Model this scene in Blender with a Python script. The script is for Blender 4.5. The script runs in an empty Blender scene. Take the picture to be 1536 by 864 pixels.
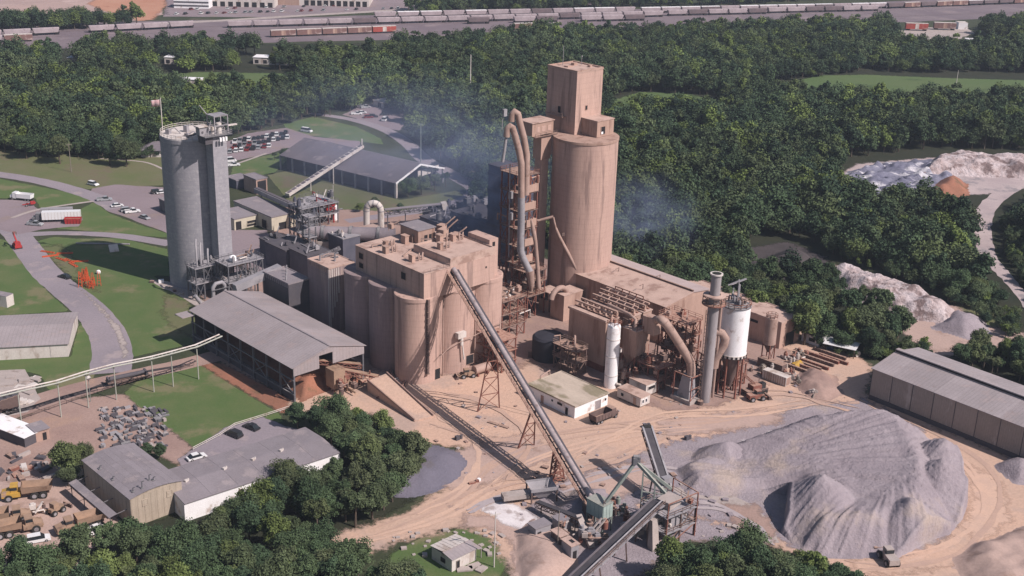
import bpy, bmesh, math, random
import numpy as np
from mathutils import Vector, Matrix
from mathutils.geometry import tessellate_polygon
from mathutils import noise as mnoise
random.seed(7); RNG = np.random.default_rng(7)
SC = bpy.context.scene
COL = SC.collection
R = math.radians
# ------------------------------------------------------------------ camera
FPX, PITCH, ROLL, CAMH = 1850.0, R(20.8), R(1.85), 140.0
cf = Vector((0, math.cos(PITCH), -math.sin(PITCH)))
c_r0 = Vector((1, 0, 0)); c_u0 = c_r0.cross(cf)
cr = math.cos(ROLL)*c_r0 + math.sin(ROLL)*c_u0
cu = -math.sin(ROLL)*c_r0 + math.cos(ROLL)*c_u0
cd = bpy.data.cameras.new('camera'); cam = bpy.data.objects.new('camera', cd); COL.objects.link(cam)
cam.matrix_world = Matrix(((cr.x, cu.x, -cf.x, 0), (cr.y, cu.y, -cf.y, 0), (cr.z, cu.z, -cf.z, CAMH), (0, 0, 0, 1)))
cd.sensor_width = 36; cd.lens = 36*FPX/1536; cd.clip_start = 1; cd.clip_end = 20000
SC.camera = cam
# ------------------------------------------------------------------ light
SUN_AZ, SUN_EL = R(-29), R(44)            # azimuth of the sun in the XY plane, elevation
to_sun = Vector((math.cos(SUN_EL)*math.cos(SUN_AZ), math.cos(SUN_EL)*math.sin(SUN_AZ), math.sin(SUN_EL)))
W = bpy.data.worlds.new('World'); SC.world = W; W.use_nodes = True
wn = W.node_tree.nodes; wl = W.node_tree.links
sky = wn.new('ShaderNodeTexSky'); sky.sky_type = 'NISHITA'; sky.sun_disc = False
sky.sun_elevation = SUN_EL; sky.sun_rotation = math.pi/2 - SUN_AZ; sky.dust_density = 1.5; sky.ozone_density = 2.0
bg = wn['Background']; bg.inputs['Strength'].default_value = 0.07
wl.new(sky.outputs[0], bg.inputs['Color'])
sd = bpy.data.lights.new('sun', 'SUN'); sd.energy = 4.9; sd.angle = R(0.5); sd.color = (1.0, 0.90, 0.85)
so = bpy.data.objects.new('sun', sd); COL.objects.link(so)
so.rotation_euler = to_sun.to_track_quat('Z', 'Y').to_euler()
so.location = (0, 0, 500)
SC.view_settings.view_transform = 'Standard'; SC.view_settings.look = 'None'
SC.view_settings.exposure = 0.18; SC.view_settings.gamma = 1.0
SC.cycles.max_bounces = 5; SC.cycles.diffuse_bounces = 2; SC.cycles.volume_bounces = 0
SC.cycles.transparent_max_bounces = 8; SC.cycles.glossy_bounces = 1

# ------------------------------------------------------------------ surveying: a pixel of the 1536x864 photograph to a point of the place
def P(x, y, z=0.0):
    d = cf + cr*((x-768)/FPX) - cu*((y-432)/FPX)
    t = (z-CAMH)/d.z
    return Vector((d.x*t, d.y*t, z))
def prj(p):
    d = Vector(p) - Vector((0, 0, CAMH)); w = d.dot(cf)
    return 768+FPX*d.dot(cr)/w, 432-FPX*d.dot(cu)/w
def hgt(x, y, yt, z0=0.0):
    b = P(x, y, z0); lo, hi = z0, 139.0
    for _ in range(40):
        m = (lo+hi)/2
        if prj((b.x, b.y, m))[1] > yt: lo = m
        else: hi = m
    return lo
PA = R(44.0)                               # the plant's own axes: e1 away to the right, e2 away to the left
E1 = Vector((math.cos(PA), math.sin(PA), 0)); E2 = Vector((-math.sin(PA), math.cos(PA), 0))

# ------------------------------------------------------------------ mesh builder
class MB:
    def __init__(s): s.v = []; s.f = []; s.sm = []
    def add(s, vs, fs, smooth=False):
        o = len(s.v); s.v += [tuple(v) for v in vs]
        s.f += [tuple(i+o for i in f) for f in fs]; s.sm += [smooth]*len(fs)
        return s
    def box(s, x0, y0, z0, x1, y1, z1):
        if x0 > x1: x0, x1 = x1, x0
        if y0 > y1: y0, y1 = y1, y0
        if z0 > z1: z0, z1 = z1, z0
        vs = [(x0,y0,z0),(x1,y0,z0),(x1,y1,z0),(x0,y1,z0),(x0,y0,z1),(x1,y0,z1),(x1,y1,z1),(x0,y1,z1)]
        return s.add(vs, [(0,3,2,1),(4,5,6,7),(0,1,5,4),(1,2,6,5),(2,3,7,6),(3,0,4,7)])
    def cbox(s, c, w, d, h, rot=0.0):       # centre x, y and bottom z
        ca, sa = math.cos(rot), math.sin(rot); vs = []
        for z in (c[2], c[2]+h):
            for (a, b) in ((-w/2,-d/2),(w/2,-d/2),(w/2,d/2),(-w/2,d/2)):
                vs.append((c[0]+a*ca-b*sa, c[1]+a*sa+b*ca, z))
        return s.add(vs, [(0,3,2,1),(4,5,6,7),(0,1,5,4),(1,2,6,5),(2,3,7,6),(3,0,4,7)])
    def hexa(s, vs): return s.add(vs, [(0,3,2,1),(4,5,6,7),(0,1,5,4),(1,2,6,5),(2,3,7,6),(3,0,4,7)])
    def beam(s, p, q, w=0.3, h=None):
        p = Vector(p); q = Vector(q); h = h or w; d = (q-p)
        if d.length < 1e-6: return s
        d.normalize(); up = Vector((0,0,1)) if abs(d.z) < 0.95 else Vector((0,1,0))
        a = d.cross(up).normalized(); b = a.cross(d).normalized(); vs = []
        for e in (p, q):
            for (i, j) in ((-1,-1),(1,-1),(1,1),(-1,1)): vs.append(e + a*(i*w/2) + b*(j*h/2))
        return s.hexa(vs)
    def tube(s, pts, r, n=12, cap=True):
        pts = [Vector(p) for p in pts]; rs = r if isinstance(r, (list, tuple)) else [r]*len(pts)
        o = len(s.v); prev = None
        for i, p in enumerate(pts):
            if i == 0: d = pts[1]-p
            elif i == len(pts)-1: d = p-pts[i-1]
            else: d = (pts[i+1]-p).normalized() + (p-pts[i-1]).normalized()
            d.normalize()
            if prev is None:
                up = Vector((0,0,1)) if abs(d.z) < 0.9 else Vector((1,0,0)); a = d.cross(up).normalized()
            else: a = (prev - d*prev.dot(d)).normalized()
            prev = a; b = d.cross(a)
            for k in range(n):
                t = 2*math.pi*k/n; s.v.append(tuple(p + a*(rs[i]*math.cos(t)) + b*(rs[i]*math.sin(t))))
        for i in range(len(pts)-1):
            for k in range(n):
                k2 = (k+1) % n
                s.f.append((o+i*n+k, o+i*n+k2, o+(i+1)*n+k2, o+(i+1)*n+k)); s.sm.append(True)
        if cap:
            m = (len(pts)-1)*n; c0 = s.v[o:o+n]; c1 = s.v[o+m:o+m+n]; k0 = len(s.v); s.v += c0+c1
            s.f.append(tuple(k0+k for k in range(n))[::-1]); s.sm.append(False)
            s.f.append(tuple(k0+n+k for k in range(n))); s.sm.append(False)
        return s
    def cyl(s, c, r, h, n=24, r2=None):
        return s.tube([(c[0],c[1],c[2]), (c[0],c[1],c[2]+h)], [r, r if r2 is None else r2], n)
    def lathe(s, c, prof, n=32, cap=True):
        def ring(r, z):
            o = len(s.v)
            for k in range(n): t = 2*math.pi*k/n; s.v.append((c[0]+r*math.cos(t), c[1]+r*math.sin(t), c[2]+z))
            return o
        for (r0, z0), (r1, z1) in zip(prof, prof[1:]):
            a = ring(r0, z0); b = ring(r1, z1)
            for k in range(n): k2 = (k+1) % n; s.f.append((a+k, a+k2, b+k2, b+k)); s.sm.append(True)
        if cap:
            a = ring(*prof[0]); b = ring(*prof[-1])
            s.f.append(tuple(a+k for k in range(n))[::-1]); s.sm.append(False)
            s.f.append(tuple(b+k for k in range(n))); s.sm.append(False)
        return s
    def prism(s, poly, z0, z1):
        n = len(poly); vs = [(p[0],p[1],z0) for p in poly] + [(p[0],p[1],z1) for p in poly]
        fs = [tuple(range(n))[::-1], tuple(range(n, 2*n))] + [(i, (i+1) % n, n+(i+1) % n, n+i) for i in range(n)]
        return s.add(vs, fs)
    def slab(s, quad, t):                   # a thick sheet over four points, t downwards
        q = [Vector(p) for p in quad]; lo = [p - Vector((0,0,t)) for p in q]
        return s.hexa(lo + q)
    def truss(s, p, q, w=1.2, h=1.5, n=8, m=0.14, z_only=False):   # lattice girder between p and q (p, q = bottom centre line)
        p = Vector(p); q = Vector(q); d = (q-p).normalized(); a = d.cross(Vector((0,0,1))).normalized(); b = a.cross(d)
        cs = [a*(-w/2), a*(w/2), a*(w/2)+b*h, a*(-w/2)+b*h]
        for c in cs: s.beam(p+c, q+c, m)
        for i in range(n+1):
            e = p.lerp(q, i/n)
            s.beam(e+cs[0], e+cs[3], m*.8); s.beam(e+cs[1], e+cs[2], m*.8); s.beam(e+cs[0], e+cs[1], m*.8)
            if i < n:
                g = p.lerp(q, (i+1)/n)
                if i % 2: s.beam(e+cs[0], g+cs[3], m*.8); s.beam(e+cs[1], g+cs[2], m*.8)
                else: s.beam(e+cs[3], g+cs[0], m*.8); s.beam(e+cs[2], g+cs[1], m*.8)
        return s
    def rail(s, pts, h=1.1, m=0.09, step=2.0, closed=False):
        pts = [Vector(p) for p in pts]
        if closed: pts.append(pts[0])
        for p, q in zip(pts, pts[1:]):
            L = (q-p).length; n = max(1, int(L/step))
            for z in (h, h*.5): s.beam(p+Vector((0,0,z)), q+Vector((0,0,z)), m)
            for i in range(n+1): e = p.lerp(q, i/n); s.beam(e, e+Vector((0,0,h)), m)
        return s
    def mesh(s, name):
        me = bpy.data.meshes.new(name); me.from_pydata(s.v, [], s.f)
        me.polygons.foreach_set('use_smooth', s.sm); me.update()
        return me
    def build(s, name, m, parent=None, label=None):
        me = s.mesh(name); me.materials.append(m)
        o = bpy.data.objects.new(name, me); COL.objects.link(o)
        if parent is not None: o.parent = parent
        if label: o['label'] = label
        return o
def inst(name, me, parent=None, loc=(0,0,0), rot=(0,0,0), sc=(1,1,1)):
    o = bpy.data.objects.new(name, me); COL.objects.link(o)
    o.location = loc; o.rotation_euler = rot; o.scale = sc
    if parent is not None: o.parent = parent
    return o
def thing(name, label, cat, loc=(0,0,0), rot=0.0, group=None):
    o = bpy.data.objects.new(name, None); COL.objects.link(o); o.empty_display_size = 1
    o.location = loc; o.rotation_euler = (0,0,rot); o['label'] = label; o['category'] = cat
    if group: o['group'] = group
    return o
def tag(o, label, cat, group=None):
    o['label'] = label; o['category'] = cat
    if group: o['group'] = group
    return o
def loc(t, p):                              # world point to the thing's local frame
    p = Vector(p) - t.location; a = -t.rotation_euler.z
    return Vector((p.x*math.cos(a)-p.y*math.sin(a), p.x*math.sin(a)+p.y*math.cos(a), p.z))
KIDS = {}
def kids(o):
    return [c for c in o.children]
def dup(o, loc_, rot=None, label=None, sc=None):
    c = o.copy(); COL.objects.link(c); c.location = loc_
    if rot is not None: c.rotation_euler = (0,0,rot)
    if sc: c.scale = sc
    if label: c['label'] = label
    for ch in kids_cache(o):
        d = ch.copy(); COL.objects.link(d); d.parent = c
        for g in kids_cache(ch):
            e = g.copy(); COL.objects.link(e); e.parent = d
    return c
_kc = {}
def kids_cache(o):
    if o.name not in _kc: _kc[o.name] = list(o.children)
    return _kc[o.name]

# ------------------------------------------------------------------ materials
def mat(name, c1, c2=None, scale=0.3, rough=0.85, bump=0.0, bscale=None, stretch=(1,1,1), c3=None, s3=0.05, f3=0.5, metal=0.0, dust=None, dustf=0.6, world=False, waves=None, spec=0.3, vary=0.0, rustf=0.0):
    m = bpy.data.materials.new(name); m.use_nodes = True; nt = m.node_tree; N = nt.nodes; L = nt.links
    b = N['Principled BSDF']; b.inputs['Roughness'].default_value = rough; b.inputs['Metallic'].default_value = metal
    b.inputs['Specular IOR Level'].default_value = spec
    if world: src = N.new('ShaderNodeNewGeometry').outputs['Position']
    else: src = N.new('ShaderNodeTexCoord').outputs['Object']
    mp = N.new('ShaderNodeMapping'); mp.inputs['Scale'].default_value = stretch; L.new(src, mp.inputs['Vector'])
    def noise(sc, det=5, rgh=.6, vec=None):
        n = N.new('ShaderNodeTexNoise'); n.inputs['Scale'].default_value = sc; n.inputs['Detail'].default_value = det
        n.inputs['Roughness'].default_value = rgh; L.new(vec or mp.outputs[0], n.inputs['Vector']); return n.outputs['Fac']
    def ramp(fac, lo, hi):
        r = N.new('ShaderNodeMapRange'); r.inputs['From Min'].default_value = lo; r.inputs['From Max'].default_value = hi
        r.interpolation_type = 'SMOOTHSTEP'; L.new(fac, r.inputs['Value']); return r.outputs[0]
    def mix(f, a, bb):
        x = N.new('ShaderNodeMix'); x.data_type = 'RGBA'
        if isinstance(f, float): x.inputs[0].default_value = f
        else: L.new(f, x.inputs[0])
        for i, c in ((6, a), (7, bb)):
            if isinstance(c, tuple): x.inputs[i].default_value = (*c[:3], 1)
            else: L.new(c, x.inputs[i])
        return x.outputs[2]
    c2 = c2 or tuple(v*.8 for v in c1)
    col = mix(ramp(noise(scale), .32, .68), c1, c2)
    if c3: col = mix(ramp(noise(s3, 4, .55), .5-.25*(f3-.2), .78-.3*f3), col, c3) if False else mix(ramp(noise(s3, 6, .62), .62-.22*f3, .74-.22*f3), col, c3)
    # fine grain
    g = ramp(noise(scale*9+1.0, 3, .7), .3, .7); gm = N.new('ShaderNodeMix'); gm.data_type = 'RGBA'; gm.blend_type = 'MULTIPLY'; gm.inputs[0].default_value = .14
    L.new(col, gm.inputs[6]); cc = N.new('ShaderNodeCombineColor'); 
    for i in range(3): L.new(g, cc.inputs[i])
    L.new(cc.outputs[0], gm.inputs[7]); col = gm.outputs[2]
    if waves:                                # (axis, period m, depth) pressed sheeting
        ax, per, dep = waves
        sx = N.new('ShaderNodeSeparateXYZ'); L.new(src, sx.inputs[0])
        mu = N.new('ShaderNodeMath'); mu.operation = 'MULTIPLY'; mu.inputs[1].default_value = 2*math.pi/per; L.new(sx.outputs[ax], mu.inputs[0])
        si = N.new('ShaderNodeMath'); si.operation = 'SINE'; L.new(mu.outputs[0], si.inputs[0]); wv = si.outputs[0]
        wf = ramp(wv, .6, 1.0); k = N.new('ShaderNodeMath'); k.operation = 'MULTIPLY'; k.inputs[1].default_value = dep; L.new(wf, k.inputs[0])
        col = mix(k.outputs[0], col, tuple(v*.45 for v in c1))
    if dust:
        gn = N.new('ShaderNodeNewGeometry'); sx = N.new('ShaderNodeSeparateXYZ'); L.new(gn.outputs['Normal'], sx.inputs[0])
        u = ramp(sx.outputs[2], .3, .9); n2 = ramp(noise(scale*2.3), .2, .6)
        mu = N.new('ShaderNodeMath'); mu.operation = 'MULTIPLY'; L.new(u, mu.inputs[0]); L.new(n2, mu.inputs[1])
        m2 = N.new('ShaderNodeMath'); m2.operation = 'MULTIPLY'; m2.inputs[1].default_value = dustf; L.new(mu.outputs[0], m2.inputs[0])
        col = mix(m2.outputs[0], col, dust)
    if rustf:
        rr = ramp(noise(scale*3+.1, 6, .7), .60, .72); rk = N.new('ShaderNodeMath'); rk.operation = 'MULTIPLY'; rk.inputs[1].default_value = rustf; L.new(rr, rk.inputs[0]); col = mix(rk.outputs[0], col, (.20,.12,.095))
    if vary:                                 # each sheet weathered a little differently
        oi = N.new('ShaderNodeObjectInfo'); vr = N.new('ShaderNodeMapRange'); vr.inputs['To Min'].default_value = 1-vary; vr.inputs['To Max'].default_value = 1+vary; L.new(oi.outputs['Random'], vr.inputs['Value'])
        sc_ = N.new('ShaderNodeVectorMath'); sc_.operation = 'SCALE'; L.new(col, sc_.inputs[0]); L.new(vr.outputs[0], sc_.inputs['Scale']); col = sc_.outputs[0]
    L.new(col, b.inputs['Base Color'])
    if bump:
        bn = N.new('ShaderNodeBump'); bn.inputs['Strength'].default_value = 1.0; bn.inputs['Distance'].default_value = bump
        L.new(noise(bscale or scale*4, 5, .65), bn.inputs['Height']); L.new(bn.outputs[0], b.inputs['Normal'])
    return m
DUST = (.40, .27, .20)
M = {}
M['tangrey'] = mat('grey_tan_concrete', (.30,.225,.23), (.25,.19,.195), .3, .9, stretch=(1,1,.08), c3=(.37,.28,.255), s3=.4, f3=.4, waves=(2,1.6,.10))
M['tan'] = mat('tan_concrete', (.52,.355,.300), (.45,.305,.262), .3, .9, stretch=(1,1,.08), c3=(.30,.205,.18), s3=.45, f3=.42, bump=.02, bscale=1.5, waves=(2,1.6,.10))
M['tan2'] = mat('tan_sheeting', (.45,.305,.25), (.38,.255,.21), .3, .85, stretch=(1,1,.15), c3=(.29,.18,.145), s3=.4, f3=.4, vary=.07)
M['tanroof'] = mat('dusty_roof', (.52,.375,.32), (.43,.305,.26), .25, .95, c3=(.32,.21,.175), s3=.25, f3=.45, bump=.05)
M['grey'] = mat('grey_concrete', (.34,.325,.355), (.29,.28,.31), .6, .9, stretch=(1,1,.8), c3=(.38,.365,.385), s3=1.1, f3=.4, bump=.02, bscale=2, waves=(2,1.2,.14))
M['greyroof'] = mat('grey_roofing', (0.254,0.226,0.246), (0.213,0.189,0.205), .2, .9, c3=(0.303,0.262,0.271), s3=.2, f3=.4, vary=.06, rustf=.25)
M['sheet'] = mat('grey_roof_sheeting', (.35,.305,.315), (.295,.258,.265), .12, .7, waves=(0,1.0,.25), vary=.08, rustf=.35, c3=(0.344,0.287,0.287), s3=.25, f3=.4)
M['sheety'] = mat('grey_roof_sheeting_b', (.35,.305,.315), (.295,.258,.265), .12, .7, waves=(1,1.0,.25), vary=.08, rustf=.35, c3=(0.344,0.287,0.287), s3=.25, f3=.4)
M['mossroof'] = mat('mossy_flat_roof', (.50,.42,.35), (.42,.35,.29), .25, .95, c3=(.25,.215,.15), s3=.2, f3=.5, stretch=(1,.5,1))
M['tan3'] = mat('beige_panel', (.33,.275,.245), (.30,.25,.225), .3, .8, waves=(1,.6,.15), vary=.06, stretch=(1,1,.3), c3=(.42,.36,.33), s3=.3, f3=.3)
M['tanwall2'] = mat('beige_wall', (.30,.25,.22), (.26,.22,.195), .3, .8)
M['darksheet'] = mat('dark_grey_sheeting', (.16,.14,.155), (.125,.11,.125), .1, .8, waves=(1,1.2,.2), vary=.1, c3=(.22,.19,.2), s3=.2, f3=.3)
M['sheet3'] = mat('pale_roof_sheet', (.46,.37,.36), (.40,.32,.31), .2, .8)
M['kiln'] = mat('kiln_steel', (.30,.26,.28), (.22,.19,.21), .2, .6)
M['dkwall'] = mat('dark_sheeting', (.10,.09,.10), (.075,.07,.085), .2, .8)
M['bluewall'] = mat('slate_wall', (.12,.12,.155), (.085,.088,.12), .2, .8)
M['steel'] = mat('dusty_steel', (.16,.11,.10), (.11,.075,.07), .5, .8, dust=(.42,.28,.22), dustf=.8)
M['rust'] = mat('rusty_steel', (.26,.105,.08), (.17,.07,.055), .6, .85, dust=(.42,.27,.21), dustf=.85)
M['greysteel'] = mat('grey_steel', (.15,.15,.165), (.10,.10,.115), .5, .7, dust=(.30,.28,.28), dustf=.8)
M['pipe'] = mat('tan_duct', (.40,.28,.24), (.33,.225,.19), .3, .7, c3=(.25,.16,.13), s3=.4, f3=.3)
M['pipegrey'] = mat('grey_duct', (.34,.32,.34), (.27,.26,.28), .3, .6, c3=(.2,.18,.19), s3=.4, f3=.3)
M['white'] = mat('white_paint', (0.869,0.859,0.880), (0.806,0.784,0.795), .3, .6, c3=(0.530,0.456,0.424), s3=.3, f3=.25)
M['whitedirty'] = mat('dirty_white_wall', (.62,.57,.54), (.55,.49,.46), .3, .8, stretch=(1,1,.4), c3=(.40,.33,.29), s3=.3, f3=.35)
M['cream'] = mat('cream_wall', (.55,.50,.40), (.48,.43,.35), .3, .8, c3=(.36,.31,.25), s3=.3, f3=.3)
M['tanwall'] = mat('tan_metal_wall', (.42,.35,.28), (.37,.305,.245), .3, .75, waves=(0,.9,.2), vary=.05, c3=(.30,.23,.17), s3=.35, f3=.3)
M['glass'] = mat('dark_glass', (.02,.025,.03), (.03,.035,.04), 1, .15, spec=.6)
M['dark'] = mat('dark_opening', (.018,.017,.02), (.025,.022,.025), .5, .95)
M['black'] = mat('black_rubber', (.025,.024,.024), (.035,.033,.03), 2, .9)
M['green'] = mat('pale_green_steel', (.25,.285,.265), (.19,.22,.205), .5, .7, dust=(.35,.33,.29), dustf=.7)
M['teal'] = mat('pale_teal_cabin', (.36,.44,.41), (.30,.37,.35), .6, .7, dust=(.42,.42,.38), dustf=.6)
M['belt'] = mat('dark_belt', (.055,.05,.06), (.075,.07,.08), .5, .8)
M['beltcover'] = mat('conveyor_cover', (.19,.165,.18), (.15,.13,.145), .5, .7)
M['orange'] = mat('orange_paint', (.62,.10,.03), (.50,.08,.03), .6, .6)
M['red'] = mat('red_paint', (.42,.04,.04), (.34,.035,.035), .6, .5)
M['yellow'] = mat('yellow_paint', (.55,.33,.06), (.42,.26,.07), .8, .6, c3=DUST, s3=.5, f3=.5)
M['dumpbody'] = mat('dusty_dump_body', (.36,.24,.17), (.28,.19,.14), .6, .85, c3=(.22,.14,.10), s3=.5, f3=.4)
M['carwhite'] = mat('white_car_paint', (.75,.75,.76), (.72,.72,.73), .5, .3, spec=.5)
M['carblack'] = mat('black_car_paint', (.02,.02,.024), (.03,.03,.034), .5, .3, spec=.5)
M['carsilver'] = mat('silver_car_paint', (.36,.37,.39), (.33,.34,.36), .5, .3, spec=.5)
M['carred'] = mat('dark_red_car_paint', (.22,.03,.03), (.2,.03,.03), .5, .3, spec=.5)
M['carblue'] = mat('blue_car_paint', (.05,.09,.2), (.05,.08,.18), .5, .3, spec=.5)
M['bark'] = mat('bark', (.11,.085,.065), (.08,.06,.05), 1.5, .95)
M['wood'] = mat('grey_timber', (.26,.22,.19), (.2,.17,.15), 1.0, .9)
M['conc'] = mat('concrete', (.42,.36,.34), (.36,.31,.29), .4, .9, c3=(.28,.23,.21), s3=.3, f3=.3)
# ground
M['ground'] = mat('scrub_ground', (.055,.062,.032), (.035,.045,.022), .05, .98, world=True, c3=(.12,.10,.07), s3=.02, f3=.15, bump=.3, bscale=.5)
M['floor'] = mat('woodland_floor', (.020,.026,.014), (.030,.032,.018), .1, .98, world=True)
M['grass'] = mat('mown_grass', (.080,.128,.040), (.108,.138,.052), .12, .95, world=True, c3=(.17,.16,.085), s3=.06, f3=.42, bump=.06, bscale=3)
M['grass2'] = mat('dry_grass', (.115,.135,.055), (.145,.14,.075), .06, .95, world=True, c3=(.15,.125,.08), s3=.05, f3=.4, bump=.06, bscale=3)
M['field'] = mat('far_field_grass', (.080,.130,.045), (.10,.14,.055), .02, .95, world=True, c3=(.05,.08,.03), s3=.03, f3=.3)
M['asphalt'] = mat('old_asphalt', (0.284,0.245,0.271), (0.241,0.211,0.237), .05, .92, world=True, c3=(0.327,0.275,0.284), s3=.1, f3=.35, bump=.02, bscale=4)
M['lot'] = mat('worn_lot', (0.262,0.209,0.226), (0.221,0.176,0.193), .04, .92, world=True, c3=(0.254,0.197,0.189), s3=.08, f3=.4)
M['dirt'] = mat('tan_dirt', (.56,.375,.285), (.50,.35,.275), .03, .97, world=True, c3=(.43,.315,.265), s3=.045, f3=.45, bump=.12, bscale=1.2)
M['dirt2'] = mat('brown_yard_dirt', (.36,.25,.215), (.29,.195,.17), .06, .97, world=True, c3=(.36,.24,.19), s3=.07, f3=.4, bump=.1, bscale=1.5)
M['road'] = mat('haul_road_dirt', (.47,.335,.285), (.41,.30,.265), .06, .97, world=True, c3=(.31,.215,.18), s3=.12, f3=.35, bump=.08, bscale=1.5)
M['gravel'] = mat('crushed_grey_stone', (.33,.285,.31), (.275,.235,.26), .12, .97, world=True, c3=(.40,.325,.29), s3=.035, f3=.42, bump=.3, bscale=1.6)
M['darkgravel'] = mat('blue_grey_gravel', (0.160,0.148,0.188), (0.132,0.124,0.160), .15, .97, world=True, c3=(0.144,0.128,0.144), s3=.1, f3=.3, bump=.15, bscale=2)
M['spoil'] = mat('pale_spoil', (.62,.54,.55), (.46,.36,.35), .22, .97, world=True, c3=(.22,.16,.155), s3=.16, f3=.55, bump=1.2, bscale=.7)
M['bluespoil'] = mat('blue_grey_spoil', (.22,.22,.29), (.13,.13,.19), .12, .97, world=True, c3=(.62,.60,.64), s3=.11, f3=.5, stretch=(.6,1.6,1), bump=1.0, bscale=.5)
M['redsoil'] = mat('red_clay', (.33,.145,.095), (.25,.12,.08), .08, .97, world=True, c3=(.16,.10,.06), s3=.1, f3=.3, bump=.3, bscale=.6)
M['darkmound'] = mat('dark_fines', (.07,.058,.06), (.05,.042,.045), .1, .97, world=True, bump=.2, bscale=1)
M['limewhite'] = mat('white_lime', (.72,.68,.69), (.6,.55,.56), .3, .95, world=True, c3=(.4,.34,.33), s3=.2, f3=.3)
M['pinkdirt'] = mat('pale_pink_dirt', (.42,.30,.27), (.36,.26,.24), .02, .97, world=True, c3=(.48,.36,.33), s3=.03, f3=.4)
M['orangedirt'] = mat('orange_dirt', (.46,.25,.17), (.42,.20,.13), .03, .97, world=True, c3=(.3,.14,.09), s3=.05, f3=.3)
M['ballast'] = mat('rail_ballast', (.20,.16,.175), (.165,.13,.15), .03, .97, world=True, c3=(.24,.19,.2), s3=.04, f3=.4)
def foliage(name, a, b_, c, d):
    m = bpy.data.materials.new(name); m.use_nodes = True; nt = m.node_tree; N = nt.nodes; L = nt.links
    bs = N['Principled BSDF']; bs.inputs['Roughness'].default_value = .75; bs.inputs['Specular IOR Level'].default_value = .15
    oi = N.new('ShaderNodeObjectInfo'); ra = N.new('ShaderNodeValToRGB'); L.new(oi.outputs['Random'], ra.inputs[0])
    e = ra.color_ramp.elements; e[0].color = (*a, 1); e[1].color = (*b_, 1); e[1].position = .95
    k = e.new(.35); k.color = (*c, 1); k = e.new(.75); k.color = (*d, 1)
    ge = N.new('ShaderNodeNewGeometry'); n1 = N.new('ShaderNodeTexNoise'); n1.inputs['Scale'].default_value = .45; n1.inputs['Detail'].default_value = 3
    L.new(ge.outputs['Position'], n1.inputs['Vector'])
    mr = N.new('ShaderNodeMapRange'); mr.inputs['From Min'].default_value = .3; mr.inputs['From Max'].default_value = .7; mr.inputs['To Min'].default_value = .6; mr.inputs['To Max'].default_value = 1.45
    L.new(n1.outputs['Fac'], mr.inputs['Value'])
    vm = N.new('ShaderNodeVectorMath'); vm.operation = 'SCALE'; L.new(ra.outputs[0], vm.inputs[0]); L.new(mr.outputs[0], vm.inputs['Scale'])
    n2 = N.new('ShaderNodeTexNoise'); n2.inputs['Scale'].default_value = .02; n2.inputs['Detail'].default_value = 2; L.new(ge.outputs['Position'], n2.inputs['Vector'])
    m3 = N.new('ShaderNodeMapRange'); m3.inputs['From Min'].default_value = .35; m3.inputs['From Max'].default_value = .65; m3.inputs['To Min'].default_value = .8; m3.inputs['To Max'].default_value = 1.2; L.new(n2.outputs['Fac'], m3.inputs['Value'])
    v2 = N.new('ShaderNodeVectorMath'); v2.operation = 'SCALE'; L.new(vm.outputs[0], v2.inputs[0]); L.new(m3.outputs[0], v2.inputs['Scale'])
    L.new(v2.outputs[0], bs.inputs['Base Color'])
    return m
M['leaf'] = foliage('foliage', (0.026,0.046,0.028), (0.113,0.154,0.043), (0.051,0.082,0.041), (0.074,0.097,0.047))
M['leafnear'] = foliage('foliage_near', (0.046,0.076,0.041), (0.113,0.149,0.047), (0.064,0.100,0.047), (0.084,0.100,0.051))

M['tube'] = mat('conveyor_tube', (.40,.335,.335), (.33,.275,.28), .5, .7, c3=(.24,.18,.17), s3=.5, f3=.35)
M['tankshade'] = mat('tank_shade_tone', (.032,.032,.044), (.024,.024,.034), .4, .9)  # near black puts the shade of the surrounding frames into the tank's colour
M['track'] = mat('packed_tyre_track', (.59,.405,.31), (.53,.37,.295), .2, .97, world=True)
M['trackd'] = mat('dark_tyre_track', (.49,.335,.265), (.44,.305,.25), .2, .97, world=True)
M['trackg'] = mat('grey_tyre_track', (.42,.365,.37), (.36,.31,.325), .2, .97, world=True)
def softmat(m, soft):
    k = m.name+'_worn_%g' % soft
    if k in bpy.data.materials: return bpy.data.materials[k]
    c = m.copy(); c.name = k; N = c.node_tree.nodes; L = c.node_tree.links; b = N['Principled BSDF']; out = N['Material Output']
    at = N.new('ShaderNodeAttribute'); at.attribute_name = 'edge'; g = N.new('ShaderNodeNewGeometry')
    n1 = N.new('ShaderNodeTexNoise'); n1.inputs['Scale'].default_value = .35; n1.inputs['Detail'].default_value = 6; n1.inputs['Roughness'].default_value = .7; L.new(g.outputs['Position'], n1.inputs['Vector'])
    ma = N.new('ShaderNodeMath'); ma.operation = 'MULTIPLY_ADD'; ma.inputs[1].default_value = soft*5; L.new(n1.outputs['Fac'], ma.inputs[0]); L.new(at.outputs['Fac'], ma.inputs[2])
    mr = N.new('ShaderNodeMapRange'); mr.interpolation_type = 'SMOOTHSTEP'; mr.inputs['From Min'].default_value = soft*2.0; mr.inputs['From Max'].default_value = soft*3.4+.1; L.new(ma.outputs[0], mr.inputs['Value'])
    tr = N.new('ShaderNodeBsdfTransparent'); mx = N.new('ShaderNodeMixShader'); L.new(mr.outputs[0], mx.inputs[0]); L.new(tr.outputs[0], mx.inputs[1]); L.new(b.outputs[0], mx.inputs[2]); L.new(mx.outputs[0], out.inputs['Surface'])
    return c
M['stack'] = mat('stack_steel', (.34,.31,.32), (.27,.245,.255), .3, .7, stretch=(1,1,.3), c3=(.24,.18,.165), s3=.4, f3=.35)
M['spoil2'] = mat('pale_track', (.46,.38,.375), (.38,.31,.315), .06, .97, world=True, c3=(.27,.24,.25), s3=.08, f3=.45)
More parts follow.
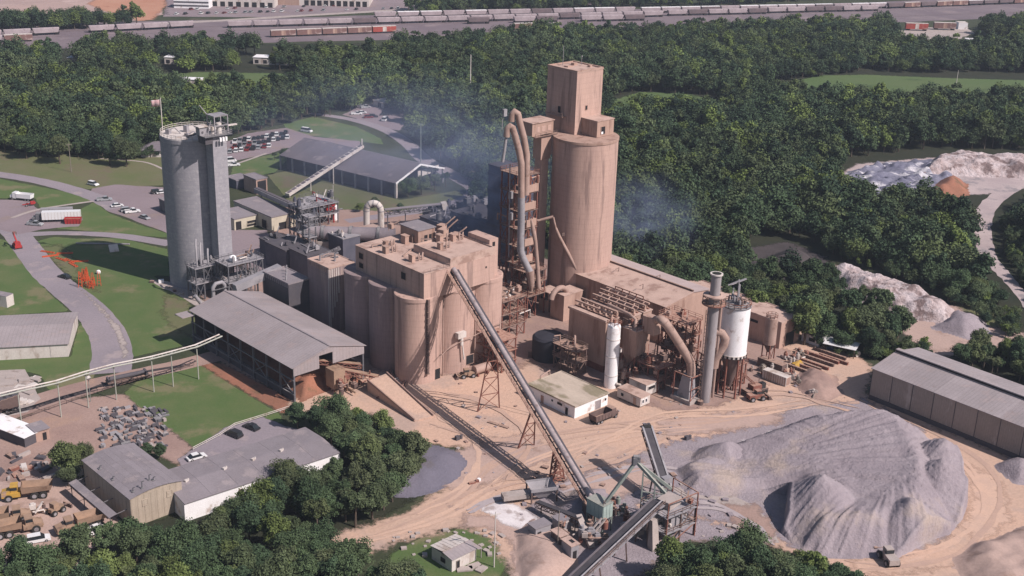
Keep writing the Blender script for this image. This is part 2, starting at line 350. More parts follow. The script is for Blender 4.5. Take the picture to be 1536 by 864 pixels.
M['skylight'] = mat('dull_skylight', (.13,.115,.12), (.10,.09,.10), .4, .6)
M['pipe2'] = mat('pale_sage_pipe', (.42,.42,.37), (.35,.35,.31), .4, .7)
# ================================================================== GROUND, ROADS, LAWNS (structure)
def poly_dist(px, py, poly):
    n = len(poly); d = np.full(px.shape, 1e9); inside = np.zeros(px.shape, bool)
    for i in range(n):
        ax, ay = poly[i]; bx, by = poly[(i+1) % n]; dx, dy = bx-ax, by-ay
        t = np.clip(((px-ax)*dx+(py-ay)*dy)/(dx*dx+dy*dy+1e-9), 0, 1)
        d = np.minimum(d, np.hypot(px-ax-t*dx, py-ay-t*dy))
        c = ((ay > py) != (by > py)) & (px < (bx-ax)*(py-ay)/((by-ay) if by != ay else 1e-9)+ax); inside ^= c
    return np.where(inside, d, -d)
def vnoise(x, y, s, seed=0, oct=4):
    r = np.random.default_rng(seed); out = np.zeros(x.shape); a = 1.0; tot = 0
    for o in range(oct):
        T = r.random((64, 64)); u = x/s*(2**o)+17.3*o; v = y/s*(2**o)+5.1*o
        iu = np.floor(u).astype(int); iv = np.floor(v).astype(int); fu = u-iu; fv = v-iv
        fu = fu*fu*(3-2*fu); fv = fv*fv*(3-2*fv)
        q = lambda i, j: T[i % 64, j % 64]
        out += a*(q(iu,iv)*(1-fu)*(1-fv)+q(iu+1,iv)*fu*(1-fv)+q(iu,iv+1)*(1-fu)*fv+q(iu+1,iv+1)*fu*fv); tot += a; a *= .5
    return out/tot-.5
def struct(o): o['kind'] = 'structure'; return o
def jitter_outline(pts, step=2.5, amp=.5, seed=0):
    out = []; n = len(pts)
    for i in range(n):
        a, b = pts[i], pts[(i+1) % n]; L = (b-a).length; k = max(1, min(60, int(L/step)))
        for j in range(k):
            p = a.lerp(b, j/k); 
            nx = mnoise.noise(Vector((p.x*.13+seed, p.y*.13, 1.7))) + .5*mnoise.noise(Vector((p.x*.5, p.y*.5+seed, 4.2)))
            ny = mnoise.noise(Vector((p.x*.13, p.y*.13+seed, 9.1))) + .5*mnoise.noise(Vector((p.x*.5+seed, p.y*.5, 6.6)))
            out.append(Vector((p.x+nx*amp*1.6, p.y+ny*amp*1.6, 0)))
    return out
ZL = [0.0]
def sheet(name, px, m, z, amp=.6, world=False, step=2.5, soft=None):
    pts = [Vector((p[0], p[1], 0)) for p in px] if world else [P(*p) for p in px]
    if soft is None: soft = {'lawn':.35,'field':1.5,'woodland_floor':1.5,'yard':1.0,'yard_dirt':1.6,'gravel_yard':2.0,'plant_floor':2.0,'plant_yard':1.0,'grey_road':1.4,'lime_patch':.9,'bare_ground':1.6,'gravel_verge':.6,'clay_verge':.8,'clearing':1.5,'haul_loop':1.6,'verge':1.5,'dirt_lot':1.5,'orange_cut':2.5,'concrete_yard':.4,'asphalt_pad':.4,'dust_patch':1.8}.get(name, 0)
    if soft:
        poly = [(p.x, p.y) for p in pts]; xs = [p[0] for p in poly]; ys = [p[1] for p in poly]; A_ = (max(xs)-min(xs))*(max(ys)-min(ys)); res = max(1.0, min(6, math.sqrt(A_/9000)))
        pad = soft*1.5+res; X, Y = np.meshgrid(np.arange(min(xs)-pad, max(xs)+pad, res), np.arange(min(ys)-pad, max(ys)+pad, res)); D = poly_dist(X, Y, poly)
        ok = D > -(soft*1.5+res); ny, nx = X.shape; idx = -np.ones(X.shape, int); cell = ok[:-1,:-1]&ok[1:,:-1]&ok[:-1,1:]&ok[1:,1:]
        use = np.zeros(X.shape, bool); use[:-1,:-1] |= cell; use[1:,:-1] |= cell; use[:-1,1:] |= cell; use[1:,1:] |= cell; idx[use] = np.arange(use.sum())
        js, is_ = np.nonzero(cell); F_ = np.stack([idx[js,is_], idx[js,is_+1], idx[js+1,is_+1], idx[js+1,is_]], 1)
        V_ = np.stack([X[use], Y[use], np.full(use.sum(), z)], 1); me = bpy.data.meshes.new(name); me.from_pydata(V_.tolist(), [], F_.tolist())
        at = me.attributes.new('edge', 'FLOAT', 'POINT'); at.data.foreach_set('value', D[use].astype(np.float32)); me.materials.append(softmat(m, soft)); me.update()
        o = bpy.data.objects.new(name, me); COL.objects.link(o); return struct(o)
    if amp: pts = jitter_outline(pts, step, amp, len(px))
    tris = tessellate_polygon([pts]); me = bpy.data.meshes.new(name)
    fs = []
    for t in tris:
        a, b, c = (pts[i] for i in t)
        if (b-a).cross(c-a).z < 0: t = (t[0], t[2], t[1])
        fs.append(tuple(t))
    me.from_pydata([(p.x, p.y, z) for p in pts], [], fs); me.materials.append(m); me.update()
    o = bpy.data.objects.new(name, me); COL.objects.link(o); return struct(o)
def smooth_line(pts, n=6):
    out = []; P_ = [pts[0]] + pts + [pts[-1]]
    for i in range(1, len(P_)-2):
        a, b, c, d = P_[i-1], P_[i], P_[i+1], P_[i+2]
        for k in range(n):
            t = k/n; out.append(.5*((2*b) + (c-a)*t + (2*a-5*b+4*c-d)*t*t + (3*b-a-3*c+d)*t**3))
    out.append(pts[-1]); return out
def strip(name, px, w, m, z, amp=.35):
    pts = smooth_line([P(p[0], p[1]) for p in px]); n = len(pts)
    ws = w if isinstance(w, (list, tuple)) else [w, w]; Lp = []; Rp = []
    for i, p in enumerate(pts):
        d = (pts[min(i+1, n-1)]-pts[max(i-1, 0)]); d.normalize(); s = Vector((-d.y, d.x, 0))
        f = i/(n-1)*(len(ws)-1); k = min(int(f), len(ws)-2); ww = ws[k]+(ws[k+1]-ws[k])*(f-k)
        j1 = amp*mnoise.noise(Vector((p.x*.3, p.y*.3, 1))); j2 = amp*mnoise.noise(Vector((p.x*.3, p.y*.3, 5)))
        Lp.append(p+s*(ww/2+j1)); Rp.append(p-s*(ww/2+j2))
    me = bpy.data.meshes.new(name)
    me.from_pydata([(p.x, p.y, z) for p in Rp+Lp], [], [(i, i+1, n+i+1, n+i) for i in range(n-1)]); me.materials.append(m); me.update()
    o = bpy.data.objects.new(name, me); COL.objects.link(o); return struct(o)

g = MB(); g.add([(-6000,-500,0),(6000,-500,0),(6000,12000,0),(-6000,12000,0)], [(0,1,2,3)])
struct(g.build('ground', M['ground']))
# woodland floor under the trees
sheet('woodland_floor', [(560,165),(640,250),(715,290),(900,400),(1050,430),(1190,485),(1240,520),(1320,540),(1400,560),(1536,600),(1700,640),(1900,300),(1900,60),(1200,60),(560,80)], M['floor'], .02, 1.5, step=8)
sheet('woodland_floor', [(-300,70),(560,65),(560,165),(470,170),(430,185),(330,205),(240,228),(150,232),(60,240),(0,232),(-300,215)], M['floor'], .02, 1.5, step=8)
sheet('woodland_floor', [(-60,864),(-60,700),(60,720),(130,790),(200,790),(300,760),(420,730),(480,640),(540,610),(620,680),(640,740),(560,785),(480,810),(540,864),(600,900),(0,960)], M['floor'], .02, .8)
# upper left lawns
sheet('lawn', [(-80,212),(60,232),(150,232),(245,225),(248,278),(175,281),(130,284),(60,268),(-80,250)], M['grass2'], .04)
sheet('lawn', [(-80,262),(0,268),(60,280),(112,290),(139,302),(60,313),(52,298),(0,298),(-80,298)], M['grass'], .05)
sheet('lawn', [(120,314),(142,302),(165,320),(210,337),(252,350),(254,357),(185,352),(120,346),(80,343),(120,336)], M['grass'], .05)
sheet('lawn', [(55,362),(80,355),(115,358),(180,357),(252,374),(256,415),(232,414),(283,452),(305,492),(335,506),(190,538),(187,515),(178,490),(150,460),(110,420),(75,388)], M['grass'], .05)
sheet('bare_ground', [(60,372),(90,365),(110,385),(120,410),(135,420),(150,440),(120,428),(96,408),(75,388)], M['grass2'], .06)
sheet('bare_ground', [(250,440),(283,452),(305,492),(325,503),(290,508),(262,495),(240,470)], M['grass2'], .06)
sheet('lawn', [(-80,352),(0,358),(15,363),(40,400),(75,440),(106,467),(0,474),(-80,480)], M['grass'], .05)
sheet('lawn', [(-80,540),(0,540),(106,535),(119,480),(136,497),(147,520),(151,545),(140,568),(80,598),(58,562),(22,555),(-80,575)], M['grass'], .05)
sheet('lawn', [(185,590),(205,572),(280,548),(302,547),(345,575),(420,620),(427,632),(292,674),(250,642),(208,612)], M['grass'], .05)
sheet('clay_verge', [(290,545),(340,545),(440,600),(430,625),(345,576),(302,548)], M['redsoil'], .055)
sheet('lawn', [(585,832),(630,806),(690,792),(735,796),(762,812),(768,835),(752,864),(740,900),(560,900)], M['grass'], .05)
sheet('lawn', [(425,186),(470,175),(535,190),(572,208),(576,217),(500,208),(430,199)], M['grass'], .05)
sheet('lawn', [(342,272),(350,246),(385,236),(425,228),(432,240),(410,262),(396,262),(372,275)], M['grass'], .05)
sheet('lawn', [(400,262),(440,255),(600,300),(690,285),(700,300),(640,318),(575,330),(470,330),(430,300)], M['grass2'], .05)
sheet('lawn', [(640,318),(700,296),(715,310),(690,322),(655,328),(600,330)], M['grass'], .055)
sheet('field', [(1180,124),(1230,113),(1300,112),(1420,117),(1600,122),(1600,142),(1480,141),(1400,140),(1290,142),(1215,140)], M['field'], .06, 1.5, step=6)
sheet('field', [(918,150),(960,138),(1030,140),(1075,150),(1070,165),(990,176),(930,182)], M['field'], .06, 1.5, step=6)
sheet('field', [(225,112),(300,108),(420,110),(455,120),(420,134),(300,128),(235,124)], M['field'], .06, 1.5, step=6)
# roads and lots on the left
strip('road', [(-90,250),(0,262),(60,272),(110,285),(150,299),(175,313)], [6.5,7.5], M['asphalt'], .075)
strip('road', [(-10,318),(22,348),(45,378),(72,412),(105,440),(135,465),(158,495),(168,525),(165,560)], [9,9,10,11], M['asphalt'], .07)
sheet('gravel_verge', [(112,425),(150,458),(180,490),(190,515),(192,538),(184,540),(178,510),(160,478),(128,444)], M['conc'], .072, .5)
strip('road', [(30,352),(100,350),(180,354),(256,366)], [5,4,5,6], M['asphalt'], .08)
sheet('lot', [(-60,296),(0,300),(14,300),(40,300),(55,310),(62,316),(118,316),(124,330),(118,340),(60,345),(30,352),(-60,330)], M['lot'], .085)
strip('footpath', [(18,327),(60,314),(140,302)], 1.6, M['conc'], .09, .1)
sheet('car_park', [(135,283),(175,277),(245,281),(300,300),(300,360),(254,352),(205,332),(165,318),(142,302)], M['lot'], .06)
sheet('concrete_yard', [(330,320),(345,345),(400,345),(430,380),(400,420),(345,420),(300,440),(255,420),(255,372),(300,360)], M['lot'], .062)
sheet('concrete_path', [(225,418),(262,425),(290,438),(305,450),(330,470),(312,470),(300,462),(284,452),(256,436),(230,425)], M['conc'], .065)
strip('haul_road', [(466,170),(530,180),(580,196),(612,216),(640,242),(690,268),(716,285),(700,300),(655,312),(575,324),(520,332)], [4.5,6,7,8,9,8,6,5], M['asphalt'], .075)
sheet('car_park', [(515,172),(540,158),(600,152),(612,180),(600,196),(575,192)], M['lot'], .07)
sheet('car_park', [(335,215),(370,200),(430,192),(470,205),(540,212),(540,222),(430,222),(400,232),(345,243)], M['lot'], .07)
strip('footpath', [(150,238),(215,243),(245,254)], 1.2, M['conc'], .07, .1)
strip('footpath', [(342,250),(372,240),(400,230)], 1.4, M['conc'], .075, .1)
strip('dirt_track', [(-80,640),(0,622),(100,590),(190,566),(270,548),(340,530)], [9,9,7,7], M['dirt2'], .078)
sheet('concrete_pad', [(-60,570),(0,556),(40,554),(62,598),(40,618),(-60,640)], M['conc'], .082)
sheet('yard', [(-90,660),(0,640),(100,600),(185,590),(210,612),(252,642),(290,672),(270,700),(195,665),(130,690),(110,720),(60,740),(-90,760)], M['dirt2'], .08)
sheet('yard', [(-90,730),(60,715),(120,715),(190,790),(130,830),(100,900),(-90,960)], M['road'], .086)
strip('rail_track', [(-60,642),(0,625),(60,607),(130,586),(200,562),(285,547)], 1.4, M['darkmound'], .10, .05)
sheet('asphalt_pad', [(265,690),(340,640),(395,625),(430,640),(480,650),(440,700),(300,740)], M['asphalt'], .088)
# plant yard
sheet('plant_yard', [(300,440),(345,420),(400,420),(430,380),(400,345),(430,310),(600,318),(720,330),(840,400),(900,430),(1000,470),(900,520),(800,560),(560,600),(440,600),(330,545),(310,470)], M['dirt2'], .06)
sheet('yard_dirt', [(430,600),(545,560),(560,555),(640,565),(790,548),(850,480),(900,450),(1050,450),(1120,460),(1190,490),(1235,515),(1290,535),(1312,552),(1300,592),(1536,694),(1640,740),(1640,950),(1270,950),(1190,832),(1140,812),(1040,812),(960,864),(900,920),(790,920),(745,820),(700,790),(600,815),(530,840),(476,806),(560,785),(620,762),(640,745),(690,720),(706,690),(690,672),(640,668),(600,652),(560,620),(500,640),(440,620)], M['dirt'], .09, .8)
sheet('plant_floor', [(690,520),(760,480),(850,440),(900,430),(1050,450),(1130,480),(1190,530),(1150,575),(1080,610),(1000,620),(900,575),(790,545),(770,560)], M['dirt2'], .11)
sheet('gravel_yard', [(930,690),(1000,665),(1080,650),(1200,610),(1300,598),(1380,640),(1440,720),(1450,790),(1380,850),(1300,830),(1200,825),(1100,790),(1010,770),(960,760),(900,740),(860,720)], M['gravel'], .115, 1.5)
sheet('gravel_yard', [(790,760),(840,720),(930,690),(960,760),(1010,770),(1100,790),(1150,815),(1040,812),(960,864),(850,880),(770,840)], M['gravel'], .118, 1.2)
sheet('grey_road', [(640,745),(700,770),(760,775),(800,800),(850,864),(850,920),(745,920),(770,850),(768,820),(740,796),(690,790),(700,765)], M['road'], .12, .8)
sheet('lime_patch', [(722,764),(745,752),(780,760),(812,782),(838,790),(800,800),(760,790)], M['limewhite'], .13, .9, step=1.2)
sheet('lime_patch', [(1112,662),(1140,657),(1170,642),(1186,644),(1180,655),(1150,668),(1118,672)], M['limewhite'], .30, .5, step=1.2)
strip('haul_track', [(1005,738),(1060,742),(1110,760),(1140,788),(1155,815)], [4,5,5,4], M['conc'], .135)
sheet('haul_loop', [(1400,640),(1470,665),(1536,700),(1600,740),(1600,830),(1440,850),(1340,864),(1280,864),(1270,838),(1340,838),(1410,812),(1445,770),(1440,710)], M['dirt'], .14, 1.0)
# tyre tracks worn into the yard
TR = [([(560,800),(640,770),(700,735),(740,700),(820,660),(950,640),(1080,630),(1180,610),(1290,604)],'trackd'),([(540,815),(650,782),(720,745),(800,690),(930,655),(1060,640)],'track'),([(620,770),(690,735),(720,690),(700,650),(660,620),(700,600),(800,620)],'track'),([(650,640),(740,660),(830,650),(930,640),(1000,650)],'trackd'),([(1290,596),(1400,650),(1480,700),(1500,760),(1440,830),(1340,850),(1270,846)],'trackd'),([(1300,606),(1400,664),(1462,712),(1470,770),(1420,820),(1330,846)],'track'),([(1220,600),(1120,618),(1000,622),(930,650),(860,690)],'track'),([(1000,655),(940,680),(880,700),(800,716),(740,730),(690,756)],'trackd'),([(700,770),(760,745),(830,735),(900,715),(1000,690)],'trackg'),([(1010,755),(1080,765),(1130,790),(1160,815)],'trackg'),([(870,720),(960,700),(1040,712),(1100,722),(1180,700),(1290,650)],'trackg'),([(1120,590),(1180,590),(1240,606),(1300,620)],'trackd'),([(640,590),(720,600),(780,640),(790,680),(740,730)],'trackd')]
ztr = .145
for px, m_ in TR:
    for k in (-1, 1):
        ztr += .004
        o = strip('tyre_track', [(x+k*2+random.uniform(-4,4), y+k*3.5+random.uniform(-4,4)) for x, y in px], [.3,1.3,.7,1.0,.3], M[m_], ztr, .7)
for (px, m_) in (([(640,700),(720,660),(800,650),(840,680),(760,720),(680,740)],'road'),([(980,630),(1080,620),(1160,615),(1180,635),(1080,650),(1000,655)],'road'),([(840,735),(900,700),(960,690),(990,720),(940,745),(880,760)],'road'),([(1080,752),(1140,760),(1170,800),(1150,815),(1100,790)],'dirt2'),([(1440,690),(1500,720),(1520,780),(1470,820),(1440,790),(1460,740)],'track')): sheet('dust_patch', px, M[m_], .142)
# behind: clearings, roads and spoil in the woods on the right
sheet('clearing', [(1255,264),(1285,246),(1400,236),(1536,242),(1640,252),(1640,276),(1530,284),(1480,292),(1400,294),(1300,290)], M['spoil2'], .08, 2, step=5)
strip('haul_road', [(1640,262),(1560,266),(1515,284),(1484,308),(1473,335),(1475,362),(1484,388),(1505,410),(1530,440),(1560,480)], [6,6,7,7,7,6,5,4,4], M['spoil2'], .09, .8)
sheet('clearing', [(1225,398),(1270,398),(1340,425),(1440,462),(1480,488),(1540,500),(1540,520),(1440,524),(1440,535),(1380,535),(1370,515),(1330,475),(1270,440)], M['road'], .08, 1.5, step=4)
sheet('clearing', [(1120,372),(1180,362),(1240,385),(1245,410),(1180,415),(1130,405)], M['darkmound'], .08, 1.5, step=4)
sheet('verge', [(1440,300),(1455,420),(1510,480),(1540,520),(1480,500),(1440,470),(1400,420),(1420,330)], M['grass2'], .05, 1.5, step=5)
# far: rail yard, quarry lot, commercial lots
sheet('rail_yard', [(-300,44),(0,36),(330,30),(768,17),(1152,10),(1536,-6),(1900,-20),(1900,16),(1536,26),(1300,36),(1152,34),(980,42),(768,50),(590,60),(300,66),(0,76),(-300,84)], M['ballast'], .08, 1.5, step=12)
sheet('dirt_lot', [(-300,-30),(240,-30),(245,22),(200,32),(110,26),(0,22),(-300,30)], M['pinkdirt'], .07, 2, step=10)
sheet('orange_cut', [(130,6),(160,-10),(245,-14),(250,8),(230,30),(205,32),(190,22),(160,18)], M['orangedirt'], .09, 2, step=6)
sheet('commercial_car_park', [(245,25),(250,-6),(640,-20),(700,-10),(690,2),(620,16),(400,26)], M['lot'], .07, 1, step=10)
sheet('commercial_car_park', [(820,6),(900,-8),(930,-20),(1536,-60),(1536,-30),(1000,0),(900,8)], M['lot'], .07, 1, step=10)
strip('road', [(228,36),(330,31),(480,22),(620,14)], 8, M['conc'], .085)
sheet('far_clearing', [(1340,45),(1450,38),(1460,50),(1420,66),(1350,66)], M['conc'], .10, 1.5, step=5)

# ================================================================== HEAPS (height fields over a base outline)
def heap(name, px, m, cap, slope=.72, res=1.0, rough=.5, rs=6.0, extra=None, seed=1, base=.1, k=1.0, warp=.5):
    poly = [(P(*p).x, P(*p).y) for p in px]; xs = [p[0] for p in poly]; ys = [p[1] for p in poly]
    gx = np.arange(min(xs)-res, max(xs)+2*res, res); gy = np.arange(min(ys)-res, max(ys)+2*res, res)
    X, Y = np.meshgrid(gx, gy); D = poly_dist(X, Y, poly) + vnoise(X, Y, rs*1.5, seed+5)*rs*warp
    C = cap(X, Y) if callable(cap) else np.full(X.shape, float(cap))
    S = D*slope
    Z = -np.log(np.exp(-np.clip(S, -9, 30)/k)+np.exp(-np.clip(C, -9, 30)/k))*k
    f = np.clip(D/3, 0, 1); Z = Z + vnoise(X, Y, rs, seed)*rough*2*f
    if extra is not None: Z = Z + extra(X, Y, D, Z)
    Z = np.where(D > -res*1.5, np.maximum(Z, 0)*np.clip((D+res)/res, 0, 1), -.3)
    ny, nx = X.shape; V = np.stack([X.ravel(), Y.ravel(), (Z+base).ravel()], 1)
    ok = (D > -res*1.6); fs = []
    for j in range(ny-1):
        for i in range(nx-1):
            if ok[j,i] or ok[j+1,i] or ok[j,i+1] or ok[j+1,i+1]:
                a = j*nx+i; fs.append((a, a+1, a+nx+1, a+nx))
    cx, cy = float(np.mean(xs)), float(np.mean(ys)); V = V - np.array([cx, cy, 0])
    me = bpy.data.meshes.new(name); me.from_pydata(V.tolist(), [], fs)
    me.polygons.foreach_set('use_smooth', [True]*len(fs)); me.materials.append(m); me.update()
    used = set(i for f_ in fs for i in f_)
    bm = bmesh.new(); bm.from_mesh(me); bmesh.ops.delete(bm, geom=[v for v in bm.verts if not v.link_faces], context='VERTS'); bm.to_mesh(me); bm.free()
    o = bpy.data.objects.new(name, me); COL.objects.link(o); o.location = (cx, cy, 0); return o
fan = P(1105, 708)
CONES = [(P(1226,772), 9.8), (P(1364,800), 8.6), (P(1404,742), 9.0), (P(1408,712), 9.6)]
def big_cap(X, Y):
    d = np.hypot(X-fan.x, Y-fan.y); q = P(1290,652); return np.clip(1.2+d*.125, 0, 8.6) + np.clip(4.5-.11*np.hypot(X-q.x, Y-q.y), 0, 5)
def big_extra(X, Y, D, Z):
    a = np.arctan2(Y-fan.y, X-fan.x); d = np.hypot(X-fan.x, Y-fan.y); Z2 = Z.copy()
    for (c, h) in CONES:
        r_ = np.hypot(X-c.x, Y-c.y); th = np.arctan2(Y-c.y, X-c.x)
        Z2 = np.maximum(Z2, h-.70*r_+.5*(np.abs(vnoise(th*9+c.x, r_*.04, 1.0, 31, 3)))*np.clip(r_/3,0,1))
    top = np.clip((D-11)/3, 0, 1)
    gul = -(np.abs(vnoise(a*34, d*.03, 1.0, 4, 3)))*2.0*top*np.clip(d/18, 0, 1)
    th = np.arctan2(Y-(fan.y-6), X-(fan.x+34)); face = (1-top)*np.clip(D/2, 0, 1)
    Z2 = Z2 - np.clip(1.3-np.abs(D-1.5)*.35, 0, 1)*.55*np.clip(D, 0, 1)
    return (Z2-Z) + gul + face*(np.abs(vnoise(th*34, D*.05, 1.0, 12, 4))*2.0) + vnoise(X,Y,1.6,77,2)*.25
pile = heap('gravel_stockpile', [(1010,705),(1040,690),(1075,676),(1180,640),(1235,630),(1300,628),(1350,640),(1405,662),(1425,700),(1445,745),(1440,780),(1420,800),(1390,812),(1340,836),(1280,838),(1225,836),(1200,826),(1176,800),(1184,765),(1185,742),(1150,738),(1090,745),(1030,742)], M['gravel'], big_cap, res=.38, rough=.15, rs=7, extra=big_extra, seed=3, k=.25, warp=.28)
tag(pile, 'large fan shaped grey gravel stockpile with grooved top beside the long warehouse', 'stockpile')
p2 = heap('gravel_stockpile', [(1034,690),(1045,672),(1085,668),(1130,676),(1135,700),(1100,712),(1060,706)], M['gravel'], 6.5, res=.5, rough=.4, rs=4, seed=9)
tag(p2, 'small steep grey gravel heap at the left end of the large fan shaped stockpile', 'stockpile')
p3 = heap('gravel_stockpile', [(560,700),(600,672),(640,668),(690,680),(704,695),(690,716),(650,738),(600,745),(550,740)], M['darkgravel'], 3.0, res=.6, rough=.3, rs=5, seed=11)
tag(p3, 'blue grey gravel heap at the edge of the wood beside the dirt road', 'stockpile')
p4 = heap('gravel_stockpile', [(770,800),(800,780),(850,800),(870,850),(840,880),(780,880)], M['road'], 2.0, res=.6, rough=.4, rs=4, seed=13)
tag(p4, 'low brown fines heap under the inclined belt conveyor at the bottom of the photo', 'stockpile')
p5 = heap('gravel_stockpile', [(830,765),(860,735),(905,735),(925,765),(880,785),(840,785)], M['gravel'], 3.2, res=.6, rough=.4, rs=4, seed=14)
tag(p5, 'grey gravel heap under the foot of the long tube conveyor', 'stockpile')
p6 = heap('spoil_heap', [(1262,275),(1275,258),(1330,245),(1400,240),(1430,262),(1400,285),(1340,292),(1290,290)], M['bluespoil'], 1.4, res=.9, rough=2.8, rs=4, k=.5, seed=15)
tag(p6, 'blue grey and white lumpy spoil heap in the clearing in the woods', 'spoil heap')
p7 = heap('spoil_heap', [(1375,262),(1395,240),(1430,236),(1500,240),(1536,245),(1600,250),(1640,262),(1560,272),(1500,266),(1440,264)], M['spoil'], 4.6, slope=.9, res=.8, rough=2.0, rs=6, k=.4, seed=16)
tag(p7, 'pale pink spoil bank along the far side of the woodland clearing', 'spoil heap')
p8 = heap('clay_heap', [(1390,290),(1405,272),(1430,268),(1448,276),(1450,292),(1415,298)], M['redsoil'], 4.5, res=1.0, rough=.9, rs=5, seed=17)
tag(p8, 'red clay heap at the near edge of the woodland clearing', 'clay heap')
p9 = heap('fines_heap', [(1130,408),(1150,385),(1190,380),(1225,392),(1242,408),(1210,420),(1160,418)], M['darkmound'], 7, res=1.0, rough=1.0, rs=7, seed=18)
tag(p9, 'dark brown mound in the trees behind the long tan building', 'mound')
p10 = heap('spoil_heap', [(1238,412),(1255,404),(1300,415),(1360,435),(1420,460),(1440,475),(1420,486),(1360,478),(1310,460),(1262,436)], M['spoil'], 4.2, slope=.9, res=.55, rough=1.7, rs=5, k=.4, seed=19)
tag(p10, 'craggy white and pink spoil ridge between the trees right of centre', 'spoil heap')
p11 = heap('spoil_heap', [(1400,492),(1430,470),(1470,478),(1485,500),(1450,510)], M['gravel'], 4, slope=.8, res=.8, rough=1.6, rs=5, seed=20)
tag(p11, 'grey brown lumpy spoil heap at the right end of the white spoil ridge', 'spoil heap')
p12 = heap('spoil_heap', [(1425,838),(1470,815),(1536,790),(1620,790),(1620,900),(1480,900),(1440,862)], M['road'], 2.5, slope=.8, res=.8, rough=1.2, rs=5, seed=21)
tag(p12, 'rubble bank at the bottom right corner below the dirt loop', 'spoil heap')
p13 = heap('spoil_heap', [(1490,700),(1515,688),(1560,700),(1560,730),(1520,728)], M['gravel'], 3.5, slope=.8, res=.7, rough=.8, rs=4, seed=22)
tag(p13, 'grey gravel heap against the near wall of the long warehouse', 'stockpile')
p14 = heap('soil_heap', [(1190,575),(1210,552),(1250,565),(1262,590),(1240,603),(1212,596)], M['dirt2'], 2.0, slope=.8, res=.5, rough=.7, rs=3, seed=23)
tag(p14, 'brown soil bank beside the ramp left of the long warehouse', 'soil heap')
# ================================================================== TREES
def crown_mesh(name, seed, rx, rz, cz, nl, nleaf, ls, lob=.42, m='leaf', columnar=False):
    r = np.random.default_rng(seed); C = []; Rr = []
    for i in range(nl):
        v = r.normal(size=3); v /= np.linalg.norm(v); v[2] = v[2]*.9+.12; k = r.random()**.4*.72
        C.append((v[0]*rx*k, v[1]*rx*k, cz+v[2]*rz*k)); Rr.append(rx*lob*(.45+.9*r.random()))
    C = np.array(C); Rr = np.array(Rr); V = []; Fc = []
    w = Rr**2; w = w/w.sum()
    li = r.choice(nl, nleaf*2, p=w); d = r.normal(size=(nleaf*2, 3)); d /= np.linalg.norm(d, axis=1)[:, None]
    d[:, 2] = np.where(d[:, 2] < -.35, -d[:, 2], d[:, 2])
    sq = .6+.55*r.random((nl, 3)); pts = C[li] + d*(Rr[li]*(.72+.62*r.random(nleaf*2)**1.6))[:, None]*sq[li]*1.15
    dist = np.linalg.norm(pts[:, None, :]-C[None], axis=2)/Rr[None]; keep = (dist.min(axis=1) > .55)
    pts = pts[keep][:nleaf]; d = d[keep][:nleaf]
    nrm = d*.55 + r.normal(size=d.shape)*.6 + np.array([0, 0, .45]); nrm /= np.linalg.norm(nrm, axis=1)[:, None]
    a = np.cross(nrm, r.normal(size=nrm.shape)); a /= np.linalg.norm(a, axis=1)[:, None]; b = np.cross(nrm, a)
    s = ls*(.55+.9*r.random(len(pts)))[:, None]
    q = np.stack([pts-a*s*.9-b*s*.35, pts+a*s*.1-b*s*.7, pts+a*s*.9+b*s*.3, pts-a*s*.15+b*s*.75], 1).reshape(-1, 3)
    V = q.tolist(); n = len(pts); Fc = [(4*i, 4*i+1, 4*i+2, 4*i+3) for i in range(n)]
    # inner masses of twigs and shaded leaves: small uneven bodies that stop the sky showing everywhere
    ico = bpy.data.meshes.new('t'); bm = bmesh.new(); bmesh.ops.create_icosphere(bm, subdivisions=1, radius=1); bv = [v.co.copy() for v in bm.verts]; bf = [tuple(v.index for v in f.verts) for f in bm.faces]; bm.free(); bpy.data.meshes.remove(ico)
    for c, rr in zip(C, Rr):
        o = len(V); 
        for v in bv:
            k = rr*.62*(.6+.6*r.random()); V.append([c[0]+v.x*k, c[1]+v.y*k, c[2]+v.z*k*.85])
        Fc += [tuple(i+o for i in f) for f in bf]
    me = bpy.data.meshes.new(name); me.from_pydata(V, [], Fc); me.materials.append(M[m]); me.update(); return me
def trunk_mesh(seed, h, r0=.28, spread=2.2):
    r = random.Random(seed); b = MB(); b.tube([(0,0,-.1), (.1,0,h*.3), (.15,.1,h*.62)], [r0, r0*.75, r0*.5], 7)
    for i in range(5):
        a = i*1.26+r.random(); z = h*(.3+.25*r.random())
        b.tube([(.1,0,z), (math.cos(a)*spread*.5, math.sin(a)*spread*.5, z+h*.14), (math.cos(a)*spread, math.sin(a)*spread, z+h*.26)], [r0*.4, r0*.28, r0*.12], 5)
    me = b.mesh('trunk'); me.materials.append(M['bark']); return me
def inpoly(x, y, poly):
    c = False; n = len(poly)
    for i in range(n):
        ax, ay = poly[i]; bx, by = poly[(i+1) % n]
        if (ay > y) != (by > y) and x < (bx-ax)*(y-ay)/(by-ay)+ax: c = not c
    return c
FAR = [crown_mesh('far_crown', 100+i, [3.4,4.4,3.8,5.4,2.8,4.4][i], [4.2,4.2,5.4,4.2,5.2,3.4][i], [4.7,4.8,6.1,5.0,5.7,3.8][i], [14,18,17,24,13,18][i], 1500, .33, .36) for i in range(6)]
NEAR = [crown_mesh('crown', 200+i, [3.3,4.1,3.7,4.8,2.7][i], [3.6,3.8,4.8,3.8,4.4][i], [4.6,4.8,5.8,4.8,5.4][i], [22,30,26,36,20][i], 7000, .19, .30, 'leafnear') for i in range(5)]
TR_F = [trunk_mesh(300+i, 8.5) for i in range(3)]
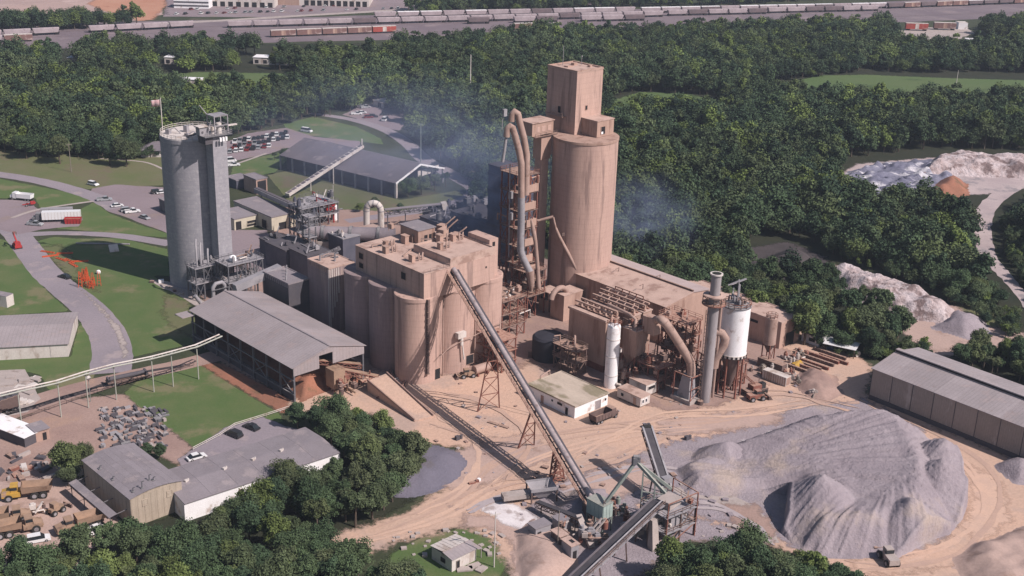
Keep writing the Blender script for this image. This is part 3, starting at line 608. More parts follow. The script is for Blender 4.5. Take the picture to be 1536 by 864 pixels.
# base outlines (photograph pixels of the ground where the trunks stand)
WOODS = [
 ('R', [(598,170),(560,150),(600,75),(800,62),(980,56),(1150,50),(1330,46),(1900,28),(1900,330),(1700,560),(1536,570),(1480,560),(1400,556),(1392,545),(1310,540),(1250,532),(1198,518),(1130,500),(1050,470),(930,430),(800,350),(706,300),(708,275),(650,235),(620,205)], 6.0),
 ('L', [(-300,92),(0,88),(300,76),(392,80),(404,93),(592,90),(600,74),(610,76),(560,150),(540,165),(470,178),(425,190),(400,196),(330,208),(245,230),(190,236),(120,242),(60,240),(0,228),(-300,210)], 6.0),
 ('B', [(-300,44),(0,38),(110,36),(210,36),(205,42),(0,48),(-300,56)], 6.5),
 ('C', [(600,18),(700,2),(760,6),(860,2),(1050,4),(1400,-14),(1400,-8),(1100,8),(760,18),(640,24)], 7),
]
CLEAR = [
 [(1150,125),(1300,108),(1900,112),(1900,160),(1480,158),(1300,166),(1210,152),(1150,140)],            # big field
 [(912,150),(960,136),(1080,146),(1082,172),(990,178),(925,182)],
 [(225,110),(440,106),(465,122),(430,146),(230,138)],
 [(1248,280),(1270,238),(1400,222),(1640,230),(1900,240),(1900,262),(1640,300),(1560,310),(1535,330),(1530,360),(1540,390),(1600,470),(1600,520),(1530,480),(1496,430),(1470,410),(1456,350),(1440,340),(1452,318),(1420,316),(1290,316)],
 [(1458,290),(1450,340),(1455,400),(1470,450),(1510,510),(1560,560),(1620,560),(1560,480),(1530,425),(1512,380),(1506,340),(1530,300)],
 [(1216,400),(1260,388),(1340,415),(1440,450),(1490,470),(1560,490),(1560,530),(1480,545),(1440,550),(1360,540),(1350,515),(1320,490),(1270,470),(1240,440)],
 [(1105,372),(1180,355),(1240,375),(1250,405),(1215,425),(1130,425)],
 [(1335,40),(1470,34),(1470,60),(1430,76),(1350,76)],
 [(1400,564),(1300,556),(1300,546),(1340,548),(1400,552),(1460,560),(1560,600),(1700,640),(1700,580),(1536,545)],
 [(80,84),(125,84),(125,119),(80,119)], [(225,84),(268,84),(268,116),(225,116)], [(352,84),(412,84),(412,118),(352,118)], [(242,122),(303,122),(303,148),(242,148)],
 [(1405,60),(1520,60),(1520,74),(1405,78)],
]
pts = []
for nm, poly, sp in WOODS:
    W_ = [P(*p) for p in poly]; xs = [p.x for p in W_]; ys = [p.y for p in W_]
    wp = [(p.x, p.y) for p in W_]; cl = [[(P(*p).x, P(*p).y) for p in c] for c in CLEAR]
    y = min(ys); row = 0
    while y < max(ys):
        x = min(xs) + (row % 2)*sp/2
        while x < max(xs):
            jx = x+(random.random()-.5)*sp*.8; jy = y+(random.random()-.5)*sp*.8; x += sp
            u, v = prj((jx, jy, 6))
            if u < -60 or u > 1600 or v < -40 or v > 900: continue
            if mnoise.noise(Vector((jx*.02, jy*.02, 3))) > .62: continue
            if not inpoly(jx, jy, wp): continue
            if any(inpoly(jx, jy, c) for c in cl): continue
            s = .62+.75*random.random()+.25*mnoise.noise(Vector((jx*.03, jy*.03, 0)))
            pts.append((jx, jy, s, random.random()*6.28, random.randrange(6), nm))
        y += sp*.87; row += 1
BRUSH = [[(1400,372),(1450,330),(1458,400),(1490,440),(1522,488),(1530,512),(1500,506),(1450,470),(1400,440),(1300,405),(1250,385)],[(1500,330),(1530,318),(1640,330),(1640,500),(1560,470),(1528,425),(1508,380)],[(1205,512),(1260,535),(1330,545),(1392,548),(1398,535),(1300,515)],[(1440,532),(1540,525),(1640,540),(1640,585),(1540,560),(1460,552)],[(150,235),(240,225),(240,236),(160,243)]]
for poly in BRUSH:
    wp = [(P(*p).x, P(*p).y) for p in poly]; xs = [p[0] for p in wp]; ys = [p[1] for p in wp]
    for _ in range(int((max(xs)-min(xs))*(max(ys)-min(ys))/9)):
        x = random.uniform(min(xs), max(xs)); y = random.uniform(min(ys), max(ys))
        if inpoly(x, y, wp): pts.append((x, y, random.uniform(.25,.5), random.random()*6.28, random.randrange(6), 'S'))
pts.sort(key=lambda t: t[1] if t[5] != 'S' else 1e6)
# woods near the camera: every tree on its own
NEARW = [
 ('wood', [(-80,845),(0,850),(60,868),(150,838),(215,832),(300,814),(350,797),(400,777),(425,742),(480,742),(520,712),(560,700),(622,718),(636,742),(600,765),(560,786),(510,806),(486,822),(500,840),(560,866),(620,900),(640,960),(-80,1000)], 5.0, 'broadleaf tree in the dense wood below the flat roofed workshop', 'trees in the wood at the bottom left'),
 ('clump', [(425,640),(470,632),(530,638),(590,655),(622,690),(625,716),(560,698),(528,706),(505,672),(470,655)], 5.0, 'broadleaf tree in the clump between the workshop roof and the conveyor ramp', 'trees in the clump beside the ramp'),
 ('edge', [(960,905),(1000,870),(1080,850),(1130,846),(1190,862),(1230,876),(1290,900),(1290,950),(940,960)], 4.6, 'broadleaf tree at the bottom edge of the photo below the screening plant', 'trees at the bottom edge'),
 ('hedge', [(62,738),(72,716),(110,706),(150,694),(160,700),(128,718),(100,748)], 4.2, 'leafy tree between the junk yard and the tan arched roof workshop', 'trees behind the workshop'),
 ('verge', [(1430,545),(1540,540),(1620,560),(1700,600),(1650,610),(1540,580)], 4.4, 'broadleaf tree beyond the far wall of the long warehouse', 'trees behind the warehouse'),
]
near = []
for nm, poly, sp, lab, grp in NEARW:
    W_ = [P(*p) for p in poly]; wp = [(p.x, p.y) for p in W_]; xs = [p[0] for p in wp]; ys = [p[1] for p in wp]
    y = min(ys); row = 0
    while y < max(ys):
        x = min(xs) + (row % 2)*sp/2
        while x < max(xs):
            jx = x+(random.random()-.5)*sp*.7; jy = y+(random.random()-.5)*sp*.7; x += sp
            u, v = prj((jx, jy, 6))
            if u < -50 or u > 1590 or v > 900 or not inpoly(jx, jy, wp): continue
            near.append((jx, jy, .62+.5*random.random(), random.random()*6.28, random.randrange(5), lab, grp))
        y += sp*.87; row += 1
SINGLE = [ # px, py of the trunk foot, scale, label
 (190,250,1.25,'round dark tree on the lawn left of the grey silo'), (165,248,1.15,'dark tree at the wood edge over the left lawn beside a round tree'),
 (90,246,1.4,'broad dark tree overhanging the lawn at the left'), (40,238,1.25,'dark tree at the far left end of the lawn edge'),
 (428,238,.55,'small tree at the left gable of the open storage shed'), (412,240,.45,'shrub like tree beside the storage shed car park'),
 (612,296,.8,'dark tree under the right gable of the open storage shed'), (632,292,.85,'tree in front of the storage shed beside the haul road'), (652,286,.8,'tree at the shed gable nearest the haul road'), (668,280,.7,'small tree beside the curve of the haul road'),
 (562,312,.55,'small dark tree left of the curved duct'), (540,318,.45,'bush like tree behind the kiln'), (600,318,.45,'low tree between duct and shed lawn'),
 (640,215,.7,'light green tree beside the haul road under the utility pole'),
 (222,688,.5,'small tree at the right rear corner of the tan arched workshop'), (240,690,.45,'shrub between the arched workshop and the asphalt'),
]
for (px, py, s, lab) in SINGLE:
    q = P(px, py); near.append((q.x, q.y, s, random.random()*6.28, random.randrange(5), lab, None))
NT = 300
nfor = max(0, NT-len(near))
front = pts[:nfor]; rest = pts[nfor:]
LBL = {'R': 'broadleaf tree in the forest edge behind the plant and storage sheds', 'L': 'broadleaf tree at the near edge of the forest left of the plant', 'B': 'tree in the far belt', 'C': 'tree in the far belt'}
for (x, y, s, a, k, nm) in front: near.append((x, y, s*1.12, a, k % 5, LBL[nm], 'trees along the forest edge'))
for (x, y, s, a, k, lab, grp) in near:
    t = thing('tree', lab, 'tree', (x, y, 0), a, grp); t.scale = (s, s, s*random.uniform(.85, 1.12))
    inst('crown', NEAR[k], t); inst('trunk', TR_F[k % 3], t)
# the forest beyond: one object of many instanced trees
tc = bpy.data.collections.new('tree_kinds')
for i, me in enumerate(FAR):
    b = MB(); b.tube([(0,0,-.1),(0,0,5.5)], [.28,.15], 5, False)
    v = [tuple(p.co) for p in me.vertices]; f = [tuple(p.vertices) for p in me.polygons]
    m2 = bpy.data.meshes.new('forest_tree'); m2.from_pydata(v+b.v, [], f+[tuple(j+len(v) for j in q) for q in b.f])
    m2.materials.append(M['leaf']); m2.materials.append(M['bark'])
    m2.polygons.foreach_set('material_index', [0]*len(f)+[1]*len(b.f)); m2.update()
    o = bpy.data.objects.new('forest_tree_%d' % i, m2); tc.objects.link(o)
pm = bpy.data.meshes.new('forest'); pm.from_pydata([(p[0], p[1], 0) for p in rest], [], [])
for nm, ty, vals in (('tscale', 'FLOAT', [p[2]*1.12 for p in rest]), ('trot', 'FLOAT', [p[3] for p in rest]), ('tidx', 'INT', [p[4] for p in rest])):
    at = pm.attributes.new(nm, ty, 'POINT'); at.data.foreach_set('value', vals)
fo = bpy.data.objects.new('forest', pm); COL.objects.link(fo); fo['kind'] = 'stuff'
tag(fo, 'dense dark green forest covering the land behind the plant up to the rail yard', 'forest')
ng = bpy.data.node_groups.new('forest_nodes', 'GeometryNodeTree')
ng.interface.new_socket('Geometry', in_out='INPUT', socket_type='NodeSocketGeometry'); ng.interface.new_socket('Geometry', in_out='OUTPUT', socket_type='NodeSocketGeometry')
gi = ng.nodes.new('NodeGroupInput'); go = ng.nodes.new('NodeGroupOutput'); m2p = ng.nodes.new('GeometryNodeMeshToPoints'); iop = ng.nodes.new('GeometryNodeInstanceOnPoints')
ci = ng.nodes.new('GeometryNodeCollectionInfo'); ci.inputs['Collection'].default_value = tc; ci.inputs['Separate Children'].default_value = True; ci.inputs['Reset Children'].default_value = True
def nattr(n, ty):
    a = ng.nodes.new('GeometryNodeInputNamedAttribute'); a.data_type = ty; a.inputs['Name'].default_value = n; return a.outputs['Attribute']
ng.links.new(gi.outputs[0], m2p.inputs['Mesh']); ng.links.new(m2p.outputs[0], iop.inputs['Points']); ng.links.new(ci.outputs[0], iop.inputs['Instance'])
iop.inputs['Pick Instance'].default_value = True; ng.links.new(nattr('tidx', 'INT'), iop.inputs['Instance Index'])
cx = ng.nodes.new('ShaderNodeCombineXYZ'); ng.links.new(nattr('trot', 'FLOAT'), cx.inputs[2]); ng.links.new(cx.outputs[0], iop.inputs['Rotation'])
ng.links.new(nattr('tscale', 'FLOAT'), iop.inputs['Scale']); ng.links.new(iop.outputs[0], go.inputs[0])
md = fo.modifiers.new('forest', 'NODES'); md.node_group = ng
print('trees near', len(near), 'forest', len(rest))
# ================================================================== LARGE STRUCTURES
def site(near, z, right, left, rot=PA):
    C = P(*near, z); a = Vector((math.cos(rot), math.sin(rot), 0)); b = Vector((-a.y, a.x, 0))
    return Vector((C.x, C.y, 0)), (P(*right, z)-C).dot(a), (P(*left, z)-C).dot(b)
def topz(px, z0, row):
    q = P(px[0], px[1], z0); lo, hi = z0, 139.
    for _ in range(40):
        m = (lo+hi)/2
        if prj((q.x, q.y, m))[1] > row: lo = m
        else: hi = m
    return lo
def panels(t, side, u0, u1, z0, z1, n, m, name='wall_panel', gap=.06, d=.07, off=0.0):
    """n separate sheets on the front (f: local y=off) or left (l: local x=off) wall"""
    w = (u1-u0)/n; b = MB()
    if side == 'f': b.box(gap, -d, 0, w-gap, 0, z1-z0)
    else: b.box(-d, gap, 0, 0, w-gap, z1-z0)
    me = b.mesh(name); me.materials.append(m)
    for i in range(n):
        inst(name, me, t, ((u0+i*w, off, z0) if side == 'f' else (off, u0+i*w, z0)))
def opening(t, side, u, z, w, h, name='window', m=None, off=0.0, frame=None, d=.09):
    b = MB(); o = off
    if side == 'f': b.box(u, o-d, z, u+w, o+.05, z+h)
    else: b.box(o-d, u, z, o+.05, u+w, z+h)
    w_ = b.build(name, m or M['dark'], t)
    if frame:
        f = MB(); k = .12; e = d+.05
        for (a0, b0, a1, b1) in ((u-k, z-k, u+w+k, z), (u-k, z+h, u+w+k, z+h+k), (u-k, z, u, z+h), (u+w, z, u+w+k, z+h)):
            if side == 'f': f.box(a0, o-e, b0, a1, o+.04, b1)
            else: f.box(o-e, a0, b0, o+.04, a1, b1)
        f.build(name+'_frame', frame, w_)
    return w_
def flatbld(name, label, cat, C, A, B, h, wm, rm, rot=PA, par=.35, over=.0, base=0.0, group=None):
    t = thing(name, label, cat, (C.x, C.y, base), rot, group)
    MB().box(0,0,0,A,B,h-.02).build('wall', wm, t)
    MB().box(-over,-over,h,A+over,B+over,h+.12).build('roof', rm, t)
    if par:
        p = MB(); k = .22
        p.box(-over-.03,-over-.03,h-.15,A+over+.03,-over+k,h+.12+par); p.box(-over-.03,B+over-k,h-.15,A+over+.03,B+over+.03,h+.12+par)
        p.box(-over-.03,-over+k,h-.15,-over+k,B+over-k,h+.12+par); p.box(A+over-k,-over+k,h-.15,A+over+.03,B+over-k,h+.12+par)
        p.build('parapet', rm, t)
    return t
def gable(t, x0, x1, y0, y1, h, rh, m, along='y', over=.5, th=.15, name='roof_slope', nseg=1, arch=False):
    """two roof slopes, split into nseg panels each"""
    out = []
    for s in (0, 1):
        for k in range(nseg):
            b = MB()
            if along == 'y':
                xm = (x0+x1)/2; ya = y0-over+(y1-y0+2*over)*k/nseg; yb = y0-over+(y1-y0+2*over)*(k+1)/nseg
                if nseg > 1: yb -= .05
                dz = rh/(xm-x0)*over
                if s == 0: q = [(x0-over, ya, h-dz), (xm, ya, h+rh), (xm, yb, h+rh), (x0-over, yb, h-dz)]
                else: q = [(xm+.003, ya, h+rh), (x1+over, ya, h-dz), (x1+over, yb, h-dz), (xm+.003, yb, h+rh)]
            else:
                ym = (y0+y1)/2; xa = x0-over+(x1-x0+2*over)*k/nseg; xb = x0-over+(x1-x0+2*over)*(k+1)/nseg
                if nseg > 1: xb -= .05
                dz = rh/(ym-y0)*over
                if s == 0: q = [(xa, y0-over, h-dz), (xb, y0-over, h-dz), (xb, ym, h+rh), (xa, ym, h+rh)]
                else: q = [(xa, ym+.003, h+rh), (xb, ym+.003, h+rh), (xb, y1+over, h-dz), (xa, y1+over, h-dz)]
            b.slab(q, th); out.append(b.build(name, m, t))
    return out

# ---- the block of nine concrete silos with its gallery
SB = Vector((-24.77, 300.34, 0)); SP = 11.3
t = thing('silo_block', 'tan concrete block of joined silos with a flat roofed gallery on top', 'silo block', SB, PA)
SH = 24.0
for i in range(3):
    for j in range(3):
        if i == 1 and j == 1: continue
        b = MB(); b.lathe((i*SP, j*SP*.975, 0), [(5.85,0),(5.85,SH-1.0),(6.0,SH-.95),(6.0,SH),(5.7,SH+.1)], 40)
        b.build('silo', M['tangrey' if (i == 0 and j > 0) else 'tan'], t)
b = MB()
for i in range(3): b.box(i*SP-3 if i else -2, -5.0, 0, i*SP+3, 2*SP*.975+5, SH-1.5)
b.box(-2, -3, 0, 2*SP+5, 2*SP+3, SH-1.2).build('web_wall', M['tan'], t)
GX0, GX1, GY0, GY1, GZ0, GZ1 = -2.2, 22.4, -5.5, 23.6, SH-.4, 30.8
MB().box(GX0, GY0, GZ0, GX1, GY1, GZ1).build('gallery_wall', M['tan'], t)
rf = MB().box(GX0-.1, GY0-.1, GZ1+.003, 6.8, GY1+.1, GZ1+.25).build('roof', M['tanroof'], t)
rf2 = MB().box(6.8, GY0+.2, GZ1+.003, GX1+.1, 9.8, GZ1+1.9).build('raised_roof', M['tanroof'], t)
MB().box(6.803, 9.8, GZ1+.003, GX1+.1, GY1+.1, GZ1+.25).build('roof', M['tanroof'], t)
b = MB(); b.box(6.9, GY0+.25, GZ1+1.91, GX1, GY0+.6, GZ1+2.3); b.box(6.9, 9.3, GZ1+1.91, GX1, 9.7, GZ1+2.3); b.box(GX1-.4, GY0+.6, GZ1+1.91, GX1, 9.3, GZ1+2.3); b.box(6.9, GY0+.6, GZ1+1.91, 7.3, 9.3, GZ1+2.3)
b.build('parapet', M['tanroof'], t)
# end tower at the right of the gallery
MB().box(GX1+.003, -3.2, 10, GX1+3.2, 5.5, GZ1+3.6).build('end_tower', M['tan'], t)
opening(t, 'f', GX1+1.1, GZ1+1.6, .9, 1.2, off=-3.2)
for (u, z, w, h) in ((15.5, 29-1.2, 1.8, 1.6), (15.5, 25.2, 1.8, 1.4)): opening(t, 'l', u+4.6, z, w, h, off=GX0, frame=M['tan2'])
opening(t, 'l', 1.8, 27.2, 1.9, 1.9, off=GX0, frame=M['tan2'])
opening(t, 'f', 7.1, 28.4, 1.1, 1.9, off=GY0, name='conveyor_port')
opening(t, 'f', 19.0, 27.8, .5, .5, off=GY0)
# dust vents, ducts and pipes on the roof
def vent(x, y, z, s=1.0, big=True):
    b = MB(); b.box(x, y, z, x+1.0*s, y+1.4*s, z+1.7*s); b.box(x-.15, y-.15, z+1.703*s, x+1.15*s, y+1.55*s, z+1.85*s); b.build('roof_vent', M['tan2'], t)
    for k in range(2):
        dx = 2.0*s+k*1.1*s; b = MB()
        b.tube([(x+dx, y, z), (x+dx, y, z+1.3*s), (x+dx+.4*s, y+.3*s, z+1.7*s), (x+dx+.9*s, y+.9*s, z+1.1*s), (x+dx+1.0*s, y+1.0*s, z)], .2*s, 8); b.build('vent_pipe', M['pipe'], t)
vent(-.5, 12.5, GZ1+.25, 1.1); vent(.8, 3.0, GZ1+.25, 1.1); vent(3.0, 17, GZ1+.25, .9); vent(8.5, 15.5, GZ1+.25, 1.3); vent(13.5, 6.8, GZ1+1.9, 1.2); vent(10, 2.5, GZ1+1.9, 1.0); vent(17.0, 5.5, GZ1+1.9, 1.1); vent(16, 17.5, GZ1+.25, 1.3)
for (pa, pb) in (((0,19,1),(5.5,17.5,1.2)), ((2,8,.6),(6.5,10.5,.6)), ((9.0,18,1),(14,21,1.4)), ((15,15,1.5),(20,19.5,2.2)), ((11,11.5,2.4),(16,7,2.4))):
    b = MB(); b.tube([(pa[0],pa[1],GZ1+.2),(pa[0],pa[1],GZ1+pa[2]),(pb[0],pb[1],GZ1+pb[2]),(pb[0],pb[1],GZ1+.2)], .28, 10); b.build('duct', M['pipe'], t)
# roof penthouse (grey walls) and small stair block
q_ = loc(t, P(627, 366, GZ1+.3)); pzz = GZ1+3.9
MB().box(q_.x, q_.y, GZ1+.26, q_.x+6.0, q_.y+7.6, pzz).build('penthouse_wall', M['tan2'], t)
MB().box(q_.x-.25, q_.y-.25, pzz+.003, q_.x+6.25, q_.y+7.85, pzz+.25).build('penthouse_roof', M['greyroof'], t)
opening(t, 'f', q_.x+2.2, GZ1+.5, 1.1, 1.8, name='door', off=q_.y); opening(t, 'f', q_.x+3.9, GZ1+.5, .9, 1.8, name='door', off=q_.y)
MB().box(GX0+4, GY1+.003, GZ0-3, GX1, q_.y+8.2, GZ1+.2).build('rear_block_wall', M['tan2'], t)
MB().box(GX0+4, GY1+.11, GZ1+.203, GX1, q_.y+8.2, GZ1+.28).build('rear_block_roof', M['tanroof'], t)
# machines along the right end of the roof
for (x, y, s) in ((20.0, 8.0, 1.0), (18.5, 11.5, 1.3), (21, 15, 1.2), (12, 26, .8)):
    b = MB(); b.cbox((x, y, GZ1+1.5), 2*s, 1.6*s, 1.8*s, .3); b.build('roof_machine', M['tan2'], t)
    b = MB(); b.tube([(x, y, GZ1+2.5), (x+1.6*s, y-1.5*s, GZ1+4.2*s), (x+2.4*s, y-2.0*s, GZ1+5*s)], .22, 8); b.tube([(x-1,y,GZ1+1),(x-.3,y,GZ1+3.6),(x+.6,y,GZ1+1)], .12, 6); b.build('chute', M['pipe'], t)
b = MB(); b.rail([(GX0,GY0,GZ1+.25),(6.5,GY0,GZ1+.25)], 1, .07); b.rail([(14,22,GZ1+.3),(22,22,GZ1+.3)], 1, .07); b.build('handrail', M['pipe'], t)
# ladder, ledge and boxes on the front silos
b = MB(); b.box(-1.6,-6.45,3,-1.0,-5.75,SH); 
for k in range(12): b.box(-1.75,-6.6,3+k*1.75,-.85,-5.75,3.12+k*1.75)
b.build('caged_ladder', M['steel'], t)
b = MB(); b.box(8.6,-6.9,10.4,11.4,-5.6,12.0); b.tube([(10.2,-6.3,10.4),(10.2,-6.4,8.2)], .5, 8); b.tube([(10.4,-6.5,8.2),(10.8,-6.8,4.0)], .22, 8); b.build('bin_spout', M['whitedirty'], t)
for (x, zz) in ((5.2, 22.5), (16.6, 21)):
    b = MB(); b.tube([(x,-4.6,0),(x,-4.6,zz)], .22, 8); b.build('downpipe', M['pipe'], t)
opening(t, 'f', .8, .2, 2.6, 3.0, off=-5.5, name='doorway', frame=M['tan2']); opening(t, 'f', 12.2, 1.4, 3.0, 2.6, off=-5.6, name='doorway', frame=M['tan2']); opening(t, 'f', 21.2, 1.2, 2.4, 3.2, off=-5.6, name='doorway')
b = MB(); b.tube([(1.5,-7.3,7.2),(6,-6.7,9.0),(14,-6.9,10.0),(26,-7,11.5)], .1, 6); b.build('service_pipe', M['pipe'], t)

# ---- dark corrugated buildings left of the silo block
C, A, B = site((432.5,427), 14, (463,419), (394,410))
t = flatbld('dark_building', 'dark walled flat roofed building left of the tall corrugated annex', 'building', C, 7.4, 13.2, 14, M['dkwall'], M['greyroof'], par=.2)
b = MB(); [b.box(-.08, .4+k*1.05, 12.9, -.003, .85+k*1.05, 13.8) for k in range(12)]; b.build('eave_tooth', M['greyroof'], t)
for k in range(4): MB().box(1.2+k*1.4, 3+k*2, 14.12, 1.5+k*1.4, 3.3+k*2, 15.2+k*.3).build('roof_vent', M['pipegrey'], t)
C, A, B = site((493,403.5), 20, (513,400), (464,391))
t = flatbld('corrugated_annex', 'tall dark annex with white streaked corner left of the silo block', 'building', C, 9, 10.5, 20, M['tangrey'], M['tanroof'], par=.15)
b = MB(); [b.box(-.08, .3+k*.95, 18.7, -.003, .75+k*.95, 19.8) for k in range(10)]; b.build('eave_tooth', M['tan2'], t)
for k in range(5):
    MB().box(.15+k*.75, -.10, [1,5,8,9.5,12][k], .5+k*.75, -.003, 19.7).build('white_strip', M['whitedirty'], t)
MB().box(-.08,.02,2,-.003,.3,19.7).build('white_strip', M['whitedirty'], t)
for (x, y, h) in ((2,7,1.8),(5,4,1.2),(6.5,6,1.5)):
    b = MB(); b.tube([(x,y,20.1),(x,y,20+h),(x+.8,y-.6,20.3+h)], .3, 8); b.build('roof_pipe', M['pipegrey'], t)
b = MB(); b.truss((4,8.5,20.2),(8.5,6,22.5),.8,.8,5,.1); b.build('roof_frame', M['pipegrey'], t)

# ---- grey silo with elevator shaft
GS = P(303, 419); GSH = 47.5
t = thing('grey_silo', 'tall grey concrete silo with a square elevator shaft and a flag on top', 'silo', GS, PA)
MB().lathe((0,0,0), [(9.8,0),(9.8,GSH-1.2),(9.95,GSH-1.15),(9.95,GSH)], 56).build('silo_wall', M['grey'], t)
MB().lathe((0,0,GSH), [(9.75,.003),(9.75,.25)], 56).build('roof_deck', M['whitedirty'], t)
b = MB(); ring = [(9.6*math.cos(k*math.pi/18), 9.6*math.sin(k*math.pi/18), GSH+.2) for k in range(36)]
b.rail(ring, 1.15, .1, 2, True); b.build('guard_rail', M['whitedirty'], t)
NC = loc(t, (P(332,441).x, P(332,441).y, 0))     # near corner of the shaft, local
sx, sy = NC.x, NC.y
MB().box(sx, sy, 0, sx+4.7, sy+3.7, GSH+2.5).build('elevator_shaft', M['grey'], t)
MB().box(sx+.6, sy+3.7, 0, sx+3.9, sy+6.2, GSH+.5).build('link_shaft', M['grey'], t)
dk = MB().box(sx-3.2, sy-1.4, GSH+2.503, sx+6.0, sy+5.4, GSH+2.75).build('head_deck', M['greysteel'], t)
b = MB(); b.rail([(sx-3.1,sy-1.3,GSH+2.75),(sx+5.9,sy-1.3,GSH+2.75),(sx+5.9,sy+5.3,GSH+2.75)], 1.1, .09); b.build('head_rail', M['pipegrey'], t)
MB().box(sx-2.6, sy-.4, GSH+.25, sx-.1, sy+3.6, GSH+2.5).build('head_house', M['dkwall'], t)
for k in range(3): MB().box(sx+1.4+k*.95, sy-1.9, GSH+.9, sx+2.0+k*.95, sy-1.42, GSH+2.1).build('drive_box', M['white'], t)
MB().box(sx-3.4,sy+1.2,GSH+2.753,sx-.9,sy+3.4,GSH+5.2).build('cabin', M['pipegrey'], t); MB().box(sx-3.8,sy+.8,GSH+5.203,sx-.5,sy+3.8,GSH+5.45).build('cabin_roof', M['whitedirty'], t)
b = MB()
for (x, y) in ((sx+.6,sy-.6),(sx+5.0,sy-.6),(sx+5.0,sy+3.4),(sx+.6,sy+3.4)): b.beam((x,y,GSH+2.7),(x,y,GSH+8.2),.28)
for z in (5.4, 8.2):
    b.beam((sx+.6,sy-.6,GSH+z),(sx+5.0,sy-.6,GSH+z),.25); b.beam((sx+5,sy-.6,GSH+z),(sx+5,sy+3.4,GSH+z),.25); b.beam((sx+.6,sy+3.4,GSH+z),(sx+5.0,sy+3.4,GSH+z),.25); b.beam((sx+.6,sy-.6,GSH+z),(sx+.6,sy+3.4,GSH+z),.25)
b.box(sx+.4,sy-.8,GSH+8.25,sx+5.2,sy+3.6,GSH+8.4); b.beam((sx+.6,sy+3.4,GSH+8.2),(sx-1.6,sy+3.6,GSH+11.3),.22); b.beam((sx-1.4,sy+.2,GSH+2.7),(sx-.2,sy+.2,GSH+7),.2)
b.build('head_frame', M['pipegrey'], t)
b = MB(); b.cyl((sx+2.7,sy+.6,GSH+2.75), .8, 3.2, 12); b.cyl((sx+1.3,sy+1.9,GSH+2.75), .6, 2.2, 12); b.build('head_drum', M['whitedirty'], t)
MB().box(sx+6.0,sy+1,GSH+4.4,sx+9.2,sy+1.9,GSH+4.75).build('jib', M['whitedirty'], t)
for (x, y, z) in ((-6.5,3,1.4),(-3.5,-3,.9),(1,-5.5,1.5),(-1,2,2.0)):
    b = MB(); b.cbox((x,y,GSH+.25),1.3,1.3,z,.4); b.tube([(x,y,GSH+z),(x+1.5,y-1,GSH+z+.8),(x+3,y-2,GSH+.3)], .18, 6); b.build('roof_filter', M['pipegrey'], t)
b = MB(); b.beam((-4,-3.5,GSH+.3),(sx-2.5,sy+1,GSH+3.8),.5,.5); b.build('inclined_chute', M['dkwall'], t)
# flag
FPp = loc(t, P(244, 197, GSH)); fl = thing('flagpole', 'flagpole with a small striped flag on the rim of the grey silo', 'flagpole', (t.location.x, t.location.y, 0), PA)
MB().cyl((FPp.x,FPp.y,GSH+.25), .13, 10.2, 8).build('pole', M['whitedirty'], fl)
fm = bpy.data.materials.new('flag_cloth'); fm.use_nodes = True; nt = fm.node_tree; bs = nt.nodes['Principled BSDF']
tc_ = nt.nodes.new('ShaderNodeTexCoord'); sx_ = nt.nodes.new('ShaderNodeSeparateXYZ'); nt.links.new(tc_.outputs['Generated'], sx_.inputs[0])
m1 = nt.nodes.new('ShaderNodeMath'); m1.operation = 'MULTIPLY'; m1.inputs[1].default_value = 6.5; nt.links.new(sx_.outputs[2], m1.inputs[0])
m2_ = nt.nodes.new('ShaderNodeMath'); m2_.operation = 'FRACT'; nt.links.new(m1.outputs[0], m2_.inputs[0]); m3_ = nt.nodes.new('ShaderNodeMath'); m3_.operation = 'GREATER_THAN'; m3_.inputs[1].default_value = .5; nt.links.new(m2_.outputs[0], m3_.inputs[0])
mx = nt.nodes.new('ShaderNodeMix'); mx.data_type = 'RGBA'; mx.inputs[6].default_value = (.7,.7,.7,1); mx.inputs[7].default_value = (.4,.05,.06,1); nt.links.new(m3_.outputs[0], mx.inputs[0])
nt.links.new(mx.outputs[2], bs.inputs['Base Color'])
b = MB(); n = 8; d = (-E1*.75-E2*.1).normalized(); d = Vector((-.72,.69,0))
for zz in (GSH+7.9, GSH+9.9):
    for k in range(n+1): b.v.append((FPp.x+d.x*k*.36+.1*math.sin(k*1.3), FPp.y+d.y*k*.36+.12*math.cos(k*1.3), zz-.05*k))
for k in range(n): b.f.append((k,k+1,n+2+k,n+1+k)); b.sm.append(True)
fo_ = b.build('flag', fm, fl); so_ = fo_.modifiers.new('thick', 'SOLIDIFY'); so_.thickness = .03
b = MB(); b.box(-.35,-.2,0,.35,.2,.9)
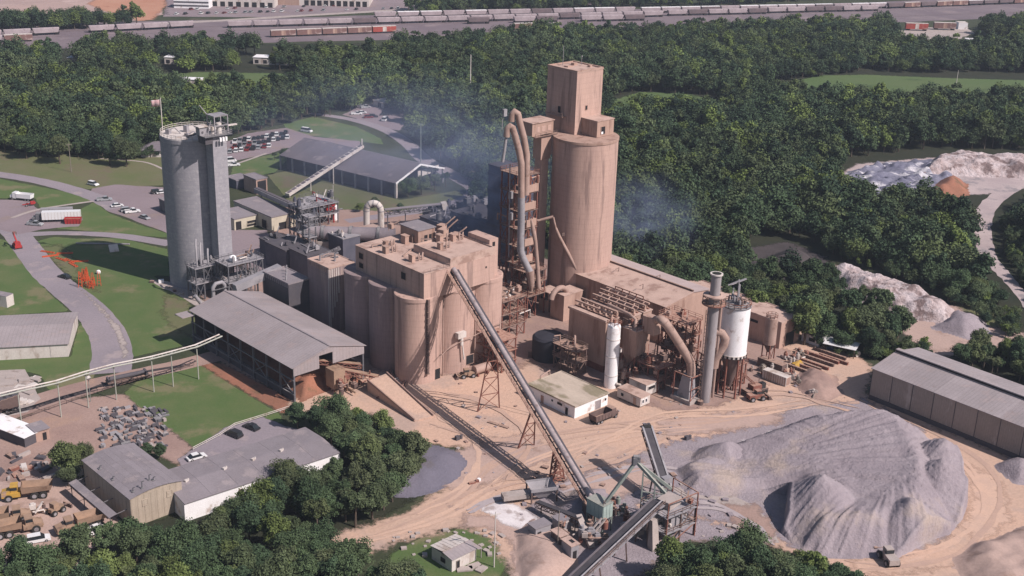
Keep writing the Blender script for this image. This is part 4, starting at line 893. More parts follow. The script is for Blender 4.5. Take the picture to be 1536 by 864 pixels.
# steelwork at the silo foot
def frame_tower(name, label, C, rot, A, B, zs, m, px=3.0, diag=True, rail=True, col=.3, cat='steel frame', group=None, deck=None, part_col=True):
    t = thing(name, label, cat, C, rot, group); H = zs[-1]; nx = max(1, round(A/px)); ny = max(1, round(B/px))
    for i in range(nx+1):
        for j in range(ny+1):
            if 0 < i < nx and 0 < j < ny: continue
            MB().beam((i*A/nx,j*B/ny,0),(i*A/nx,j*B/ny,H), col).build('column', m, t)
    for z in zs:
        MB().box(-.4,-.4,z-.2,A+.4,B+.4,z).build('deck', deck or m, t)
        if rail:
            b = MB(); b.rail([(-.35,-.35,z),(A+.35,-.35,z),(A+.35,B+.35,z),(-.35,B+.35,z)], 1.1, .08, 2.2, True); b.build('handrail', m, t)
    if diag:
        b = MB(); zz = [0]+list(zs)
        for k in range(len(zs)):
            z0, z1 = zz[k], zz[k+1]-.2
            for i in range(nx):
                if (i+k) % 2 == 0: b.beam((i*A/nx,0,z0),((i+1)*A/nx,0,z1),col*.55); b.beam((i*A/nx,0,z1),((i+1)*A/nx,0,z0),col*.55)
            for j in range(ny):
                if (j+k) % 2 == 0: b.beam((0,j*B/ny,z0),(0,(j+1)*B/ny,z1),col*.55); b.beam((0,j*B/ny,z1),(0,(j+1)*B/ny,z0),col*.55)
        b.build('bracing', m, t)
    return t
def clutter(t, x0, y0, z0, x1, y1, z1, n, mats, seed, smin=.5, smax=1.8):
    r = random.Random(seed)
    for i in range(n):
        x = r.uniform(x0,x1); y = r.uniform(y0,y1); z = r.uniform(z0,z1); s = r.uniform(smin,smax); m = M[r.choice(mats)]; k = r.random()
        b = MB()
        if k < .3: b.cyl((x,y,z), s*.45, s*1.1, 12); b.cyl((x,y,z+s*1.1), s*.25, s*.4, 10); nm = 'drum'
        elif k < .6: b.cbox((x,y,z), s, s*.8, s*.8, r.choice((0,.3))); b.cbox((x,y,z+s*.8), s*.6, s*.4, s*.25, 0); nm = 'machine_box'
        elif k < .85:
            a = r.choice((0,1)); L = s*2.4
            b.tube([(x,y,z),(x+L*a,y+L*(1-a),z+.2),(x+L*a+.3,y+L*(1-a)+.3,max(z0,z-s*1.2))], .16+.1*r.random(), 8); nm = 'pipe'
        else: b.beam((x,y,z),(x+s*1.5,y+s,z+s*1.5), .3); nm = 'chute'
        b.build(nm, m, t)
C = P(296, 452); t = frame_tower('silo_base_frame', 'grey steel platforms wrapped round the foot of the grey silo', Vector((C.x, C.y, 0)), PA, 11, 5, [5.5, 10.5], M['greysteel'], deck=M['pipegrey'])
clutter(t, 0, 0, 5.5, 10, 4, 11, 14, ['pipegrey','greysteel','whitedirty','dkwall'], 1)
for x in (1.2, 2.6, 5.0): 
    b = MB(); b.tube([(x,1,10.5),(x,1,19-x),(x+.9,2.4,20-x)], .3, 8); b.build('riser_pipe', M['pipegrey'], t)
C = P(322, 474); t = thing('bypass_duct', 'pale grey inverted U duct standing beside the grey silo foot', 'duct', C, PA)
b = MB(); b.tube([(0,0,0),(0,0,9),(1,0,10),(3.0,0,10),(3.8,0,9),(3.8,0,0)], .6, 12); b.build('duct', M['pipegrey'], t); b = MB(); b.tube([(-6,0,8),(-1.5,-1,0)], .55, 10); b.build('chute', M['pipegrey'], t)
b = MB(); b.beam((-.9,-.9,0),(-.9,-.9,8.5),.2); b.beam((4.6,-.9,0),(4.6,-.9,8.5),.2); b.beam((-.9,-.9,8.4),(4.6,-.9,8.4),.2); b.build('support', M['greysteel'], t)
C = P(345, 455); t = frame_tower('transfer_platform', 'cluttered grey steel platform between the grey silo and the dark building', Vector((C.x, C.y, 0)), PA, 12, 7, [6.5, 12], M['greysteel'], deck=M['pipegrey'])
clutter(t, 0, 0, 6.5, 11, 6, 13.5, 22, ['pipegrey','greysteel','whitedirty','steel','conc'], 2)
b = MB(); b.lathe((3.5,3,12.2), [(1.1,0),(1.1,1.2),(.6,1.6),(.1,1.8)], 16); b.build('tank', M['white'], t)
C = P(378, 445); t = thing('belt_gallery', 'low enclosed grey belt gallery running to the dark building roof', 'conveyor', C, 0)
a = loc(t, P(352,432,11)); c = loc(t, P(420,402,14)); b = MB(); b.beam(a, c, 2.4, 2.2); b.build('gallery_tube', M['pipegrey'], t)
b = MB(); [b.beam(a.lerp(c,k), (a.lerp(c,k).x, a.lerp(c,k).y, 0), .35) for k in (.1,.5,.9)]; b.build('trestle', M['greysteel'], t)

# ---- tall tan silo with the tower house
TS = P(866, 448); TSH = 52.6
t = thing('tan_silo', 'tallest tan concrete silo with a square tower house and penthouse on top', 'silo', TS, PA)
MB().lathe((0,0,0), [(9.8,0),(9.8,TSH-.9)], 64).build('silo_wall', M['tan'], t)
MB().lathe((0,0,TSH-.897), [(9.8,0),(10.0,.05),(10.0,.75),(9.9,.8)], 64).build('ring_cornice', M['tan2'], t)
c0 = loc(t, P(861.5, 202, TSH)); bz = topz((861.5,202), TSH, 109.5)
MB().box(c0.x, c0.y, TSH-8, c0.x+11.2, c0.y+12.2, bz).build('tower_house_wall', M['tan'], t)
MB().box(c0.x-.1, c0.y-.1, bz+.003, c0.x+11.3, c0.y+12.3, bz+.25).build('tower_house_roof', M['tanroof'], t)
b = MB(); k = .3
b.box(c0.x-.12,c0.y-.12,bz+.253,c0.x+11.32,c0.y+k,bz+.6); b.box(c0.x-.12,c0.y+12.3-k,bz+.253,c0.x+11.32,c0.y+12.32,bz+.6); b.box(c0.x-.12,c0.y+k,bz+.253,c0.x+k,c0.y+12.0,bz+.6); b.box(c0.x+11-k,c0.y+k,bz+.253,c0.x+11.32,c0.y+12.0,bz+.6)
b.build('parapet', M['tan2'], t)
for (u, z0) in ((3.0, 1.0),): opening(t, 'f', c0.x+4.2, TSH+7.0, .75, 1.2, off=c0.y, frame=M['tan2'])
opening(t, 'l', c0.y+6.2, TSH+5.4, 1.0, 2.0, name='door', off=c0.x); opening(t, 'l', c0.y+8.2, TSH+5.2, 1.6, 2.0, name='door', off=c0.x, m=M['tanroof'])
b = MB(); b.box(c0.x-1.4, c0.y+4.0, TSH+4.6, c0.x-.01, c0.y+11.2, TSH+4.8); b.rail([(c0.x-1.35,c0.y+4.1,TSH+4.8),(c0.x-1.35,c0.y+11.1,TSH+4.8)], 1.0, .08); b.build('balcony', M['tan2'], t)
b = MB(); b.cbox((c0.x+7.5,c0.y+8.5,bz+.25), 1.6,1.2,.7,0); b.cbox((c0.x+9,c0.y+3.5,bz+.25), 1.0,1.0,.6,0); b.cbox((c0.x+4,c0.y+7.5,bz+.25), 2.2,1.6,.35,0); b.build('roof_hatch', M['tan2'], t)
b = MB(); b.cyl((c0.x+4.5,c0.y+10.4,bz+.25), .09, 5.8, 6); b.build('antenna', M['pipegrey'], t); b = MB(); b.cyl((c0.x+9.6,c0.y+7.5,bz+.25), .07, 2.6, 6); b.cbox((c0.x+9.6,c0.y+7.5,bz+2.6),.3,.3,.4); b.build('antenna', M['pipegrey'], t)
p0 = loc(t, P(895, 206.5, TSH)); pz = topz((895,206.5), TSH, 183)
PAx = 7.3; PBy = 6.6
MB().box(p0.x, p0.y, TSH, p0.x+PAx, p0.y+PBy, pz).build('penthouse_wall', M['tan2'], t)
MB().box(p0.x-.15, p0.y-.15, pz+.003, p0.x+PAx+.15, p0.y+PBy+.15, pz+.22).build('penthouse_roof', M['tanroof'], t)
w_ = opening(t, 'f', p0.x+1.7, TSH+.7, 1.7, 2.3, off=p0.y, frame=M['tan2'])
b = MB(); b.box(p0.x+1.8, p0.y-.14, TSH+.8, p0.x+2.6, p0.y-.10, TSH+1.5); b.build('window_louvre', M['white'], w_)

# ---- elevator shaft and preheater tower between block and silo
C = P(803, 452); Z_EL = topz((803,452), 0, 205)
t = thing('elevator_tower', 'slim square tan elevator shaft with a head house left of the tallest silo', 'elevator shaft', C, PA)
MB().box(0,0,0,3.2,2.6,Z_EL).build('shaft', M['tan'], t)
MB().box(-.5,-.4,Z_EL-7,3.6,3.0,Z_EL+.4).build('shaft_head', M['tan2'], t)
MB().box(-3.6,.5,Z_EL+.403,5.2,6.2,Z_EL+4.2).build('head_house', M['tan2'], t); MB().box(-3.9,.2,Z_EL+4.203,5.5,6.5,Z_EL+4.45).build('head_roof', M['tanroof'], t)
for k in range(3): MB().box(-2+k*2.4,.42,Z_EL+1.4,-.6+k*2.4,.497,Z_EL+3.0).build('wall_panel', M['tan'], t)
b = MB(); b.box(-3.8,-1.0,Z_EL+.2,5.6,.48,Z_EL+.4); b.rail([(-3.7,-.95,Z_EL+.4),(5.5,-.95,Z_EL+.4)],1,.08); b.build('head_platform', M['steel'], t)
HT = 50
C = P(776, 470); t = frame_tower('preheater_tower', 'tall rusty steel preheater tower with stacked floors between the silo block and the tallest silo', Vector((C.x, C.y, 0)), PA, 6.5, 8.5, [5,10,15.5,21,26.5,32,37.5,43], M['rust'], px=3.2, col=.32, cat='preheater tower', deck=M['steel'])
for (z, x0, x1) in ((16,1,5),(21.2,1.5,6),(27,2,6),(32.4,1,5.5),(37.7,2,6.4)):
    MB().box(x0, -.62, z, x1, -.42, z+2.3).build('cladding_panel', M['tan2'], t); MB().box(x1-.9, -.40, z+.1, x1-.1, .5, z+2.2).build('cladding_panel', M['tanroof'], t)
clutter(t, .5, .5, 5, 6, 7.5, 42, 46, ['steel','pipe','tan2','rust'], 5, .6, 1.9)
for (x, y, z, r) in ((3.2,5.0,33,1.6),(3.2,5.2,22,1.8),(3,4.5,12,2.0)):
    b = MB(); b.lathe((x,y,z), [(.3,-3.5),(r,0),(r,3),(r*.4,3.5)], 18); b.build('cyclone', M['pipe'], t)
W_ = lambda px, py, z: loc(t, P(px, py, z))
def ztop(col, row, base):     # height above a foot point
    return hgt(base[0], base[1], row)
F0 = (790, 470)
def at(px, py, depthpx):      # point seen at px,py lying above the ground point under depthpx (a ground pixel): keeps the same distance from the camera
    g0 = P(*depthpx); d = cf + cr*((px-768)/FPX) - cu*((py-432)/FPX); k = g0.y/d.y; return Vector((d.x*k, g0.y, CAMH+d.z*k))
def tube_px(name, m, t, pts, r, n=12, dep=None):
    b = MB(); b.tube([loc(t, at(x, y, dep)) for (x, y) in pts], r, n); return b.build(name, m, t)
D1 = (790, 476); D2 = (782, 480)
tube_px('gas_duct', M['pipe'], t, [(767,182),(768,172),(772,167),(777,171),(780,185),(786,208),(790,232),(790,262),(789,292)], .95, 14, D1)
tube_px('gas_duct', M['pipe'], t, [(760,205),(761,193),(765,189),(769,192),(773,205),(779,228),(782,245),(782,272),(782,296)], .95, 14, D2)
tube_px('gas_duct', M['pipegrey'], t, [(782,296),(782,330),(781,360),(781,376),(784,386),(790,399),(795,408)], 1.05, 14, D2)
b = MB(); b.tube([loc(t, at(795,406,D2)), loc(t, at(797,424,D2)), loc(t, at(797,436,D2))], [1.3,1.0,.5], 12); b.build('hopper', M['pipe'], t)
tube_px('riser_pipe', M['pipe'], t, [(797,330),(800,345),(803,362),(806,395),(808,432)], [.3,.75,.6,.6,.75], 10, (800,476))
tube_px('side_pipe', M['pipegrey'], t, [(759,207),(757,223),(754,243)], .45, 8, D2)
tube_px('cable_mast', M['pipegrey'], t, [(754,164),(753,195)], .12, 6, D2)
b = MB(); q = loc(t, at(757,168,D2)); b.cbox((q.x,q.y,q.z-1.2), 1.2, .8, 2.0); b.build('lamp_box', M['pipegrey'], t)
tube_px('arm_pipe', M['pipe'], t, [(796,329),(808,331),(818,328),(830,325)], .42, 10, (805,462))
tube_px('conduit_post', M['pipegrey'], t, [(765,246),(763,385)], .18, 6, (765,476))
for (x, y) in ((766,293),(766,325)):
    q = loc(t, at(x,y,(765,474))); b = MB(); b.cbox((q.x,q.y,q.z-1), 1.3, .7, 2.1); b.build('junction_box', M['pipegrey'], t)
# chute down the face of the tan silo: leans on the silo, its own thing
ch = thing('silo_chute', 'long sloping tan pipe chute down the shaded face of the tallest silo', 'chute', P(892,470), 0)
tube_px('chute_pipe', M['pipe'], ch, [(830,326),(833,340),(839,355),(858,391),(868,410),(880,430),(892,447)], [.28,.35,.5,.55,.55,.6,.6], 12, (858,464))
for (x, y) in ((845,352),(862,386),(884,421)):
    q = loc(ch, at(x,y,(858,463))); b = MB(); b.cbox((q.x,q.y,q.z-.4), .9, .3, .9, .4); b.beam(q, q+Vector((-.9,0,-.4)), .2); b.build('clamp', M['steel'], ch)
# clutter at the foot of the preheater
C = P(752, 512); t = frame_tower('kiln_feed_frame', 'low rusty steel frame packed with pipes at the foot of the preheater tower', Vector((C.x, C.y, 0)), PA, 9, 9, [4, 8, 12], M['rust'], px=3, deck=M['steel'])
clutter(t, 0, 0, 3, 9, 9, 14, 60, ['steel','pipe','rust','tan2','whitedirty'], 6, .5, 1.9)
C = P(790, 478); t = frame_tower('pump_frame', 'rusty platform with round drums directly below the preheater hopper', Vector((C.x, C.y, 0)), PA, 7, 7, [7, 11, 14.5], M['rust'], px=3.5, deck=M['steel'])
clutter(t, 0, 0, 7, 7, 7, 15.5, 34, ['steel','pipe','tan2','whitedirty'], 7, .5, 1.7)
C = P(752, 560); t = frame_tower('low_pipe_frame', 'rusty pipe rack right of the silo block beside the conveyor', Vector((C.x, C.y, 0)), PA, 5, 14, [3, 6, 9.5], M['rust'], px=3.5, deck=M['rust'], rail=False)
clutter(t, 0, 0, 0, 5, 14, 9.5, 40, ['steel','pipe','rust'], 8, .5, 1.6)
tk = thing('shade_toned_tank', 'round tank with shade painted into its dark colour between the pipe racks and the filter house', 'tank', P(822,536), 0)
MB().lathe((0,0,0), [(4.6,0),(4.6,6.2),(4.0,6.8),(.5,7.3)], 32).build('shell', M['tankshade'], tk)
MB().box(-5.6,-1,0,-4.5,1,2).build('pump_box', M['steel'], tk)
C = P(822, 470); t = thing('switch_house', 'small square tan hut with dark openings at the foot of the tallest silo', 'hut', C, PA)
hz = topz((822,470),0,440)
MB().box(0,0,0,4.6,4.2,hz-2.6).build('pedestal', M['tan2'], t)
b = MB(); [b.box(x,y,hz-2.597,x+.35,y+.35,hz) for x in (0,2.1,4.25) for y in (0,3.85)]; b.build('post', M['tan2'], t)
MB().box(.4,.4,hz-2.597,4.2,3.8,hz-.003).build('wall', M['dkwall'], t); MB().box(-.3,-.3,hz,4.9,4.5,hz+.25).build('roof', M['tanroof'], t)
C = P(848, 482); t = thing('ring_duct', 'looped tan duct between the hut and the filter house', 'duct', C, PA)
b = MB(); b.tube([(-1+3.4*math.cos(a*.3), 2, 7+3.4*math.sin(a*.3)) for a in range(-1,11)], .8, 12); b.tube([(2.4,2,6),(2.6,2,0)], .8, 12); b.build('duct', M['pipe'], t)
MB().box(-1,0,0,7,5.5,8.2).build('base_block', M['tan2'], t); MB().box(-1.1,-.1,8.203,7.1,5.6,8.4).build('base_roof', M['tanroof'], t)
# ================================================================== OTHER BUILDINGS
# ---- open gable shed in front of the silo block
C, A, B = site((440,551), 10, (548,519), (285,464))
t = thing('open_storage_shed', 'large grey gable roofed open sided shed left of the silo block', 'shed', C, PA)
A = 22; B = 50.5; hE = 10.0; rh = 2.9
for s in (0,1):
    for k in range(7):
        b = MB(); ya = B*k/7-.3*(k==0); yb = B*(k+1)/7-.05; xs = (-.6, A/2) if s == 0 else (A/2+.003, A+.6)
        zz = (hE-.16, hE+rh) if s == 0 else (hE+rh, hE-.16)
        b.slab([(xs[0],ya,zz[0]),(xs[1],ya,zz[1]),(xs[1],yb,zz[1]),(xs[0],yb,zz[0])], .12); b.build('roof_panel', M['sheety'], t)
b = MB(); b.beam((A/2,-.3,hE+rh+.06),(A/2,B,hE+rh+.06),.5,.12); b.build('ridge_cap', M['greyroof'], t)
b = MB(); b.add([(0,0,hE-2.6),(7.8,0,hE-2.6),(7.8,0,hE+1.2),(7.8,0,hE+rh*7.8/11),(0,0,hE),(0,.15,hE-2.6),(7.8,.15,hE-2.6),(7.8,.15,hE+1.2),(7.8,.15,hE+rh*7.8/11),(0,.15,hE)], [(0,1,2,3,4),(9,8,7,6,5),(0,5,6,1),(1,6,7,2),(2,7,8,3),(4,3,8,9),(0,4,9,5)]); b.build('gable_panel', M['sheet'], t)
b = MB(); b.add([(12.0,0,hE-2.4),(A,0,hE-2.4),(A,0,hE),(12.0,0,hE+rh*10/11),(12.0,.15,hE-2.4),(A,.15,hE-2.4),(A,.15,hE),(12.0,.15,hE+rh*10/11)], [(0,1,2,3),(7,6,5,4),(0,4,5,1),(1,5,6,2),(2,6,7,3),(3,7,4,0)]); b.build('gable_panel', M['sheet'], t)
b = MB(); b.add([(7.803,.02,hE+.9),(11.997,.02,hE+.9),(11.997,.02,hE+rh*.91),(11,.02,hE+rh-.05),(7.803,.02,hE+rh*.70),(7.803,.14,hE+.9),(11.997,.14,hE+.9),(11.997,.14,hE+rh*.91),(11,.14,hE+rh-.05),(7.803,.14,hE+rh*.70)], [(0,1,2,3,4),(9,8,7,6,5),(0,5,6,1),(1,6,7,2),(2,7,8,3),(3,8,9,4),(4,9,5,0)]); b.build('gable_panel', M['sheet'], t)
for s in (0, 1):
    for k in range(9):
        y = .3+(B-.6)*k/8; x = .25 if s == 0 else A-.25
        MB().beam((x,y,0),(x,y,hE-.3),.42).build('column', M['greysteel'], t)
for k in range(8):
    y = .3+(B-.6)*k/8
    if k: b = MB(); b.beam((.3,y,hE-.5),(A/2,y,hE+rh-.35),.3); b.beam((A/2,y,hE+rh-.35),(A-.3,y,hE-.5),.3); b.beam((.3,y,hE-.8),(A-.3,y,hE-.8),.25); b.build('roof_truss', M['greysteel'], t)
b = MB()
for z in (2.2, 6.2): b.beam((.0,0,z),(.0,B,z),.28)
for k in range(0, 8, 2): b.beam((.1,.3+6.24*k,2.2),(.1,.3+6.24*(k+1),6.2),.18); b.beam((.1,.3+6.24*k,6.2),(.1,.3+6.24*(k+1),2.2),.18)
b.build('side_rail', M['greysteel'], t)
MB().box(.5,.6,-.1,.75,B-.5,2.6).build('push_wall', M['dkwall'], t)
MB().box(A-1,1.2,0,A-.75,B-.5,5).build('push_wall', M['dkwall'], t)
MB().box(1,B-.5,0,A-1,B-.3,hE-.9).build('end_wall', M['dkwall'], t)
MB().box(-4.2, B-3.0, hE-.9, -.4, B+1.2, hE-.75).build('lean_to_roof', M['sheety'], t)
pileS = heap('clay_heap', [(452,604),(475,592),(520,575),(540,572),(530,560),(470,540),(400,510),(350,490),(330,500),(400,560),(440,590)], M['redsoil'], 3.2, res=.6, rough=.8, rs=4, seed=41)
tag(pileS, 'red brown clay heaps under the open storage shed roof', 'clay heap')
cv = thing('shed_conveyor', 'brown dusty hopper and inclined conveyor coming out of the open storage shed', 'conveyor', C, PA)
b = MB(); b.box(10.5,-2.5,1.5,14,1.2,6.6); b.build('hopper', M['dumpbody'], cv)
b = MB(); b.truss((13,-.5,5.2),(22,-6,2.2),1.6,1.0,6,.16); b.truss((9,3,7.5),(20,-1,4.5),1.4,1,6,.16); b.build('conveyor_frame', M['rust'], cv)
b = MB(); b.beam((13,-.5,6.3),(22,-6,3.3),1.3,.15); b.beam((9,3,8.6),(20,-1,5.6),1.2,.15); b.build('belt', M['dumpbody'], cv)
b = MB(); [b.beam((x,y,0),(x,y,5),.25) for (x,y) in ((11,-2),(14,-2),(17,-3),(20,-5),(11,1),(15,1))]; b.build('leg', M['rust'], cv)
clutter(cv, 9, -7, 0, 19, 1, 3.5, 22, ['rust','dumpbody','steel'], 12, .7, 1.8)
# loading ramp
rp = thing('loading_ramp', 'long tan dirt topped concrete ramp in front of the silo block', 'ramp', P(600,620), 0)
q = [loc(rp, P(551,571,3.2)), loc(rp, P(580,560,3.4)), loc(rp, P(650,624,.5)), loc(rp, P(622,631,.4))]
lo = [Vector((p.x,p.y,-.1)) for p in q]; MB().hexa([lo[0],lo[3],lo[2],lo[1],q[0],q[3],q[2],q[1]]).build('ramp_deck', M['dirt'], rp)
for (a, c) in ((0,3),(1,2)):
    b = MB(); b.beam(q[a]+Vector((0,0,.2)), q[c]+Vector((0,0,.2)), .3, .6); b.build('kerb', M['dirt2'], rp)
for i, (px, py) in enumerate(((597,570),(576,592),(604,582),(587,562))):
    pl = thing('steel_bundle', ['stack of pale pipes on the ground at the foot of the corner silo','rusty steel scrap under the upper side of the loading ramp','dark beam stack between the loading ramp and the corner silo','small steel skid behind the top of the loading ramp'][i], 'pipe stack', P(px,py), .9+.3*i)
    for k in range(3): MB().tube([(-3,k*.5-.5,.3+(k==1)*.35),(3,k*.5-.5,.3+(k==1)*.35)], .24, 8).build('pipe', M['whitedirty' if i == 0 else 'rust'], pl)

# ---- pipe bridge on poles
pb = thing('pipe_bridge', 'pale pipe bridge on thin poles crossing to the open storage shed', 'pipe bridge', P(200,590), 0)
poles = [(298,569),(260,580),(231,588),(175,600),(133,612),(92,626),(33,640),(-25,655)]
tops = []
for (x, y) in poles:
    g0 = loc(pb, P(x, y)); hh = 9.4
    MB().cyl((g0.x,g0.y,0), .16, hh, 10, .13).build('pole', M['pipe2'], pb); MB().beam((g0.x-.1,g0.y-1.0,hh-.1),(g0.x+.1,g0.y+1.0,hh-.1),.25).build('crossarm', M['green'], pb); tops.append(Vector((g0.x,g0.y,hh)))
ends = [loc(pb, P(331,504,9.6))] + tops
perp = (ends[0]-ends[-1]).normalized().cross(Vector((0,0,1)))
for s_ in (-.75, .75):
    b = MB(); b.tube([e+perp*s_+Vector((0,0,.2)) for e in ends], .2, 8); b.build('pipe', M['pipe2' if s_ > 0 else 'whitedirty'], pb)
b = MB(); 
for e, f_ in zip(ends, ends[1:]):
    for k in range(5): p_ = e.lerp(f_, k/5); b.beam(p_-perp*.75, p_+perp*.75, .14)
b.build('pipe_tie', M['green'], pb)
lamp = thing('globe_lamp', 'small white globe on a post under the pipe bridge', 'globe', P(136,603), 0)
MB().cyl((0,0,0), .08, 6.0, 6).build('post', M['green'], lamp); MB().lathe((0,0,6.0), [(.05,0),(.55,.35),(.65,.7),(.5,1.1),(.05,1.35)], 12).build('globe', M['whitedirty'], lamp)

# ---- left low warehouse (its own axis)
rt = R(12.5)
C = P(103, 535); t = thing('low_warehouse', 'long low grey roofed warehouse with a pale wall at the left edge', 'warehouse', C, rt)
L_, Wd = 34, 22.5
MB().box(-L_,0,0,0,Wd,3.9).build('wall', M['whitedirty'], t)
b = MB(); b.slab([(-L_-.4,-.4,3.95),(.4,-.4,3.95),(.4,Wd/2,5.2),(-L_-.4,Wd/2,5.2)], .15); b.build('roof_slope', M['sheet'], t)
b = MB(); b.slab([(-L_-.4,Wd/2+.003,5.2),(.4,Wd/2+.003,5.2),(.4,Wd+.4,3.95),(-L_-.4,Wd+.4,3.95)], .15); b.build('roof_slope', M['sheet'], t)
b = MB(); b.add([(0.01,0,3.9),(0.01,Wd,3.9),(0.01,Wd/2,5.05),(-.2,0,3.9),(-.2,Wd,3.9),(-.2,Wd/2,5.05)], [(0,1,2),(5,4,3),(0,3,4,1),(1,4,5,2),(2,5,3,0)]); b.build('gable', M['whitedirty'], t)
opening(t, 'f', -4.5, .1, .003, 3.6, name='downpipe', m=M['greysteel'])
C = P(8, 478); t = flatbld('corner_shed', 'pale small building cut by the left edge above the low warehouse', 'building', P(11,462), 3, 14, 3.5, M['whitedirty'], M['greyroof'], rot=R(70), par=0)

# ---- arched workshop and its annexes
C, A, B = site((195,748), 7, (273,721), (125,690))
t = thing('arched_workshop', 'tan metal workshop with a shallow arched grey roof above the woods', 'workshop', C, PA); A = 11.7; B = 21.4; h = 7
MB().box(0,0,0,A,B,h-.05).build('wall', M['tanwall'], t)
prof = [(A*k/8, h+.8*(1-((k-4)/4)**2)) for k in range(9)]
for k in range(8):
    (xa, za), (xb, zb) = prof[k], prof[k+1]
    for j in range(3):
        b = MB(); ya = -.3+(B+.6)*j/3; yb = -.3+(B+.6)*(j+1)/3-.04
        b.slab([(xa-(.3 if k == 0 else 0),ya,za),(xb+(.3 if k == 7 else -.02),ya,zb),(xb+(.3 if k == 7 else -.02),yb,zb),(xa-(.3 if k == 0 else 0),yb,za)], .12); b.build('roof_panel', M['whitedirty' if False else 'sheet2'] if 'sheet2' in M else M['greyroof'], t)
for y in (.0, B-.15):
    vs = [(p[0], y, h-.06) for p in prof]+[(p[0], y, p[1]-.13) for p in prof]; n = 9
    vs += [(p[0], y+.15, h-.06) for p in prof]+[(p[0], y+.15, p[1]-.13) for p in prof]
    fs = []
    for k in range(8): fs += [(k,k+1,n+k+1,n+k), (2*n+k,3*n+k,3*n+k+1,2*n+k+1)]
    MB().add(vs, fs).build('gable', M['tanwall'], t)
panels(t, 'f', 0, A, .1, h-.1, 8, M['tanwall'], d=.05)
panels(t, 'l', 0, B, .1, h-.1, 12, M['tanwall'], d=.05)
for (x, y, s) in ((1.5,1.5,.9),(3.4,1.2,1.5),(6.0,3.0,1.2),(6.6,2.4,.7),(.8,9,.7),(.8,15,.7)):
    zz = h+.8*(1-((x-A/2)/(A/2))**2)
    b = MB(); b.tube([(x,y,zz),(x,y,zz+s),(x+.4,y-.2,zz+s+.2)], .12, 6); b.cbox((x,y,zz-.05),.6,.6,.2); b.build('roof_vent', M['greysteel'], t)
opening(t, 'f', 2.6, 4.3, 1.1, 1.3, m=M['tanwall'], frame=M['tanwall'], d=.12); opening(t, 'f', 8.2, 4.3, 1.1, 1.3, m=M['tanwall'], frame=M['tanwall'], d=.12); opening(t, 'f', 9.8, 4.2, .3, .4, d=.12)
cn = thing('lean_to_canopy', 'narrow ribbed metal canopy along the shaded wall of the arched workshop', 'canopy', C, PA)
for k in range(8):
    b = MB(); y = 1.5+2.35*k; b.slab([(-4.2,y,3.4),(-2.4,y,3.7),(-2.4,y+2.3,3.7),(-4.2,y+2.3,3.4)], .08); b.build('canopy_panel', M['greyroof'], cn)
b = MB(); [b.beam((-3.9,1.7+6*k,0),(-3.9,1.7+6*k,3.4),.15) for k in range(4)]; [b.beam((-4,1.7+6*k,3.35),(-.1,1.7+6*k,3.75),.12) for k in range(4)]; b.build('frame', M['greysteel'], cn)
ac = thing('cooling_unit', 'small boxy cooling unit at the rear corner of the arched workshop', 'cooling unit', P(114,716), PA); b = MB(); b.box(0,0,0,1.8,1.5,1.3); b.box(.2,.2,1.303,1.6,1.3,1.5); b.build('housing', M['whitedirty'], ac); MB().cyl((.9,.75,1.503), .5, .12, 12).build('fan', M['dark'], ac)
# flat low-gabled store joined to the workshop
C = P(276, 755, 4.5); C.z = 0; t = thing('long_store', 'long low grey roofed store with a bright white wall joined to the arched workshop', 'building', C, R(40))
A = 38; B = 15
MB().box(0,0,0,A,B,4.4).build('wall', M['white'], t)
for s in (0,1):
    for k in range(6):
        b = MB(); xa = A*k/6; xb = A*(k+1)/6-.04; y0, y1 = ((-.3, B/2), (B/2+.003, B+.3))[s]; z0, z1 = ((4.45,5.0),(5.0,4.45))[s]
        b.slab([(xa,y0,z0),(xb,y0,z0),(xb,y1,z1),(xa,y1,z1)], .12); b.build('roof_panel', M['greyroof'], t)
for x in (4, 13, 20, 27): b = MB(); b.cbox((x,B/2-.2,4.95), .8,.6,.45,.3); b.cyl((x+.6,B/2,4.95), .2,.5,8); b.build('roof_vent', M['whitedirty'], t)
opening(t, 'f', 12.5, .3, .9, 3.2, name='drain_pipe', m=M['steel'])

# ---- small shed at the bottom
C, A, B = site((678,839), 3, (725,825.5), (655,813)); rot = PA
t = thing('small_shed', 'small grey shed with a two level ribbed metal roof inside the lawn circle', 'shed', C, PA)
A = 6.4; B = 6.2
MB().box(0,0,0,A,B,2.9).build('wall', M['whitedirty'], t)
b = MB(); b.slab([(-.2,-.3,2.95),(A+.2,-.3,2.95),(A+.2,2.7,3.4),(-.2,2.7,3.4)], .08); b.build('roof_slope', M['sheet'], t)
for k in range(7):
    b = MB(); xa = -.2+k*.98; b.slab([(xa,2.5,3.62),(xa+.9,2.5,3.62),(xa+.9,B+.3,3.1),(xa,B+.3,3.1)], .08); b.build('roof_rib_panel', M['whitedirty'], t)
MB().box(0,2.6,2.9,A,B-.1,3.05).build('upper_wall', M['dkwall'], t)
opening(t, 'f', 1.2, .1, .7, 1.9, name='door', frame=M['wood']); opening(t, 'l', 2.0, 1.0, 1.4, 1.0, name='window')
b = MB(); b.slab([(A+.2,-.3,2.7),(A+1.5,-.3,2.4),(A+1.5,5,2.4),(A+.2,5,2.7)], .08); b.beam((A+1.4,0,0),(A+1.4,0,2.4),.12); b.beam((A+1.4,4.6,0),(A+1.4,4.6,2.4),.12); b.build('side_canopy', M['sheet'], t)
for i, (px, py, w) in enumerate(((697,855,3.2),(712,850,2.6),(722,855,2.4))):
    s_ = MB().cbox((0,0,.1), w, 1.6, .3, .2+i*.4).build('concrete_slab', M['conc']); s_.location = P(px,py); tag(s_, ['largest pale slab lying at the front of the small shed','pale slab between two others right of the small shed door','pale slab below the utility pole at the small shed'][i], 'slab')

